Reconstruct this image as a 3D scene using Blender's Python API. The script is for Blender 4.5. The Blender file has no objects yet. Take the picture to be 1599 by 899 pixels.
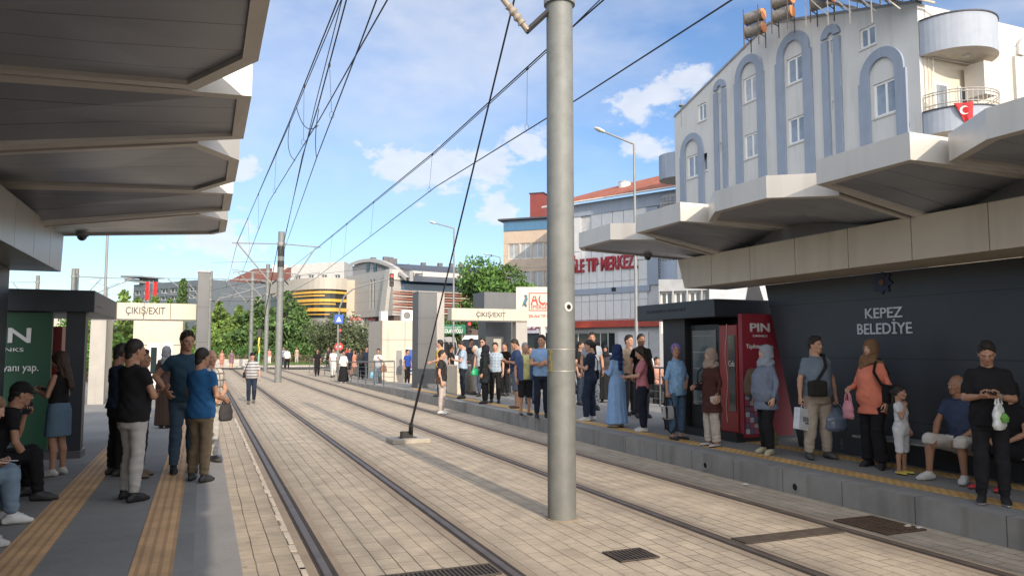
import bpy, math, random
import numpy as np
from mathutils import Vector, Matrix
random.seed(7); rng = np.random.RandomState(11)
S = bpy.context.scene
col = S.collection
R = math.radians
# ---------------------------------------------------------------- camera
FPX, CX, CY, EYE = 1180.0, 799.5, 449.5, 1.878
PSI = R(22.16); PIT = R(4.53)
Fv = Vector((math.sin(PSI)*math.cos(PIT), math.cos(PSI)*math.cos(PIT), math.sin(PIT)))
Rv = Vector((math.cos(PSI), -math.sin(PSI), 0))
Uv = Rv.cross(Fv)
cam = bpy.data.cameras.new('camera'); camo = bpy.data.objects.new('camera', cam); col.objects.link(camo)
camo.matrix_world = Matrix(((Rv.x, Uv.x, -Fv.x, 0), (Rv.y, Uv.y, -Fv.y, 0), (Rv.z, Uv.z, -Fv.z, EYE), (0, 0, 0, 1)))
cam.sensor_width = 36; cam.lens = 36*FPX/1599; cam.clip_start = 0.1; cam.clip_end = 3000
S.camera = camo
S.view_settings.view_transform = 'Standard'; S.view_settings.look = 'None'
S.view_settings.exposure = EXPOSURE = 0.56; S.view_settings.gamma = 1
S.cycles.max_bounces = 6; S.cycles.diffuse_bounces = 4; S.cycles.transparent_max_bounces = 6
S.cycles.use_denoising = True
SUN_EL, SUN_DIR = R(23.5), Vector((-0.022, 1, 0)).normalized()     # light travels along +Y
# ---------------------------------------------------------------- world
def ray(px, py): return Fv + Rv*((px-CX)/FPX) + Uv*((CY-py)/FPX)
w = bpy.data.worlds.new('World'); S.world = w; w.use_nodes = True
nt = w.node_tree; nt.nodes.clear()
def N(t, kind, **kw):
    n = t.nodes.new(kind)
    for k, v in kw.items(): setattr(n, k, v)
    return n
out = N(nt, 'ShaderNodeOutputWorld'); bg = N(nt, 'ShaderNodeBackground'); sky = N(nt, 'ShaderNodeTexSky')
sky.sky_type = 'NISHITA'; sky.sun_disc = False; sky.sun_elevation = SUN_EL
sky.sun_rotation = math.atan2(-SUN_DIR.x, -SUN_DIR.y)
sky.air_density = 1.15; sky.dust_density = .5; sky.ozone_density = 3.5
bg.inputs['Strength'].default_value = 0.112
tc = N(nt, 'ShaderNodeTexCoord')
def wm(op, a, b=None, c=None, clamp=False):
    n = N(nt, 'ShaderNodeMath', operation=op); n.use_clamp = clamp
    for i, v in enumerate((a, b, c)):
        if v is None: continue
        if isinstance(v, (int, float)): n.inputs[i].default_value = v
        else: nt.links.new(v, n.inputs[i])
    return n.outputs[0]
vm = N(nt, 'ShaderNodeVectorMath', operation='MULTIPLY'); nt.links.new(tc.outputs['Generated'], vm.inputs[0]); vm.inputs[1].default_value = (1, 1, 1.7)
nz = N(nt, 'ShaderNodeTexNoise'); nz.inputs['Scale'].default_value = 24; nz.inputs['Detail'].default_value = 9; nz.inputs['Roughness'].default_value = .6
nt.links.new(vm.outputs[0], nz.inputs['Vector'])
nz2 = N(nt, 'ShaderNodeTexNoise'); nz2.inputs['Scale'].default_value = 2.2; nz2.inputs['Detail'].default_value = 6; nz2.inputs['Roughness'].default_value = .55
vm2 = N(nt, 'ShaderNodeVectorMath', operation='MULTIPLY'); nt.links.new(tc.outputs['Generated'], vm2.inputs[0]); vm2.inputs[1].default_value = (1, 1, 2.6)
nt.links.new(vm2.outputs[0], nz2.inputs['Vector'])
mask = None
for (px, py, r) in ((650, 258, .075), (715, 262, .085), (765, 255, .075), (828, 228, .05), (1040, 150, .05), (1085, 130, .055), (1010, 230, .04), (985, 165, .045), (780, 330, .045), (330, 372, .07), (375, 268, .035), (860, 335, .05), (-150, 250, .15), (1900, 60, .12)):
    d = ray(px, py).normalized(); d = Vector((d.x, d.y, d.z*1.7))
    ds = N(nt, 'ShaderNodeVectorMath', operation='DISTANCE'); nt.links.new(vm.outputs[0], ds.inputs[0]); ds.inputs[1].default_value = d
    v = wm('SUBTRACT', 1.0, wm('DIVIDE', ds.outputs['Value'], r))
    mask = v if mask is None else wm('MAXIMUM', mask, v)
mask = wm('MAXIMUM', mask, -1.0)
dens = wm('ADD', mask, wm('MULTIPLY', wm('SUBTRACT', nz.outputs['Fac'], .5), 2.6))
mr = N(nt, 'ShaderNodeMapRange', interpolation_type='SMOOTHSTEP'); nt.links.new(dens, mr.inputs[0]); mr.inputs[1].default_value = .10; mr.inputs[2].default_value = .62; mr.inputs[4].default_value = .74
# thin veil, thicker with height
sep = N(nt, 'ShaderNodeSeparateXYZ'); nt.links.new(tc.outputs['Generated'], sep.inputs[0])
veil = wm('MULTIPLY', wm('SUBTRACT', nz2.outputs['Fac'], .36, clamp=True), wm('MULTIPLY', wm('SUBTRACT', sep.outputs['Z'], .10, clamp=True), 9.0))
veil = wm('MINIMUM', veil, .50)
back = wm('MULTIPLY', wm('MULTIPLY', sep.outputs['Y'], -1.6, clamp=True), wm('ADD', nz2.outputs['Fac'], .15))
cl = wm('MAXIMUM', mr.outputs[0], veil)
nz3 = N(nt, 'ShaderNodeTexNoise'); nz3.inputs['Scale'].default_value = 30; nz3.inputs['Detail'].default_value = 5; nt.links.new(vm.outputs[0], nz3.inputs['Vector'])
shade = N(nt, 'ShaderNodeMixRGB'); nt.links.new(nz3.outputs['Fac'], shade.inputs[0]); shade.inputs[1].default_value = (4.6, 4.9, 5.6, 1); shade.inputs[2].default_value = (6.6, 6.5, 6.4, 1)
mx = N(nt, 'ShaderNodeMixRGB'); nt.links.new(cl, mx.inputs[0]); nt.links.new(shade.outputs[0], mx.inputs[2])
hs = N(nt, 'ShaderNodeMixRGB', blend_type='MULTIPLY'); hs.inputs[0].default_value = 1; hs.inputs[2].default_value = (.92, .97, 1.10, 1)
nt.links.new(sky.outputs[0], hs.inputs[1]); nt.links.new(hs.outputs[0], mx.inputs[1])
# bright haze added to the unseen sky behind the camera as fill light
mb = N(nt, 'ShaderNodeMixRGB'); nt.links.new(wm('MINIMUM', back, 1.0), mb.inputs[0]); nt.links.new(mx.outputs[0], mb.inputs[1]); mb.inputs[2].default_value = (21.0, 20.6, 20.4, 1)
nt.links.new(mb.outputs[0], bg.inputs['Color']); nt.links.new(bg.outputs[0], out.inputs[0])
sun = bpy.data.lights.new('sun', 'SUN'); suno = bpy.data.objects.new('sun', sun); col.objects.link(suno)
sun.energy = 3.15; sun.angle = R(.6); sun.color = (1.0, .84, .66)
ld = Vector((SUN_DIR.x*math.cos(SUN_EL), SUN_DIR.y*math.cos(SUN_EL), -math.sin(SUN_EL)))
suno.rotation_euler = ld.to_track_quat('-Z', 'Y').to_euler()
# ---------------------------------------------------------------- pixel geometry helpers (photo pixels -> true place)
C0 = Vector((0, 0, EYE))
def on_z(px, py, z): r = ray(px, py); return C0 + r*((z-EYE)/r.z)
def on_x(px, py, x): r = ray(px, py); return C0 + r*(x/r.x)
def on_y(px, py, y): r = ray(px, py); return C0 + r*(y/r.y)
def at(px, py, d): return C0 + ray(px, py)*d
def depth(p): return (p-C0).dot(Fv)
PZ = 0.29
# ---------------------------------------------------------------- materials
MATS = {}
def mat(name, c=(.5, .5, .5), rough=.6, metal=0.0, var=.12, vs=3.0, bump=0.0, bs=60.0, emit=None, spec=.5, alpha=None, coat=0, dirt=0.0):
    if name in MATS: return MATS[name]
    m = bpy.data.materials.new(name); m.use_nodes = True; MATS[name] = m
    t = m.node_tree; p = t.nodes['Principled BSDF']
    p.inputs['Roughness'].default_value = rough; p.inputs['Metallic'].default_value = metal
    p.inputs['Specular IOR Level'].default_value = spec
    p.inputs['Base Color'].default_value = (*c, 1)
    tcn = N(t, 'ShaderNodeTexCoord')
    if var > 0:
        nn = N(t, 'ShaderNodeTexNoise'); nn.inputs['Scale'].default_value = vs; nn.inputs['Detail'].default_value = 8; nn.inputs['Roughness'].default_value = .62
        t.links.new(tcn.outputs['Object'], nn.inputs['Vector'])
        mrn = N(t, 'ShaderNodeMapRange'); t.links.new(nn.outputs['Fac'], mrn.inputs[0])
        mrn.inputs[1].default_value = .3; mrn.inputs[2].default_value = .7; mrn.inputs[3].default_value = 1-var; mrn.inputs[4].default_value = 1+var
        mxn = N(t, 'ShaderNodeVectorMath', operation='SCALE'); mxn.inputs[0].default_value = c; t.links.new(mrn.outputs[0], mxn.inputs['Scale'])
        t.links.new(mxn.outputs[0], p.inputs['Base Color'])
        if dirt > 0:   # vertical rain streaks and grime
            mp = N(t, 'ShaderNodeMapping'); mp.inputs['Scale'].default_value = (2.5, 2.5, .22); t.links.new(tcn.outputs['Object'], mp.inputs[0])
            n2 = N(t, 'ShaderNodeTexNoise'); n2.inputs['Scale'].default_value = 1.6; n2.inputs['Detail'].default_value = 7; t.links.new(mp.outputs[0], n2.inputs['Vector'])
            m2 = N(t, 'ShaderNodeMapRange'); t.links.new(n2.outputs['Fac'], m2.inputs[0]); m2.inputs[1].default_value = .52; m2.inputs[2].default_value = .75; m2.inputs[4].default_value = dirt
            mm = N(t, 'ShaderNodeMixRGB'); t.links.new(m2.outputs[0], mm.inputs[0]); t.links.new(mxn.outputs[0], mm.inputs[1]); mm.inputs[2].default_value = (c[0]*.45, c[1]*.4, c[2]*.34, 1)
            t.links.new(mm.outputs[0], p.inputs['Base Color'])
    if bump > 0:
        nb = N(t, 'ShaderNodeTexNoise'); nb.inputs['Scale'].default_value = bs; nb.inputs['Detail'].default_value = 4
        t.links.new(tcn.outputs['Object'], nb.inputs['Vector'])
        b = N(t, 'ShaderNodeBump'); b.inputs['Strength'].default_value = bump; b.inputs['Distance'].default_value = .01
        t.links.new(nb.outputs['Fac'], b.inputs['Height']); t.links.new(b.outputs[0], p.inputs['Normal'])
    if emit: p.inputs['Emission Color'].default_value = (*emit[0], 1); p.inputs['Emission Strength'].default_value = emit[1]
    if coat: p.inputs['Coat Weight'].default_value = coat
    if alpha is not None: p.inputs['Alpha'].default_value = alpha
    return m
def TM(t, op, a, b=None, c=None, clamp=False):
    n = N(t, 'ShaderNodeMath', operation=op); n.use_clamp = clamp
    for i, v in enumerate((a, b, c)):
        if v is None: continue
        if isinstance(v, (int, float)): n.inputs[i].default_value = v
        else: t.links.new(v, n.inputs[i])
    return n.outputs[0]
def paver_mat():
    m = mat('pavers', (.4, .33, .26), .85, var=0); t = m.node_tree; p = t.nodes['Principled BSDF']
    g = N(t, 'ShaderNodeNewGeometry'); mp = N(t, 'ShaderNodeMapping'); t.links.new(g.outputs['Position'], mp.inputs[0]); mp.inputs['Rotation'].default_value = (0, 0, R(90))
    # slight waviness so that the courses are not ruler straight
    wv = N(t, 'ShaderNodeTexNoise'); wv.inputs['Scale'].default_value = 1.3; t.links.new(g.outputs['Position'], wv.inputs['Vector'])
    wa = N(t, 'ShaderNodeVectorMath', operation='SCALE'); t.links.new(wv.outputs['Color'], wa.inputs[0]); wa.inputs['Scale'].default_value = .035
    ad = N(t, 'ShaderNodeVectorMath', operation='ADD'); t.links.new(mp.outputs[0], ad.inputs[0]); t.links.new(wa.outputs[0], ad.inputs[1])
    br = N(t, 'ShaderNodeTexBrick'); t.links.new(ad.outputs[0], br.inputs['Vector'])
    br.inputs['Scale'].default_value = 1; br.offset = .5; br.inputs['Brick Width'].default_value = .31; br.inputs['Row Height'].default_value = .165
    br.inputs['Mortar Size'].default_value = .0055; br.inputs['Mortar Smooth'].default_value = .35; br.inputs['Bias'].default_value = -.1
    br.inputs['Color1'].default_value = (.45, .378, .285, 1); br.inputs['Color2'].default_value = (.385, .325, .25, 1); br.inputs['Mortar'].default_value = (.17, .13, .09, 1)
    n1 = N(t, 'ShaderNodeTexNoise'); n1.inputs['Scale'].default_value = .55; n1.inputs['Detail'].default_value = 9; n1.inputs['Roughness'].default_value = .65; t.links.new(g.outputs['Position'], n1.inputs['Vector'])
    n2 = N(t, 'ShaderNodeTexNoise'); n2.inputs['Scale'].default_value = 45; n2.inputs['Detail'].default_value = 5; t.links.new(g.outputs['Position'], n2.inputs['Vector'])
    # sand lying over the joints in patches
    sf = N(t, 'ShaderNodeMapRange'); t.links.new(n1.outputs['Fac'], sf.inputs[0]); sf.inputs[1].default_value = .42; sf.inputs[2].default_value = .62; sf.inputs[3].default_value = 0; sf.inputs[4].default_value = .72
    ms = N(t, 'ShaderNodeMixRGB'); t.links.new(sf.outputs[0], ms.inputs[0]); t.links.new(br.outputs['Color'], ms.inputs[1]); ms.inputs[2].default_value = (.44, .37, .28, 1)
    n4 = N(t, 'ShaderNodeTexNoise'); n4.inputs['Scale'].default_value = 2.6; n4.inputs['Detail'].default_value = 8; n4.inputs['Roughness'].default_value = .7; t.links.new(g.outputs['Position'], n4.inputs['Vector'])
    st = N(t, 'ShaderNodeMapRange'); t.links.new(n4.outputs['Fac'], st.inputs[0]); st.inputs[1].default_value = .3; st.inputs[2].default_value = .7; st.inputs[3].default_value = .70; st.inputs[4].default_value = 1.2
    fi = TM(t, 'MULTIPLY', st.outputs[0], TM(t, 'ADD', .82, TM(t, 'MULTIPLY', n2.outputs['Fac'], .36)))
    # long joints between the courses, and brown brake dust beside the rails
    sp = N(t, 'ShaderNodeSeparateXYZ'); t.links.new(ad.outputs[0], sp.inputs[0])
    row = TM(t, 'MODULO', TM(t, 'ADD', TM(t, 'DIVIDE', sp.outputs['Y'], .165), 500.0), 1.0); rl = TM(t, 'LESS_THAN', TM(t, 'MINIMUM', row, TM(t, 'SUBTRACT', 1.0, row)), .030)
    fi = TM(t, 'MULTIPLY', fi, TM(t, 'SUBTRACT', 1.0, TM(t, 'MULTIPLY', rl, TM(t, 'SUBTRACT', .5, TM(t, 'MULTIPLY', sf.outputs[0], .35)))))
    gx = N(t, 'ShaderNodeSeparateXYZ'); t.links.new(g.outputs['Position'], gx.inputs[0]); dm = None
    for xr in (1.01, 2.445, 4.77, 6.21):
        q = TM(t, 'ABSOLUTE', TM(t, 'SUBTRACT', gx.outputs['X'], xr)); dm = q if dm is None else TM(t, 'MINIMUM', dm, q)
    dust = TM(t, 'MULTIPLY', TM(t, 'SUBTRACT', 1.0, TM(t, 'DIVIDE', dm, .42), clamp=True), TM(t, 'MULTIPLY', n4.outputs['Fac'], 1.0))
    fi = TM(t, 'MULTIPLY', fi, TM(t, 'SUBTRACT', 1.0, TM(t, 'MULTIPLY', dust, .8)))
    # gum spots
    vo = N(t, 'ShaderNodeTexVoronoi'); vo.inputs['Scale'].default_value = 2.2; t.links.new(g.outputs['Position'], vo.inputs['Vector'])
    fi = TM(t, 'MULTIPLY', fi, TM(t, 'SUBTRACT', 1.0, TM(t, 'MULTIPLY', TM(t, 'LESS_THAN', vo.outputs['Distance'], .055), .35)))
    sc = N(t, 'ShaderNodeVectorMath', operation='SCALE'); t.links.new(ms.outputs[0], sc.inputs[0]); t.links.new(fi, sc.inputs['Scale'])
    t.links.new(sc.outputs[0], p.inputs['Base Color'])
    bu = N(t, 'ShaderNodeBump'); bu.inputs['Strength'].default_value = .7; bu.inputs['Distance'].default_value = .006
    h = TM(t, 'ADD', TM(t, 'MULTIPLY', TM(t, 'SUBTRACT', 1.0, br.outputs['Fac']), TM(t, 'SUBTRACT', 1.0, sf.outputs[0])), TM(t, 'MULTIPLY', n2.outputs['Fac'], .35))
    t.links.new(h, bu.inputs['Height']); t.links.new(bu.outputs[0], p.inputs['Normal'])
    return m
def ground_mat(name, c, var=.2, vs=.6, fine=70, cracks=False, dust=None, spots=0):
    m = mat(name, c, .9, var=0); t = m.node_tree; p = t.nodes['Principled BSDF']
    g = N(t, 'ShaderNodeNewGeometry')
    n1 = N(t, 'ShaderNodeTexNoise'); n1.inputs['Scale'].default_value = vs; n1.inputs['Detail'].default_value = 9; n1.inputs['Roughness'].default_value = .65; t.links.new(g.outputs['Position'], n1.inputs['Vector'])
    n2 = N(t, 'ShaderNodeTexNoise'); n2.inputs['Scale'].default_value = fine; n2.inputs['Detail'].default_value = 4; t.links.new(g.outputs['Position'], n2.inputs['Vector'])
    a = N(t, 'ShaderNodeMapRange'); t.links.new(n1.outputs['Fac'], a.inputs[0]); a.inputs[1].default_value = .28; a.inputs[2].default_value = .72; a.inputs[3].default_value = 1-var; a.inputs[4].default_value = 1+var
    f = TM(t, 'MULTIPLY', a.outputs[0], TM(t, 'ADD', .8, TM(t, 'MULTIPLY', n2.outputs['Fac'], .4)))
    if spots:
        vo = N(t, 'ShaderNodeTexVoronoi'); vo.inputs['Scale'].default_value = spots; t.links.new(g.outputs['Position'], vo.inputs['Vector'])
        f = TM(t, 'MULTIPLY', f, TM(t, 'SUBTRACT', 1.0, TM(t, 'MULTIPLY', TM(t, 'LESS_THAN', vo.outputs['Distance'], .06), .3)))
    if cracks:     # slab joints every 1.2 m
        br = N(t, 'ShaderNodeTexBrick'); t.links.new(g.outputs['Position'], br.inputs['Vector']); br.inputs['Scale'].default_value = 1; br.offset = 0
        br.inputs['Brick Width'].default_value = 1.2; br.inputs['Row Height'].default_value = 1.2; br.inputs['Mortar Size'].default_value = .004
        f = TM(t, 'MULTIPLY', f, TM(t, 'SUBTRACT', 1.0, TM(t, 'MULTIPLY', br.outputs['Fac'], .3)))
    sc = N(t, 'ShaderNodeVectorMath', operation='SCALE'); sc.inputs[0].default_value = c; t.links.new(f, sc.inputs['Scale'])
    t.links.new(sc.outputs[0], p.inputs['Base Color'])
    bu = N(t, 'ShaderNodeBump'); bu.inputs['Strength'].default_value = .35; bu.inputs['Distance'].default_value = .005; t.links.new(n2.outputs['Fac'], bu.inputs['Height']); t.links.new(bu.outputs[0], p.inputs['Normal'])
    return m
def line_mat(name, c, axis, period, width, dark=.45, axis2=None, period2=1, rough=.5, metal=0.0, var=.1, dirt=0.0, bump=True, wid2=None):
    """surface with thin joints every `period` metres along an axis of world space"""
    m = mat(name, c, rough, metal, var=var, vs=1.5, dirt=dirt)
    t = m.node_tree; p = t.nodes['Principled BSDF']; g = N(t, 'ShaderNodeNewGeometry'); s = N(t, 'ShaderNodeSeparateXYZ'); t.links.new(g.outputs['Position'], s.inputs[0])
    def ln(ax, per, wd): return TM(t, 'LESS_THAN', TM(t, 'MODULO', TM(t, 'ADD', TM(t, 'DIVIDE', s.outputs[ax], per), 100.0), 1.0), wd/per)
    f = ln(axis, period, width)
    if axis2: f = TM(t, 'MAXIMUM', f, ln(axis2, period2, wid2 or width))
    src = p.inputs['Base Color'].links[0].from_socket if p.inputs['Base Color'].links else None
    mx = N(t, 'ShaderNodeMixRGB', blend_type='MULTIPLY'); t.links.new(f, mx.inputs[0]); mx.inputs[2].default_value = (dark, dark, dark, 1)
    if src: t.links.new(src, mx.inputs[1])
    else: mx.inputs[1].default_value = (*c, 1)
    t.links.new(mx.outputs[0], p.inputs['Base Color'])
    return m
def cloth(name, c, kind='plain', c2=(.8, .8, .8), scale=1.0, rough=.9):
    key = 'cloth_'+name
    if key in MATS: return MATS[key]
    m = mat(key, c, rough, var=.10, vs=9, bump=.35, bs=220, spec=.2)
    if kind == 'plain': return m
    t = m.node_tree; p = t.nodes['Principled BSDF']; tcn = N(t, 'ShaderNodeTexCoord'); s = N(t, 'ShaderNodeSeparateXYZ'); t.links.new(tcn.outputs['Object'], s.inputs[0])
    if kind == 'stripes': f = TM(t, 'GREATER_THAN', TM(t, 'SINE', TM(t, 'MULTIPLY', s.outputs['Z'], scale)), .1)
    elif kind == 'check':
        f = TM(t, 'MAXIMUM', TM(t, 'GREATER_THAN', TM(t, 'SINE', TM(t, 'MULTIPLY', s.outputs['Z'], scale)), .75), TM(t, 'GREATER_THAN', TM(t, 'SINE', TM(t, 'MULTIPLY', s.outputs['X'], scale)), .75))
    else:
        nn = N(t, 'ShaderNodeTexNoise'); nn.inputs['Scale'].default_value = scale; nn.inputs['Detail'].default_value = 3; t.links.new(tcn.outputs['Object'], nn.inputs['Vector'])
        f = TM(t, 'GREATER_THAN', nn.outputs['Fac'], .54)
    mx = N(t, 'ShaderNodeMixRGB'); t.links.new(f, mx.inputs[0]); mx.inputs[1].default_value = (*c, 1); mx.inputs[2].default_value = (*c2, 1)
    t.links.new(mx.outputs[0], p.inputs['Base Color'])
    return m
# ---------------------------------------------------------------- objects
ROOT = {}
def tag(o, label=None, cat=None, group=None, kind=None):
    if label: o['label'] = label
    if cat: o['category'] = cat
    if group: o['group'] = group
    if kind: o['kind'] = kind
    return o
def thing(name, label, cat, loc=(0, 0, 0), group=None, rz=0.0):
    o = bpy.data.objects.new(name, None); col.objects.link(o); o.location = loc; o.rotation_euler = (0, 0, rz); o.empty_display_size = .2
    ROOT[o.name] = Vector(loc)
    return tag(o, label, cat, group)
class MB:
    def __init__(s): s.v = []; s.f = []; s.m = []; s.cur = 0
    def add(s, vs, fs):
        b = len(s.v); s.v += [tuple(x) for x in vs]; s.f += [tuple(b+i for i in q) for q in fs]; s.m += [s.cur]*len(fs); return s
    def box(s, x0, x1, y0, y1, z0, z1):
        vs = [(x, y, z) for z in (z0, z1) for y in (y0, y1) for x in (x0, x1)]
        return s.add(vs, [(0, 2, 3, 1), (4, 5, 7, 6), (0, 1, 5, 4), (2, 6, 7, 3), (0, 4, 6, 2), (1, 3, 7, 5)])
    def obox(s, c, u, v, n, a, b, d):      # centre, unit axes, half sizes
        c = Vector(c); u = Vector(u)*a; v = Vector(v)*b; n = Vector(n)*d
        vs = [c+u*i+v*j+n*k for k in (-1, 1) for j in (-1, 1) for i in (-1, 1)]
        return s.add(vs, [(0, 2, 3, 1), (4, 5, 7, 6), (0, 1, 5, 4), (2, 6, 7, 3), (0, 4, 6, 2), (1, 3, 7, 5)])
    def prism(s, pts, off):                # planar polygon pushed by a vector
        n = len(pts); off = Vector(off); pts = [Vector(p) for p in pts]
        return s.add(pts+[p+off for p in pts], [tuple(range(n))[::-1], tuple(range(n, 2*n))]+[(i, (i+1) % n, n+(i+1) % n, n+i) for i in range(n)])
    def ring(s, rings, caps=True, closed=True):
        n = len(rings[0]); b = len(s.v); vs = [tuple(p) for r in rings for p in r]; fs = []
        for i in range(len(rings)-1):
            for j in range(n if closed else n-1):
                k = (j+1) % n; fs.append((i*n+j, i*n+k, (i+1)*n+k, (i+1)*n+j))
        if caps: fs.append(tuple(range(n))[::-1]); fs.append(tuple((len(rings)-1)*n+j for j in range(n)))
        return s.add(vs, fs)
    def tube(s, pts, r, n=8, r1=None):
        pts = [Vector(p) for p in pts]; rings = []; m = len(pts)
        ref = None
        for i, p in enumerate(pts):
            d = (pts[min(i+1, m-1)]-pts[max(i-1, 0)]).normalized()
            if ref is None: ref = Vector((0, 0, 1)) if abs(d.z) < .9 else Vector((1, 0, 0))
            a = d.cross(ref).normalized(); b = a.cross(d).normalized(); ref = b
            rr = r if r1 is None else r+(r1-r)*i/(m-1)
            rings.append([p+(a*math.cos(2*math.pi*k/n)+b*math.sin(2*math.pi*k/n))*rr for k in range(n)])
        return s.ring(rings)
    def lathe(s, prof, c, n=16):
        c = Vector(c); return s.ring([[c+Vector((r*math.cos(2*math.pi*k/n), r*math.sin(2*math.pi*k/n), z)) for k in range(n)] for r, z in prof])
    def quad(s, a, b, c, d): return s.add([a, b, c, d], [(0, 1, 2, 3)])
    def build(s, name, m, parent=None, smooth=False, bevel=0, root=None, kind=None, seg=2):
        off = Vector((0, 0, 0))
        if parent is not None:
            q = parent
            while q.parent: q = q.parent
            off = Vector(q.location) if root is None else root
        me = bpy.data.meshes.new(name)
        me.from_pydata([tuple(Vector(v)-off) for v in s.v], [], s.f); me.update()
        ms = m if isinstance(m, (list, tuple)) else [m]
        for x in ms: me.materials.append(x)
        if len(ms) > 1: me.polygons.foreach_set('material_index', s.m)
        if smooth: me.polygons.foreach_set('use_smooth', [True]*len(me.polygons))
        import bmesh
        bm = bmesh.new(); bm.from_mesh(me); bmesh.ops.recalc_face_normals(bm, faces=bm.faces); bm.to_mesh(me); bm.free()
        o = bpy.data.objects.new(name, me); col.objects.link(o)
        if parent is not None: o.parent = parent
        if bevel:
            b = o.modifiers.new('bevel', 'BEVEL'); b.width = bevel; b.segments = seg; b.limit_method = 'ANGLE'; b.angle_limit = R(40)
        if smooth:
            try: me.set_sharp_from_angle(angle=R(38))
            except Exception: pass
        if kind: o['kind'] = kind
        return o
def raw_mesh(name, V, F, mats, parent=None, midx=None, smooth=True):
    me = bpy.data.meshes.new(name); V = np.asarray(V, np.float32); F = np.asarray(F, np.int32)
    me.vertices.add(len(V)); me.vertices.foreach_set('co', V.ravel())
    k = F.shape[1]; me.loops.add(F.size); me.loops.foreach_set('vertex_index', F.ravel())
    me.polygons.add(len(F)); me.polygons.foreach_set('loop_start', np.arange(len(F), dtype=np.int32)*k)
    for x in (mats if isinstance(mats, (list, tuple)) else [mats]): me.materials.append(x)
    if midx is not None: me.polygons.foreach_set('material_index', np.asarray(midx, np.int32))
    me.polygons.foreach_set('use_smooth', [smooth]*len(F)); me.update(calc_edges=True); me.validate()
    o = bpy.data.objects.new(name, me); col.objects.link(o)
    if parent is not None: o.parent = parent
    return o
def copy_tree(o, parent=None):
    c = o.copy(); col.objects.link(c); c.parent = parent
    for ch in list(o.children): copy_tree(ch, c)
    return c
def text(s, origin, u, size, m, parent, name='lettering', ext=.006, bold=0.0, width=None, align='LEFT', v=(0, 0, 1)):
    """flat lettering; origin = left end of the baseline, u = reading direction"""
    cu = bpy.data.curves.new(name, 'FONT'); cu.body = s; cu.size = size/.70; cu.extrude = ext; cu.offset = bold*size; cu.align_x = align
    cu.resolution_u = 3
    o = bpy.data.objects.new(name, cu); col.objects.link(o)
    bpy.context.view_layer.update()
    u = Vector(u).normalized(); v = Vector(v).normalized(); n = u.cross(v)
    sx = 1.0
    if width: sx = width/max(o.dimensions.x, 1e-4)
    me = bpy.data.meshes.new_from_object(o.evaluated_get(bpy.context.evaluated_depsgraph_get())); me.materials.clear(); me.materials.append(m)
    bpy.data.objects.remove(o); o = bpy.data.objects.new(name, me); col.objects.link(o)
    q = parent
    while q is not None and q.parent: q = q.parent
    off = Vector(q.location) if q is not None else Vector((0, 0, 0))
    o.matrix_world = Matrix.Translation(Vector(origin)-off) @ Matrix(((u.x*sx, v.x, n.x, 0), (u.y*sx, v.y, n.y, 0), (u.z*sx, v.z, n.z, 0), (0, 0, 0, 1)))
    if parent is not None: o.parent = parent
    return o
# ================================================================ common materials
M_pave = paver_mat()
M_plat = ground_mat('platform_floor', (.20, .198, .19), .22, .8, 60, cracks=True, spots=3)
M_platedge = ground_mat('platform_edge', (.25, .245, .24), .14, 1.2, 60, spots=3)
M_asph = ground_mat('asphalt', (.075, .073, .07), .25, .3, 50)
M_earth = ground_mat('earth', (.16, .14, .11), .2, .15, 20)
M_curb = mat('curb_concrete', (.42, .40, .36), .9, var=.15, vs=2, bump=.3)
M_conc = mat('concrete', (.27, .26, .24), .9, var=.22, vs=2.2, bump=.4, dirt=.5)
M_steel = mat('rail_steel', (.13, .105, .09), .5, .45, var=.25, vs=4)
M_rust = mat('rail_groove', (.035, .028, .022), .8, var=.3)
M_galv = mat('galvanised_steel', (.175, .185, .178), .62, .15, var=.16, vs=5, bump=.12, bs=30, dirt=.35)
M_galvd = mat('dull_galvanised', (.24, .25, .25), .6, .3, var=.12, vs=3)
M_wire = mat('wire', (.03, .035, .04), .6, .3, var=0)
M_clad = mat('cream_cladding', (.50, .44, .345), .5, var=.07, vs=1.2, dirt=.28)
M_cladg = mat('grey_cladding', (.30, .30, .30), .42, .25, var=.08, vs=1.2, dirt=.2)
M_mono = line_mat('slate_cladding', (.10, .105, .11), 'Z', 1.02, .012, rough=.45, metal=.2, dirt=.2)
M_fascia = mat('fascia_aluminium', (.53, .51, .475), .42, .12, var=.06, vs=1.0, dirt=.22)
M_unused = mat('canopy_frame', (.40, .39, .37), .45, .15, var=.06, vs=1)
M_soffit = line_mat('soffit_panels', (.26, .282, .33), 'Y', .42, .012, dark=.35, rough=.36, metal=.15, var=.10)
M_navy = mat('dark_navy_panel', (.022, .028, .036), .42, .1, var=.15, vs=2)
M_wall = line_mat('dark_wall_panel', (.037, .042, .050), 'Z', .86, .012, dark=.35, rough=.42, metal=.1, var=.12)
M_white = mat('white_paint', (.72, .72, .70), .5, var=.05)
M_black = mat('black_paint', (.015, .015, .016), .5, var=.1)
M_red = mat('vending_red', (.26, .02, .02), .35, var=.05)
M_glass = mat('dark_glass', (.02, .03, .035), .07, var=0, spec=.8)
M_dtext = mat('dark_lettering', (.05, .06, .08), .6, var=0)
M_ltext = mat('pale_lettering', (.55, .60, .64), .6, var=0)
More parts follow.
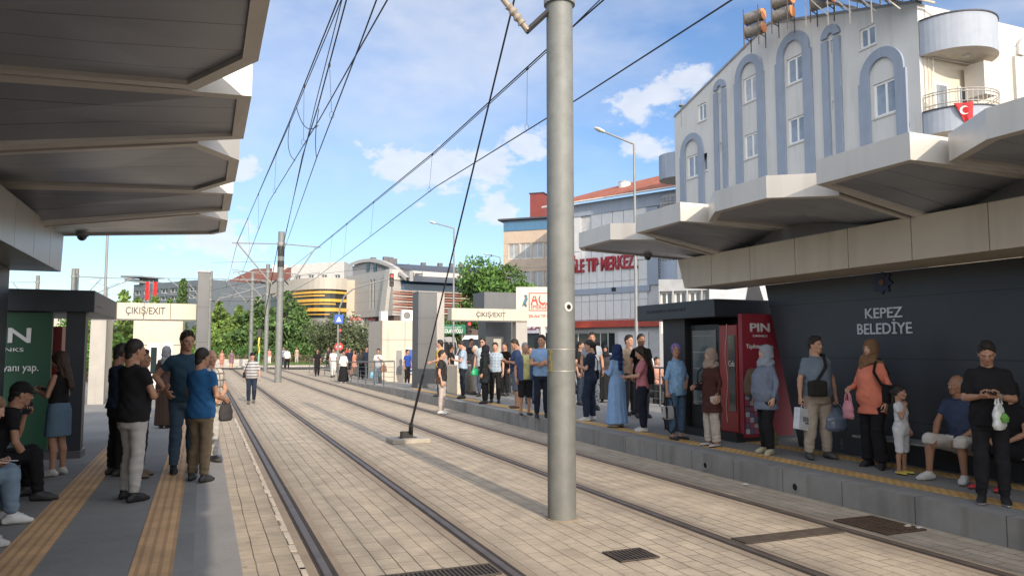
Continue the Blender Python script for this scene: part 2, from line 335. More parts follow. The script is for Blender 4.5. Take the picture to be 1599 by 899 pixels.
def tactile_mat(name, kind):
    m = mat(name, (.60, .37, .185), .8, var=0); t = m.node_tree; p = t.nodes['Principled BSDF']
    g = N(t, 'ShaderNodeNewGeometry'); s = N(t, 'ShaderNodeSeparateXYZ'); t.links.new(g.outputs['Position'], s.inputs[0])
    n1 = N(t, 'ShaderNodeTexNoise'); n1.inputs['Scale'].default_value = 2.5; n1.inputs['Detail'].default_value = 8; t.links.new(g.outputs['Position'], n1.inputs['Vector'])
    wear = N(t, 'ShaderNodeMapRange'); t.links.new(n1.outputs['Fac'], wear.inputs[0]); wear.inputs[1].default_value = .35; wear.inputs[2].default_value = .7; wear.inputs[3].default_value = .82; wear.inputs[4].default_value = 1.15
    if kind == 'bars': h = TM(t, 'GREATER_THAN', TM(t, 'SINE', TM(t, 'MULTIPLY', s.outputs['X'], 2*math.pi/.075)), -.35)
    else: h = TM(t, 'GREATER_THAN', TM(t, 'MULTIPLY', TM(t, 'SINE', TM(t, 'MULTIPLY', s.outputs['X'], 2*math.pi/.12)), TM(t, 'SINE', TM(t, 'MULTIPLY', s.outputs['Y'], 2*math.pi/.12))), .15)
    j = TM(t, 'LESS_THAN', TM(t, 'MODULO', TM(t, 'ADD', TM(t, 'MULTIPLY', s.outputs['Y'], 1/.3), 100), 1.0), .03)
    h2 = TM(t, 'SUBTRACT', h, j, clamp=True)
    f = TM(t, 'MULTIPLY', wear.outputs[0], TM(t, 'ADD', .72, TM(t, 'MULTIPLY', h2, .28)))
    sc = N(t, 'ShaderNodeVectorMath', operation='SCALE'); sc.inputs[0].default_value = (.60, .37, .185) if kind == 'bars' else (.60, .37, .13); t.links.new(f, sc.inputs['Scale']); t.links.new(sc.outputs[0], p.inputs['Base Color'])
    bu = N(t, 'ShaderNodeBump'); bu.inputs['Strength'].default_value = .8; bu.inputs['Distance'].default_value = .006; t.links.new(h2, bu.inputs['Height']); t.links.new(bu.outputs[0], p.inputs['Normal'])
    return m
M_tacb = tactile_mat('tactile_bars', 'bars'); M_tacd = tactile_mat('tactile_dots', 'dots')

def struct(name, mb, m, **k): return mb.build(name, m, kind='structure', **k)
# ================================================================ ground
b = MB(); b.quad((-900, -300, -.06), (900, -300, -.06), (900, 1800, -.06), (-900, 1800, -.06)); struct('terrain', b, M_earth)
b = MB(); b.box(-60, 120, -40, 190, -.055, -.012); struct('road', b, M_asph)
b = MB(); b.box(.312, 7.098, -30, 68.5, -.01, 0); struct('track_paving', b, M_pave)
b = MB(); b.box(.312, 12, 68.5, 70.2, -.01, .0); b.box(-6, .30, 41.5, 70.2, -.01, .0); b.box(7.11, 9.4, 45, 70.2, -.01, 0); struct('pavement', b, M_pave)
b = MB(); b.box(-14, .307, -30, 41, -.01, PZ-.012); struct('platform_base', b, M_conc)
b = MB(); b.box(-14, -.02, -30, 41, PZ-.012, PZ); struct('platform_surface', b, M_plat)
b = MB(); b.box(-.02, .307, -30, 41, PZ-.012, PZ); struct('platform_edge_strip', b, M_platedge)
b = MB(); b.box(7.1, 7.28, -30, 29.6, -.01, PZ); struct('platform_kerb', b, line_mat('kerb_blocks', (.24, .235, .22), 'Y', 1.0, .014, dark=.4, rough=.9, dirt=.6, var=.2))
b = MB(); b.box(7.28, 12.0, -30, 29.6, -.01, PZ-.001); struct('right_platform', b, M_plat)
b = MB(); b.prism([(7.1, 29.6, -.01), (7.1, 29.6, PZ), (7.1, 45, .012), (7.1, 45, -.01)], (2.3, 0, 0)); struct('platform_ramp', b, M_conc)
def strip(name, x0, x1, y0, y1, m):
    b = MB(); b.box(x0, x1, y0, y1, PZ, PZ+.006); struct(name, b, m)
strip('tactile_paving', -.44, -.155, -30, 22, M_tacb)
strip('tactile_paving', -1.40, -1.08, -30, 20, M_tacb)
strip('tactile_paving', 7.52, 7.80, -30, 29, M_tacd)
strip('tactile_paving', 8.55, 8.83, -30, 13, M_tacd)
M_haunch = ground_mat('rail_haunch', (.27, .215, .16), .2, 1.5, 50)
for x in (1.01, 2.445, 4.77, 6.21):
    b = MB(); b.box(x-.15, x+.15, -30, 69.5, 0, .003); struct('rail_haunch', b, M_haunch)
    b = MB(); b.box(x+.036, x+.085, -30, 90, .003, .0055); b.box(x-.062, x-.036, -30, 90, .003, .0055); struct('flange_groove', b, M_rust)
    b = MB(); b.ring([[(x-.036, y, .003), (x+.036, y, .003), (x+.034, y, .014), (x+.024, y, .019), (x-.024, y, .019), (x-.034, y, .014)] for y in (-30, 90)]); struct('rail', b, M_steel)
# haunch edge strips of crumbled mortar beside rail A
b = MB()
for i in range(70):
    y = 2+i*.28+random.random()*.1; wd = .02+random.random()*.03
    b.box(.845-wd, .862, y, y+.2+random.random()*.07, .003, .008)
struct('mortar_edge', b, mat('mortar_light', (.50, .44, .36), .9, var=.2))
# road crossing beyond and the far kerb, verge, lawn
b = MB(); b.box(-60, 60, 78.6, 79.1, -.012, .10); struct('kerb', b, mat('kerb_cream', (.46, .42, .35), .9, var=.15))
b = MB(); b.box(-60, 60, 79.1, 84, -.012, .085); struct('pavement', b, ground_mat('far_paving', (.36, .33, .29), .15, .6, 30))
b = MB(); b.box(-60, 7.0, 84, 160, -.012, .10); b.box(7.0, 26, 84, 97, -.012, .10); struct('lawn', b, ground_mat('lawn_soil', (.05, .10, .022), .3, .4, 30))
# zebra / lane paint on the crossing
b = MB()
for x in (-4, -2.4, -.8): b.box(x, x+.5, 71, 77.8, -.012, -.008)
for y in range(-20, 160, 6): b.box(19.3, 19.42, y, y+3, -.012, -.008)
struct('road_marking', b, mat('road_paint', (.6, .6, .58), .8, var=.2))
# grass blades on the lawn edge
gv = []; gf = []
for i in range(5200):
    x = random.uniform(5, 26); y = 84+random.random()**2*12; h = random.uniform(.06, .2); a = random.random()*6.28; wd = .03
    dx, dy = math.cos(a)*wd, math.sin(a)*wd; k = len(gv); gv += [(x-dx, y-dy, .1), (x+dx, y+dy, .1), (x+random.uniform(-.05, .05), y, .1+h)]; gf.append((k, k+1, k+2))
tag(raw_mesh('lawn_grass', gv, gf, mat('grass_blade', (.09, .17, .035), .8, var=.3), smooth=False), kind='stuff')
# ---- drains and manholes
def grate(name, label, x0, x1, y0, y1, along='x', n=20, rows=1, rust=False, group=None):
    t = thing(name, label, 'drain cover', ((x0+x1)/2, (y0+y1)/2, 0), group)
    mt = mat('rusty_iron', (.13, .085, .055), .8, .3, var=.3, vs=12) if rust else mat('cast_iron', (.085, .07, .06), .7, .4, var=.3, vs=9)
    b = MB(); b.box(x0, x1, y0, y1, .0035, .0065); pit = b.build('pit', mat('pit_black', (.01, .009, .008), 1, var=0), t)
    b = MB(); e = .018
    b.box(x0, x1, y0, y0+e, .0065, .016); b.box(x0, x1, y1-e, y1, .0065, .016); b.box(x0, x0+e, y0+e, y1-e, .0065, .016); b.box(x1-e, x1, y0+e, y1-e, .0065, .016)
    b.build('frame', mt, t)
    b = MB()
    for r in range(rows):
        for i in range(n):
            if along == 'x':
                a = x0+e+(x1-x0-2*e)*(i+.25)/n; c = (x1-x0-2*e)/n*.5; ya = y0+e+(y1-y0-2*e)*r/rows+.004; yb = y0+e+(y1-y0-2*e)*(r+1)/rows-.004
                b.box(a, a+c, ya, yb, .0066, .014)
            else:
                a = y0+e+(y1-y0-2*e)*(i+.25)/n; c = (y1-y0-2*e)/n*.5; xa = x0+e+(x1-x0-2*e)*r/rows+.004; xb = x0+e+(x1-x0-2*e)*(r+1)/rows-.004
                b.box(xa, xb, a, a+c, .0066, .014)
    b.build('bars', mt, t)
p0 = on_z(690, 893, 0); grate('drain_grate', 'slotted iron drain grate between the rails at the bottom edge', 1.16, 2.36, p0.y-.25, p0.y+.06, 'x', 30, 2)
p1 = on_z(985, 867, 0); grate('drain_grate', 'small square iron grate set in the pavers right of the near pole', p1.x-.2, p1.x+.2, p1.y-.17, p1.y+.17, 'x', 9, 3)
p2 = on_z(1235, 836, 0); grate('drain_grate', 'long narrow iron drain channel crossing the right-hand track', 4.87, 6.12, p2.y-.11, p2.y+.11, 'y', 5, 1)
p3 = on_z(1372, 820, 0); grate('drain_grate', 'perforated rusty iron plate beside the right platform kerb', 6.42, 6.98, p3.y-.35, p3.y+.35, 'y', 14, 8, rust=True)
p4 = on_z(690, 693, 0)
# kerb outlets
for px, py in ((1102, 726), (1242, 760)):
    p = on_x(px, py, 7.1)
    b = MB(); n = 18; ri = [[(7.1-.012, p.y+math.cos(2*math.pi*k/n)*r, p.z+math.sin(2*math.pi*k/n)*r) for k in range(n)] for r in (.062, .045)]
    ro = [[(7.099, q[1], q[2]) for q in ri[0]]]
    b.ring(ro+ri+[[(7.094, q[1], q[2]) for q in ri[1]]], caps=False)
    t = thing('drain_outlet', 'round pipe outlet in the kerb below the %s' % ('woman with the beige headscarf' if px < 1200 else 'man with two carrier bags'), 'pipe', (7.1, p.y, p.z)); b.build('ring', M_conc, t)
    b = MB(); b.add([(7.096, q[1], q[2]) for q in ri[1]], [tuple(range(n))]); b.build('hole', mat('pit_black'), t)
# litter
def litter(px, py, lab, c, s):
    p = on_z(px, py, 0); t = MB(); n = 8; import random as rr
    rg = [[p+Vector((math.cos(2*math.pi*k/n)*s*r*(.7+.6*rr.random()), math.sin(2*math.pi*k/n)*s*.55*r*(.7+.6*rr.random()), z*s+.006)) for k in range(n)] for r, z in ((.8, .0), (1, .12), (.7, .3), (.3, .4))]
    t.ring(rg); o = t.build('litter', mat('litter_%d' % px, c, .7, var=.2)); tag(o, lab, 'litter')
litter(1164, 757, 'crumpled white paper scrap beside the right rail', (.7, .65, .6), .05)
litter(1418, 822, 'torn pale wrapper lying on the rusty perforated plate', (.6, .5, .4), .055)
litter(1436, 825, 'long white tissue beside the perforated plate', (.6, .58, .55), .05)
litter(1090, 733, 'flattened paper strip below the kerb outlet', (.5, .5, .48), .05)
litter(346, 777, 'tiny white scrap on the left platform edge', (.7, .7, .7), .012)

# ================================================================ canopies (folded plates)
def inset(poly, d):
    n = len(poly); area = sum(poly[i][0]*poly[(i+1) % n][1]-poly[(i+1) % n][0]*poly[i][1] for i in range(n)); sg = 1 if area > 0 else -1
    L = []
    for i in range(n):
        a, c = Vector(poly[i]), Vector(poly[(i+1) % n]); e = (c-a).normalized(); nn = Vector((-e.y, e.x))*sg; L.append((a+nn*d, e))
    res = []
    for i in range(n):
        p, e = L[i-1]; q, f = L[i]; den = e.x*f.y-e.y*f.x
        if abs(den) < 1e-6: res.append(q); continue
        t_ = ((q-p).x*f.y-(q-p).y*f.x)/den; res.append(p+e*t_)
    return res
def canopy(label, xe, xn, xw, starts, last_joint, zedge=3.76, notch_drop=.09, joint_drop=.27):
    t = thing('station_canopy', label, 'canopy', ((xe+xw)/2, starts[0], PZ))
    def half(poly, za, zb):
        # za, zb: z drop at the wall for the first and second Y limit
        ya = min(p[1] for p in poly); yb = max(p[1] for p in poly)
        def z(p):
            f = (p[1]-ya)/(yb-ya); dr = za+(zb-za)*f; return zedge-dr*abs(p[0]-xe)/abs(xw-xe)
        ins = inset(poly, .10); n = len(poly)
        bt = [(p[0], p[1], z(p)) for p in poly]; bi = [(q.x, q.y, z((q.x, q.y))) for q in ins]; bu = [(q.x, q.y, z((q.x, q.y))+.035) for q in ins]
        tp = [(p[0], p[1], z(p)+.285) for p in poly]
        f = MB()
        for i in range(n):
            j = (i+1) % n
            f.quad(bt[i], bt[j], bi[j], bi[i]); f.quad(bi[i], bi[j], bu[j], bu[i]); f.quad(bt[i], tp[i], tp[j], bt[j])
        cx = sum(p[0] for p in tp)/n; cy = sum(p[1] for p in tp)/n; cz = sum(p[2] for p in tp)/n
        f.add(tp+[(cx, cy, cz+.05)], [(i, (i+1) % n, n) for i in range(n)])
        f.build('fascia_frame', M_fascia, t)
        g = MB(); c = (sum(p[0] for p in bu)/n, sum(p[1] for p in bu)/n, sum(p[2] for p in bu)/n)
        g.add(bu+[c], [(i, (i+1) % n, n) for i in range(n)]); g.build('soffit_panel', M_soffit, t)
    for y in starts:
        for ya_g, yb_g, dr in ((y+1.26, y+1.35, joint_drop),):
            b = MB(); b.quad((xn, ya_g, zedge+.03-dr*abs(xn-xe)/abs(xw-xe)), (xn, yb_g, zedge+.03-dr*abs(xn-xe)/abs(xw-xe)), (xw, yb_g, zedge-dr+.03), (xw, ya_g, zedge-dr+.03)); b.build('gap_shade', M_black, t)  # black sheet across the joint, painting in the shade between the two beams
        half([(xw, y), (xe, y), (xe, y+1.26), (xw, y+1.26)], notch_drop, joint_drop)
        if last_joint and y == starts[-1]:
            half([(xw, y+1.35), (xn, y+1.35), (xe, y+2.1), (xe, y+3.3), ((xe+xn)/2, y+3.6), (xw, y+3.6)], joint_drop, notch_drop+.1)
        else:
            half([(xw, y+1.35), (xn, y+1.35), (xe, y+2.1), (xe, y+3.15), (xn, y+3.86), (xw, y+3.86)], joint_drop, notch_drop)
    return t
canopyL = canopy('folded grey canopy over the left platform', .28, -.10, -2.9, [5.87-3.9*k for k in range(4, 0, -1)]+[5.87, 9.75], True, notch_drop=.12, joint_drop=.50)
canopyR = canopy('folded grey canopy over the right platform, below the white apartment block', 6.52, 6.95, 9.3, [5.40-3.95*k for k in range(3, 0, -1)]+[5.40, 9.36], True, notch_drop=.0, joint_drop=.50)
# camera domes under the far ends
def dome(x, y, z, lab):
    t = thing('security_camera', lab, 'camera', (x, y, z)); b = MB(); b.lathe([(.085, .06), (.09, 0), (.0, 0)], (x, y, z)); b.build('housing', M_galvd, t, smooth=True)
    b = MB(); b.lathe([(.07*math.cos(a), -.07*math.sin(a)) for a in np.linspace(0, 1.5, 6)], (x, y, z)); b.build('dome', M_glass, t, smooth=True)
p = on_y(113, 366, 13.0); dome(-1.75, 12.95, 3.56, 'dark dome camera under the far end of the left canopy')
dome(8.0, 12.6, 3.655, 'small dome camera under the far end of the right canopy')

# ================================================================ shelter walls
def panels(t, x, y0, y1, z0, z1, depth_, sgn, m, step=1.0, name='cladding_panel', endslope=0.0, yref=None):
    ys = [y1-k*step for k in range(int((y1-y0)/step)+1)]
    for k, y in enumerate(ys):
        b = MB(); a = y-step+.012; e = endslope if k == 0 else 0
        b.prism([(x, a, z0), (x, y-e, z0), (x, y, z1), (x, a, z1)], (sgn*depth_, 0, 0)); b.build(name, m, t)
# right: fascia box, dark wall, lettering
t = thing('shelter_wall', 'dark station wall on the right platform lettered KEPEZ BELEDİYE', 'wall', (9.2, 4, PZ))
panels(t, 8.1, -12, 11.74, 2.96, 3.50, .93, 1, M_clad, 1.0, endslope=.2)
b = MB(); b.prism([(9.0, -12, PZ), (9.0, 9.75, PZ), (9.0, 10.45, 2.955), (9.0, -12, 2.955)], (.95, 0, 0)); b.build('wall', M_wall, t)  # depth extended out of sight to keep the sun off the red panel
b = MB(); b.box(8.45, 8.6, -12, 11.6, 3.5, 3.95); b.build('upper_fill', M_cladg, t)
for s, x0, x1, yb, yt in (('KEPEZ', 1350, 1408, 496, 480), ('BELEDİYE', 1338, 1423, 521, 504)):
    a = on_x(x0, yb, 8.99); c = on_x(x1, yb, 8.99); h = on_x((x0+x1)/2, yt, 8.99).z-on_x((x0+x1)/2, yb, 8.99).z
    text(s, (8.99, a.y, (a.z+c.z)/2), (0, -1, 0), h, M_ltext, t, width=abs(a.y-c.y), bold=.012)
p = on_x(1377, 441, 8.985)
b = MB(); n = 16
pts = []
for k in range(n*2):
    r = .17 if k % 4 in (0, 1) else .125; a = math.pi*k/n; pts.append((8.992, p.y+math.cos(a)*r, p.z+math.sin(a)*r))
b.prism(pts, (-.012, 0, 0)); b.build('emblem', mat('emblem_blue', (.016, .026, .075), .5, var=0), t)
b = MB(); b.prism([(8.978, p.y+math.cos(2*math.pi*k/16)*.042, p.z+math.sin(2*math.pi*k/16)*.042) for k in range(16)], (-.008, 0, 0)); b.build('emblem_centre', mat('emblem_orange', (.20, .09, .05), .6, var=0), t)
# left
t = thing('shelter_wall', 'dark station wall behind the bench on the left platform', 'wall', (-2.6, 4, PZ))
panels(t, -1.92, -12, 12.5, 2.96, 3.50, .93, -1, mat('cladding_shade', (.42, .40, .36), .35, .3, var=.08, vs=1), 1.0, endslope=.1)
b = MB(); b.box(-2.8, -2.46, -12, 12.0, PZ, 2.95); b.build('wall', M_wall, t)
b = MB(); b.box(-3.1, -2.95, -12, 12.3, 2.9, 3.95); b.build('upper_fill', M_navy, t)
# ================================================================ benches
def bench(lab, x0, x1, y0, y1):
    t = thing('platform_bench', lab, 'bench', ((x0+x1)/2, (y0+y1)/2, PZ)); z = PZ
    b = MB()
    for i in range(5): w_ = (x1-x0)/5; b.box(x0+i*w_+.006, x0+(i+1)*w_-.006, y0, y1, z+.335, z+.365)
    b.build('seat', M_galvd, t, bevel=.004)
    for y in (y0+.25, (y0+y1)/2, y1-.25):
        b = MB(); b.box((x0+x1)/2-.03, (x0+x1)/2+.03, y-.03, y+.03, z, z+.30); b.box(x0+.03, x1-.03, y-.025, y+.025, z+.30, z+.335); b.build('leg', M_black, t)
bench('metal slat bench along the dark wall on the left platform', -2.4, -1.95, 6.6, 11.3)
bench('metal slat bench below the lettered wall on the right platform', 8.52, 8.95, 4.2, 8.2)

# ================================================================ kiosks with vending machines
def drinks_panel(t, origin, u, w_, h_, m, prefix_extra=True, n=(0, -1, 0)):
    u = Vector(u)
t = thing('drinks_kiosk', 'dark kiosk with fridge and red vending machine on the right platform', 'kiosk', (8.9, 11.8, PZ))
b = MB(); b.box(8.2, 10.6, 10.82, 13.35, 2.42, 2.73); b.build('header', M_navy, t, bevel=.01)
b = MB(); b.box(8.42, 8.98, 12.02, 12.75, PZ, 2.42); b.build('pillar', M_black, t)
b = MB(); b.box(9.1, 10.5, 10.7, 12.7, PZ, 2.42); b.build('back_wall', M_navy, t)
b = MB(); b.box(8.36, 9.0, 10.5, 12.0, PZ, PZ+.14); b.build('plinth', M_black, t)
a = on_x(1028, 486, 8.195); text('VENDING STATION', (8.196, 13.0, 2.56), (0, -1, 0), .055, mat('faint_lettering', (.06, .07, .08), .6, var=0), t, width=1.3)
# fridge
t = thing('display_fridge', 'glass fronted drinks fridge left of the red vending machine', 'fridge', (8.8, 11.55, PZ+.14))
b = MB(); b.box(8.52, 9.08, 11.12, 11.98, PZ+.14, 2.30); b.build('cabinet', M_black, t)
b = MB(); b.box(8.505, 8.52, 11.2, 11.9, PZ+.55, 2.2); b.build('glass_door', mat('fridge_glass', (.10, .13, .14), .08, var=.15, vs=3, spec=.8), t)
b = MB(); b.box(8.49, 8.505, 11.19, 11.215, PZ+.9, PZ+1.7); b.build('handle', M_galv, t)
random.seed(3)
for k in range(5):
    b = MB(); z = PZ+.62+k*.3; b.box(8.500, 8.504, 11.22, 11.88, z-.02, z)
    b.build('shelf', M_galvd, t)
t = thing('vending_machine', 'red vending machine between the fridge and the red advertising panel', 'vending machine', (8.8, 10.85, PZ+.14))
b = MB(); b.box(8.50, 9.08, 10.62, 11.10, PZ+.14, 2.28); b.build('cabinet', M_red, t, bevel=.012)
b = MB(); b.box(8.488, 8.5, 10.66, 10.84, PZ+.5, 2.1); b.build('display', M_glass, t)
b = MB(); pts = [(8.494, 10.90+.03*math.sin(k*.6), PZ+.3+k*.09) for k in range(20)]; b.tube(pts, .006, 5); b.build('trim', mat('pale_trim', (.5, .4, .35), .5, var=0), t)
text('Cola', (8.487, 10.835, PZ+1.27), (0, -1, 0), .10, mat('off_white_letter', (.55, .5, .48), .6, var=0), t, width=.16, name='logo')
# red advertising panel facing the camera
def adpanel(lab, x0, x1, y, z0, z1, c, cx, k, pics=False):
    t = thing('advertising_panel', lab, 'poster panel', ((x0+x1)/2, y, z0))
    b = MB(); b.box(x0, x1, y, y+.10, z0, z1); b.build('board', mat('ad_'+lab[:6], c, .45, var=.06), t)
    W = mat('ad_white', (.62, .62, .62), .6, var=0)
    text('PIN', (cx-.25*k, y-.008, z1-.36*k), (1, 0, 0), .17*k, W, t, width=.50*k, bold=.03, name='logo')
    text('DRINKS', (cx-.17*k, y-.008, z1-.47*k), (1, 0, 0), .045*k, W, t, width=.36*k, name='small_lettering')
    text('Yapılmayanı yap.', (cx-.34*k, y-.008, z1-.70*k), (1, 0, 0), .09*k, W, t, width=.70*k, name='slogan')
    return t
tp_ = adpanel('red drinks advertising panel at the end of the lettered wall', 8.50, 9.55, 10.47, PZ+.08, 2.46, (.25, .02, .035), 8.86, .84)
b = MB()
random.seed(5)
for i in range(9):
    for j in range(4):
        b.cur = (i+j) % 3; b.box(8.53+j*.09, 8.61+j*.09, 10.46, 10.466, PZ+.14+i*.095, PZ+.21+i*.095+random.random()*.02)
b.build('can_pictures', [mat('can_a', (.45, .5, .55), .5), mat('can_b', (.12, .15, .25), .5), mat('can_c', (.4, .1, .15), .5)], tp_)
# left kiosk
t = thing('drinks_kiosk', 'dark kiosk with deep header on the left platform before the exit', 'kiosk', (-2.6, 13.8, PZ))
b = MB(); b.box(-5.2, -1.5, 12.6, 15.6, 2.40, 2.72); b.build('header', M_navy, t, bevel=.01)
b = MB(); b.box(-1.87, -1.62, 12.72, 12.98, PZ, 2.40); b.build('pillar', M_navy, t)
b = MB(); b.box(-5, -4.6, 12.7, 15.4, PZ, 2.4); b.box(-4.6, -2.5, 14.8, 15.4, PZ, 2.4); b.build('back_wall', M_navy, t)
b = MB(); b.box(-2.6, -1.6, 12.62, 13.1, PZ, PZ+.10); b.build('plinth', mat('metal_plinth', (.12, .12, .13), .4, .5), t)
for i in range(3):
    b = MB(); b.lathe([(.012, 0), (.012, .006)], (-1.488, 12.9+i*.25, 2.5), 8); b.build('indicator', mat('amber_lamp', (.3, .15, .05), .5, var=0), t)
t = thing('vending_machine', 'red vending machine inside the left platform kiosk', 'vending machine', (-2.3, 13.4, PZ+.12))
b = MB(); b.box(-2.75, -1.98, 13.15, 13.8, PZ+.10, 2.2); b.build('cabinet', M_red, t, bevel=.012)
b = MB(); b.box(-2.6, -2.12, 13.13, 13.15, PZ+.7, 1.9); b.build('display', M_glass, t)
adpanel('dark green drinks advertising panel on the left platform', -3.4, -2.04, 12.70, PZ+.10, 2.39, (.010, .058, .03), -2.62, 1.2)
# ================================================================ exit gates and monoliths
def seam_panels(t, name, x0, x1, y0, y1, z0, z1, nx, m):
    for i in range(nx):
        a = x0+(x1-x0)*i/nx; c = x0+(x1-x0)*(i+1)/nx
        b = MB(); b.box(a+.006, c-.006, y0, y1, z0, z1); b.build(name, m, t, bevel=.006)
def exit_gate(lab, x0, x1, y, z0, z1, textx, h, posts, nx):
    t = thing('exit_gate', lab, 'gate', ((x0+x1)/2, y, PZ))
    seam_panels(t, 'header', x0, x1, y, y+.45, z0, z1, nx, M_clad)
    b = MB(); b.box(x0+.05, x1-.05, y+.06, y+.39, z0-.03, z0); b.build('header_soffit', M_cladg, t)
    text('ÇIKIŞ/EXIT', (textx[0], y-.008, z0+(z1-z0)*.33), (1, 0, 0), h, M_dtext, t, width=textx[1]-textx[0], bold=.012, ext=.004)
    for a, c in posts:
        b = MB(); b.box(a, c, y+.07, y+.4, PZ, z0-.032); b.build('post', mat('gate_post', (.33, .315, .29), .5, .1, var=.08, dirt=.25), t, bevel=.008)
    return t
yL = 24.2
a = on_y(195, 500, yL); c = on_y(257, 500, yL)
hx0 = on_y(138, 500, yL).x; hx1 = on_y(307, 500, yL).x
tL = exit_gate('cream exit gate lettered ÇIKIŞ/EXIT at the end of the left platform', hx0, hx1-.01, yL, 2.70, 3.17, (a.x, c.x), .20, [(hx0+.05, hx0+.45)], 4)
def monolith(lab, x0, x1, y0, y1, z1, z0=PZ):
    t = thing('marker_pillar', lab, 'pillar', ((x0+x1)/2, (y0+y1)/2, z0))
    b = MB(); b.box(x0, x1, y0, y1, z0, z1); b.build('shaft', M_mono, t, bevel=.01)
    b = MB(); b.box(x0-.012, x1+.012, y0-.012, y1+.012, z1, z1+.03); b.build('cap', M_cladg, t)
x = on_y(326, 500, 23.9).x; monolith('dark square pillar beside the left exit gate', hx1, x, 23.9, 24.6, 4.1)
xr0 = on_y(705, 500, 24.0).x; xr1 = on_y(826, 500, 24.0).x
a = on_y(743, 495, 24).x; c = on_y(789, 495, 24).x
tR = exit_gate('cream exit gate lettered ÇIKIŞ/EXIT on the right platform', xr0, xr1, 24.0, 2.80, 3.20, (a, c), .155, [(on_y(807, 500, 24).x, xr1-.03)], 3)
x0 = on_y(653, 500, 29.4).x; x1 = on_y(682, 500, 29.4).x
monolith('tall dark slab pillar at the far end of the right platform', x0, x1, 29.4, 30.3, 4.12)
b = MB(); b.box(x1, x1+.32, 29.4, 30.1, PZ, 4.1); o = b.build('side_pier', mat('gate_post'), None, bevel=.01); tag(o, 'pale narrow pier joined to the tall dark slab pillar', 'pillar')
b = MB(); b.box(x1+.33, xr0+1.2, 29.5, 29.75, 2.7, 3.35); o = b.build('link_beam', M_cladg, None, bevel=.01); tag(o, 'grey beam linking the dark slab pillar to the right exit gate', 'beam')
t = thing('gate_tower', 'dark grey box tower behind the right exit gate', 'tower', (on_y(780, 500, 25.5).x, 25.6, PZ))
b = MB(); b.box(on_y(756, 500, 25).x, on_y(806, 500, 25).x, 25.0, 26.2, 3.1, 3.85); b.build('upper_box', M_mono, t, bevel=.01)
b = MB(); b.box(on_y(760, 500, 25.1).x, on_y(800, 500, 25.1).x, 25.2, 26, PZ, 3.1); b.build('booth', mat('booth_dark', (.06, .065, .07), .4), t)
b = MB(); b.box(on_y(772, 500, 25.1).x, on_y(784, 500, 25.1).x, 25.18, 25.2, 1.6, 2.2); b.build('notice', mat('notice_paper', (.4, .38, .34), .7), t)
# glass turnstile housings behind the group on the right
for i, px in enumerate((712, 740, 768)):
    p = on_y(px, 590, 25.2); t = thing('ticket_barrier', ('left', 'middle', 'right')[i]+' grey ticket barrier below the right exit gate', 'ticket barrier', (p.x, 25.2, PZ), 'ticket barriers')
    b = MB(); b.box(p.x-.12, p.x+.12, 24.7, 25.9, PZ, PZ+1.0); b.build('housing', M_clad, t, bevel=.03)
    b = MB(); b.box(p.x+.16, p.x+.5, 25.3, 25.33, PZ+.2, PZ+.95); b.build('glass_leaf', mat('barrier_glass', (.25, .28, .28), .1, var=0), t)
# left exit: cream building with door, railing, cabinet
t = thing('station_booth', 'cream station booth with white door behind the left exit gate', 'booth', (-2, 33, 0))
X0 = on_y(208, 520, 32).x; X1 = on_y(285, 520, 32).x
b = MB(); b.box(X0, X1, 32, 36, 0, 3.35); b.build('wall', M_clad, t, bevel=.01)
b = MB(); b.box(X0, X1, 31.985, 31.999, 1.98, 2.0); b.build('joint', M_dtext, t)
dx = on_y(229, 560, 32).x; dw = on_y(250, 560, 32).x-dx
for k in range(2):
    b = MB(); b.box(dx+k*dw, dx+(k+1)*dw-.02, 31.95, 31.995, .02, 2.05); d = b.build('door', mat('door_white', (.62, .6, .54), .5, var=.03), t, bevel=.008)
    b = MB(); b.box(dx+k*dw+dw*.3, dx+k*dw+dw*.75, 31.94, 31.952, .9, 1.9); b.build('pane', M_glass, d)
    b = MB(); b.box(dx+k*dw+dw*.08, dx+k*dw+dw*.14, 31.90, 31.95, 1.0, 1.15); b.build('handle', M_galv, d)
t = thing('ticket_kiosk', 'narrow cream kiosk with window left of the station booth', 'kiosk', (on_y(170, 560, 26).x, 26, PZ))
kx0 = on_y(150, 560, 26).x; kx1 = on_y(166, 560, 26).x
b = MB(); b.box(kx0, kx1, 26, 27.5, 0, 3.0); b.build('wall', M_clad, t, bevel=.02)
b = MB(); b.box(kx0+.15, kx1-.05, 25.985, 26, 1.1, 2.2); b.build('window', M_glass, t)
b = MB(); b.box(kx0+.1, kx1-.02, 25.96, 25.985, 1.04, 1.1); b.build('sill', M_clad, t)
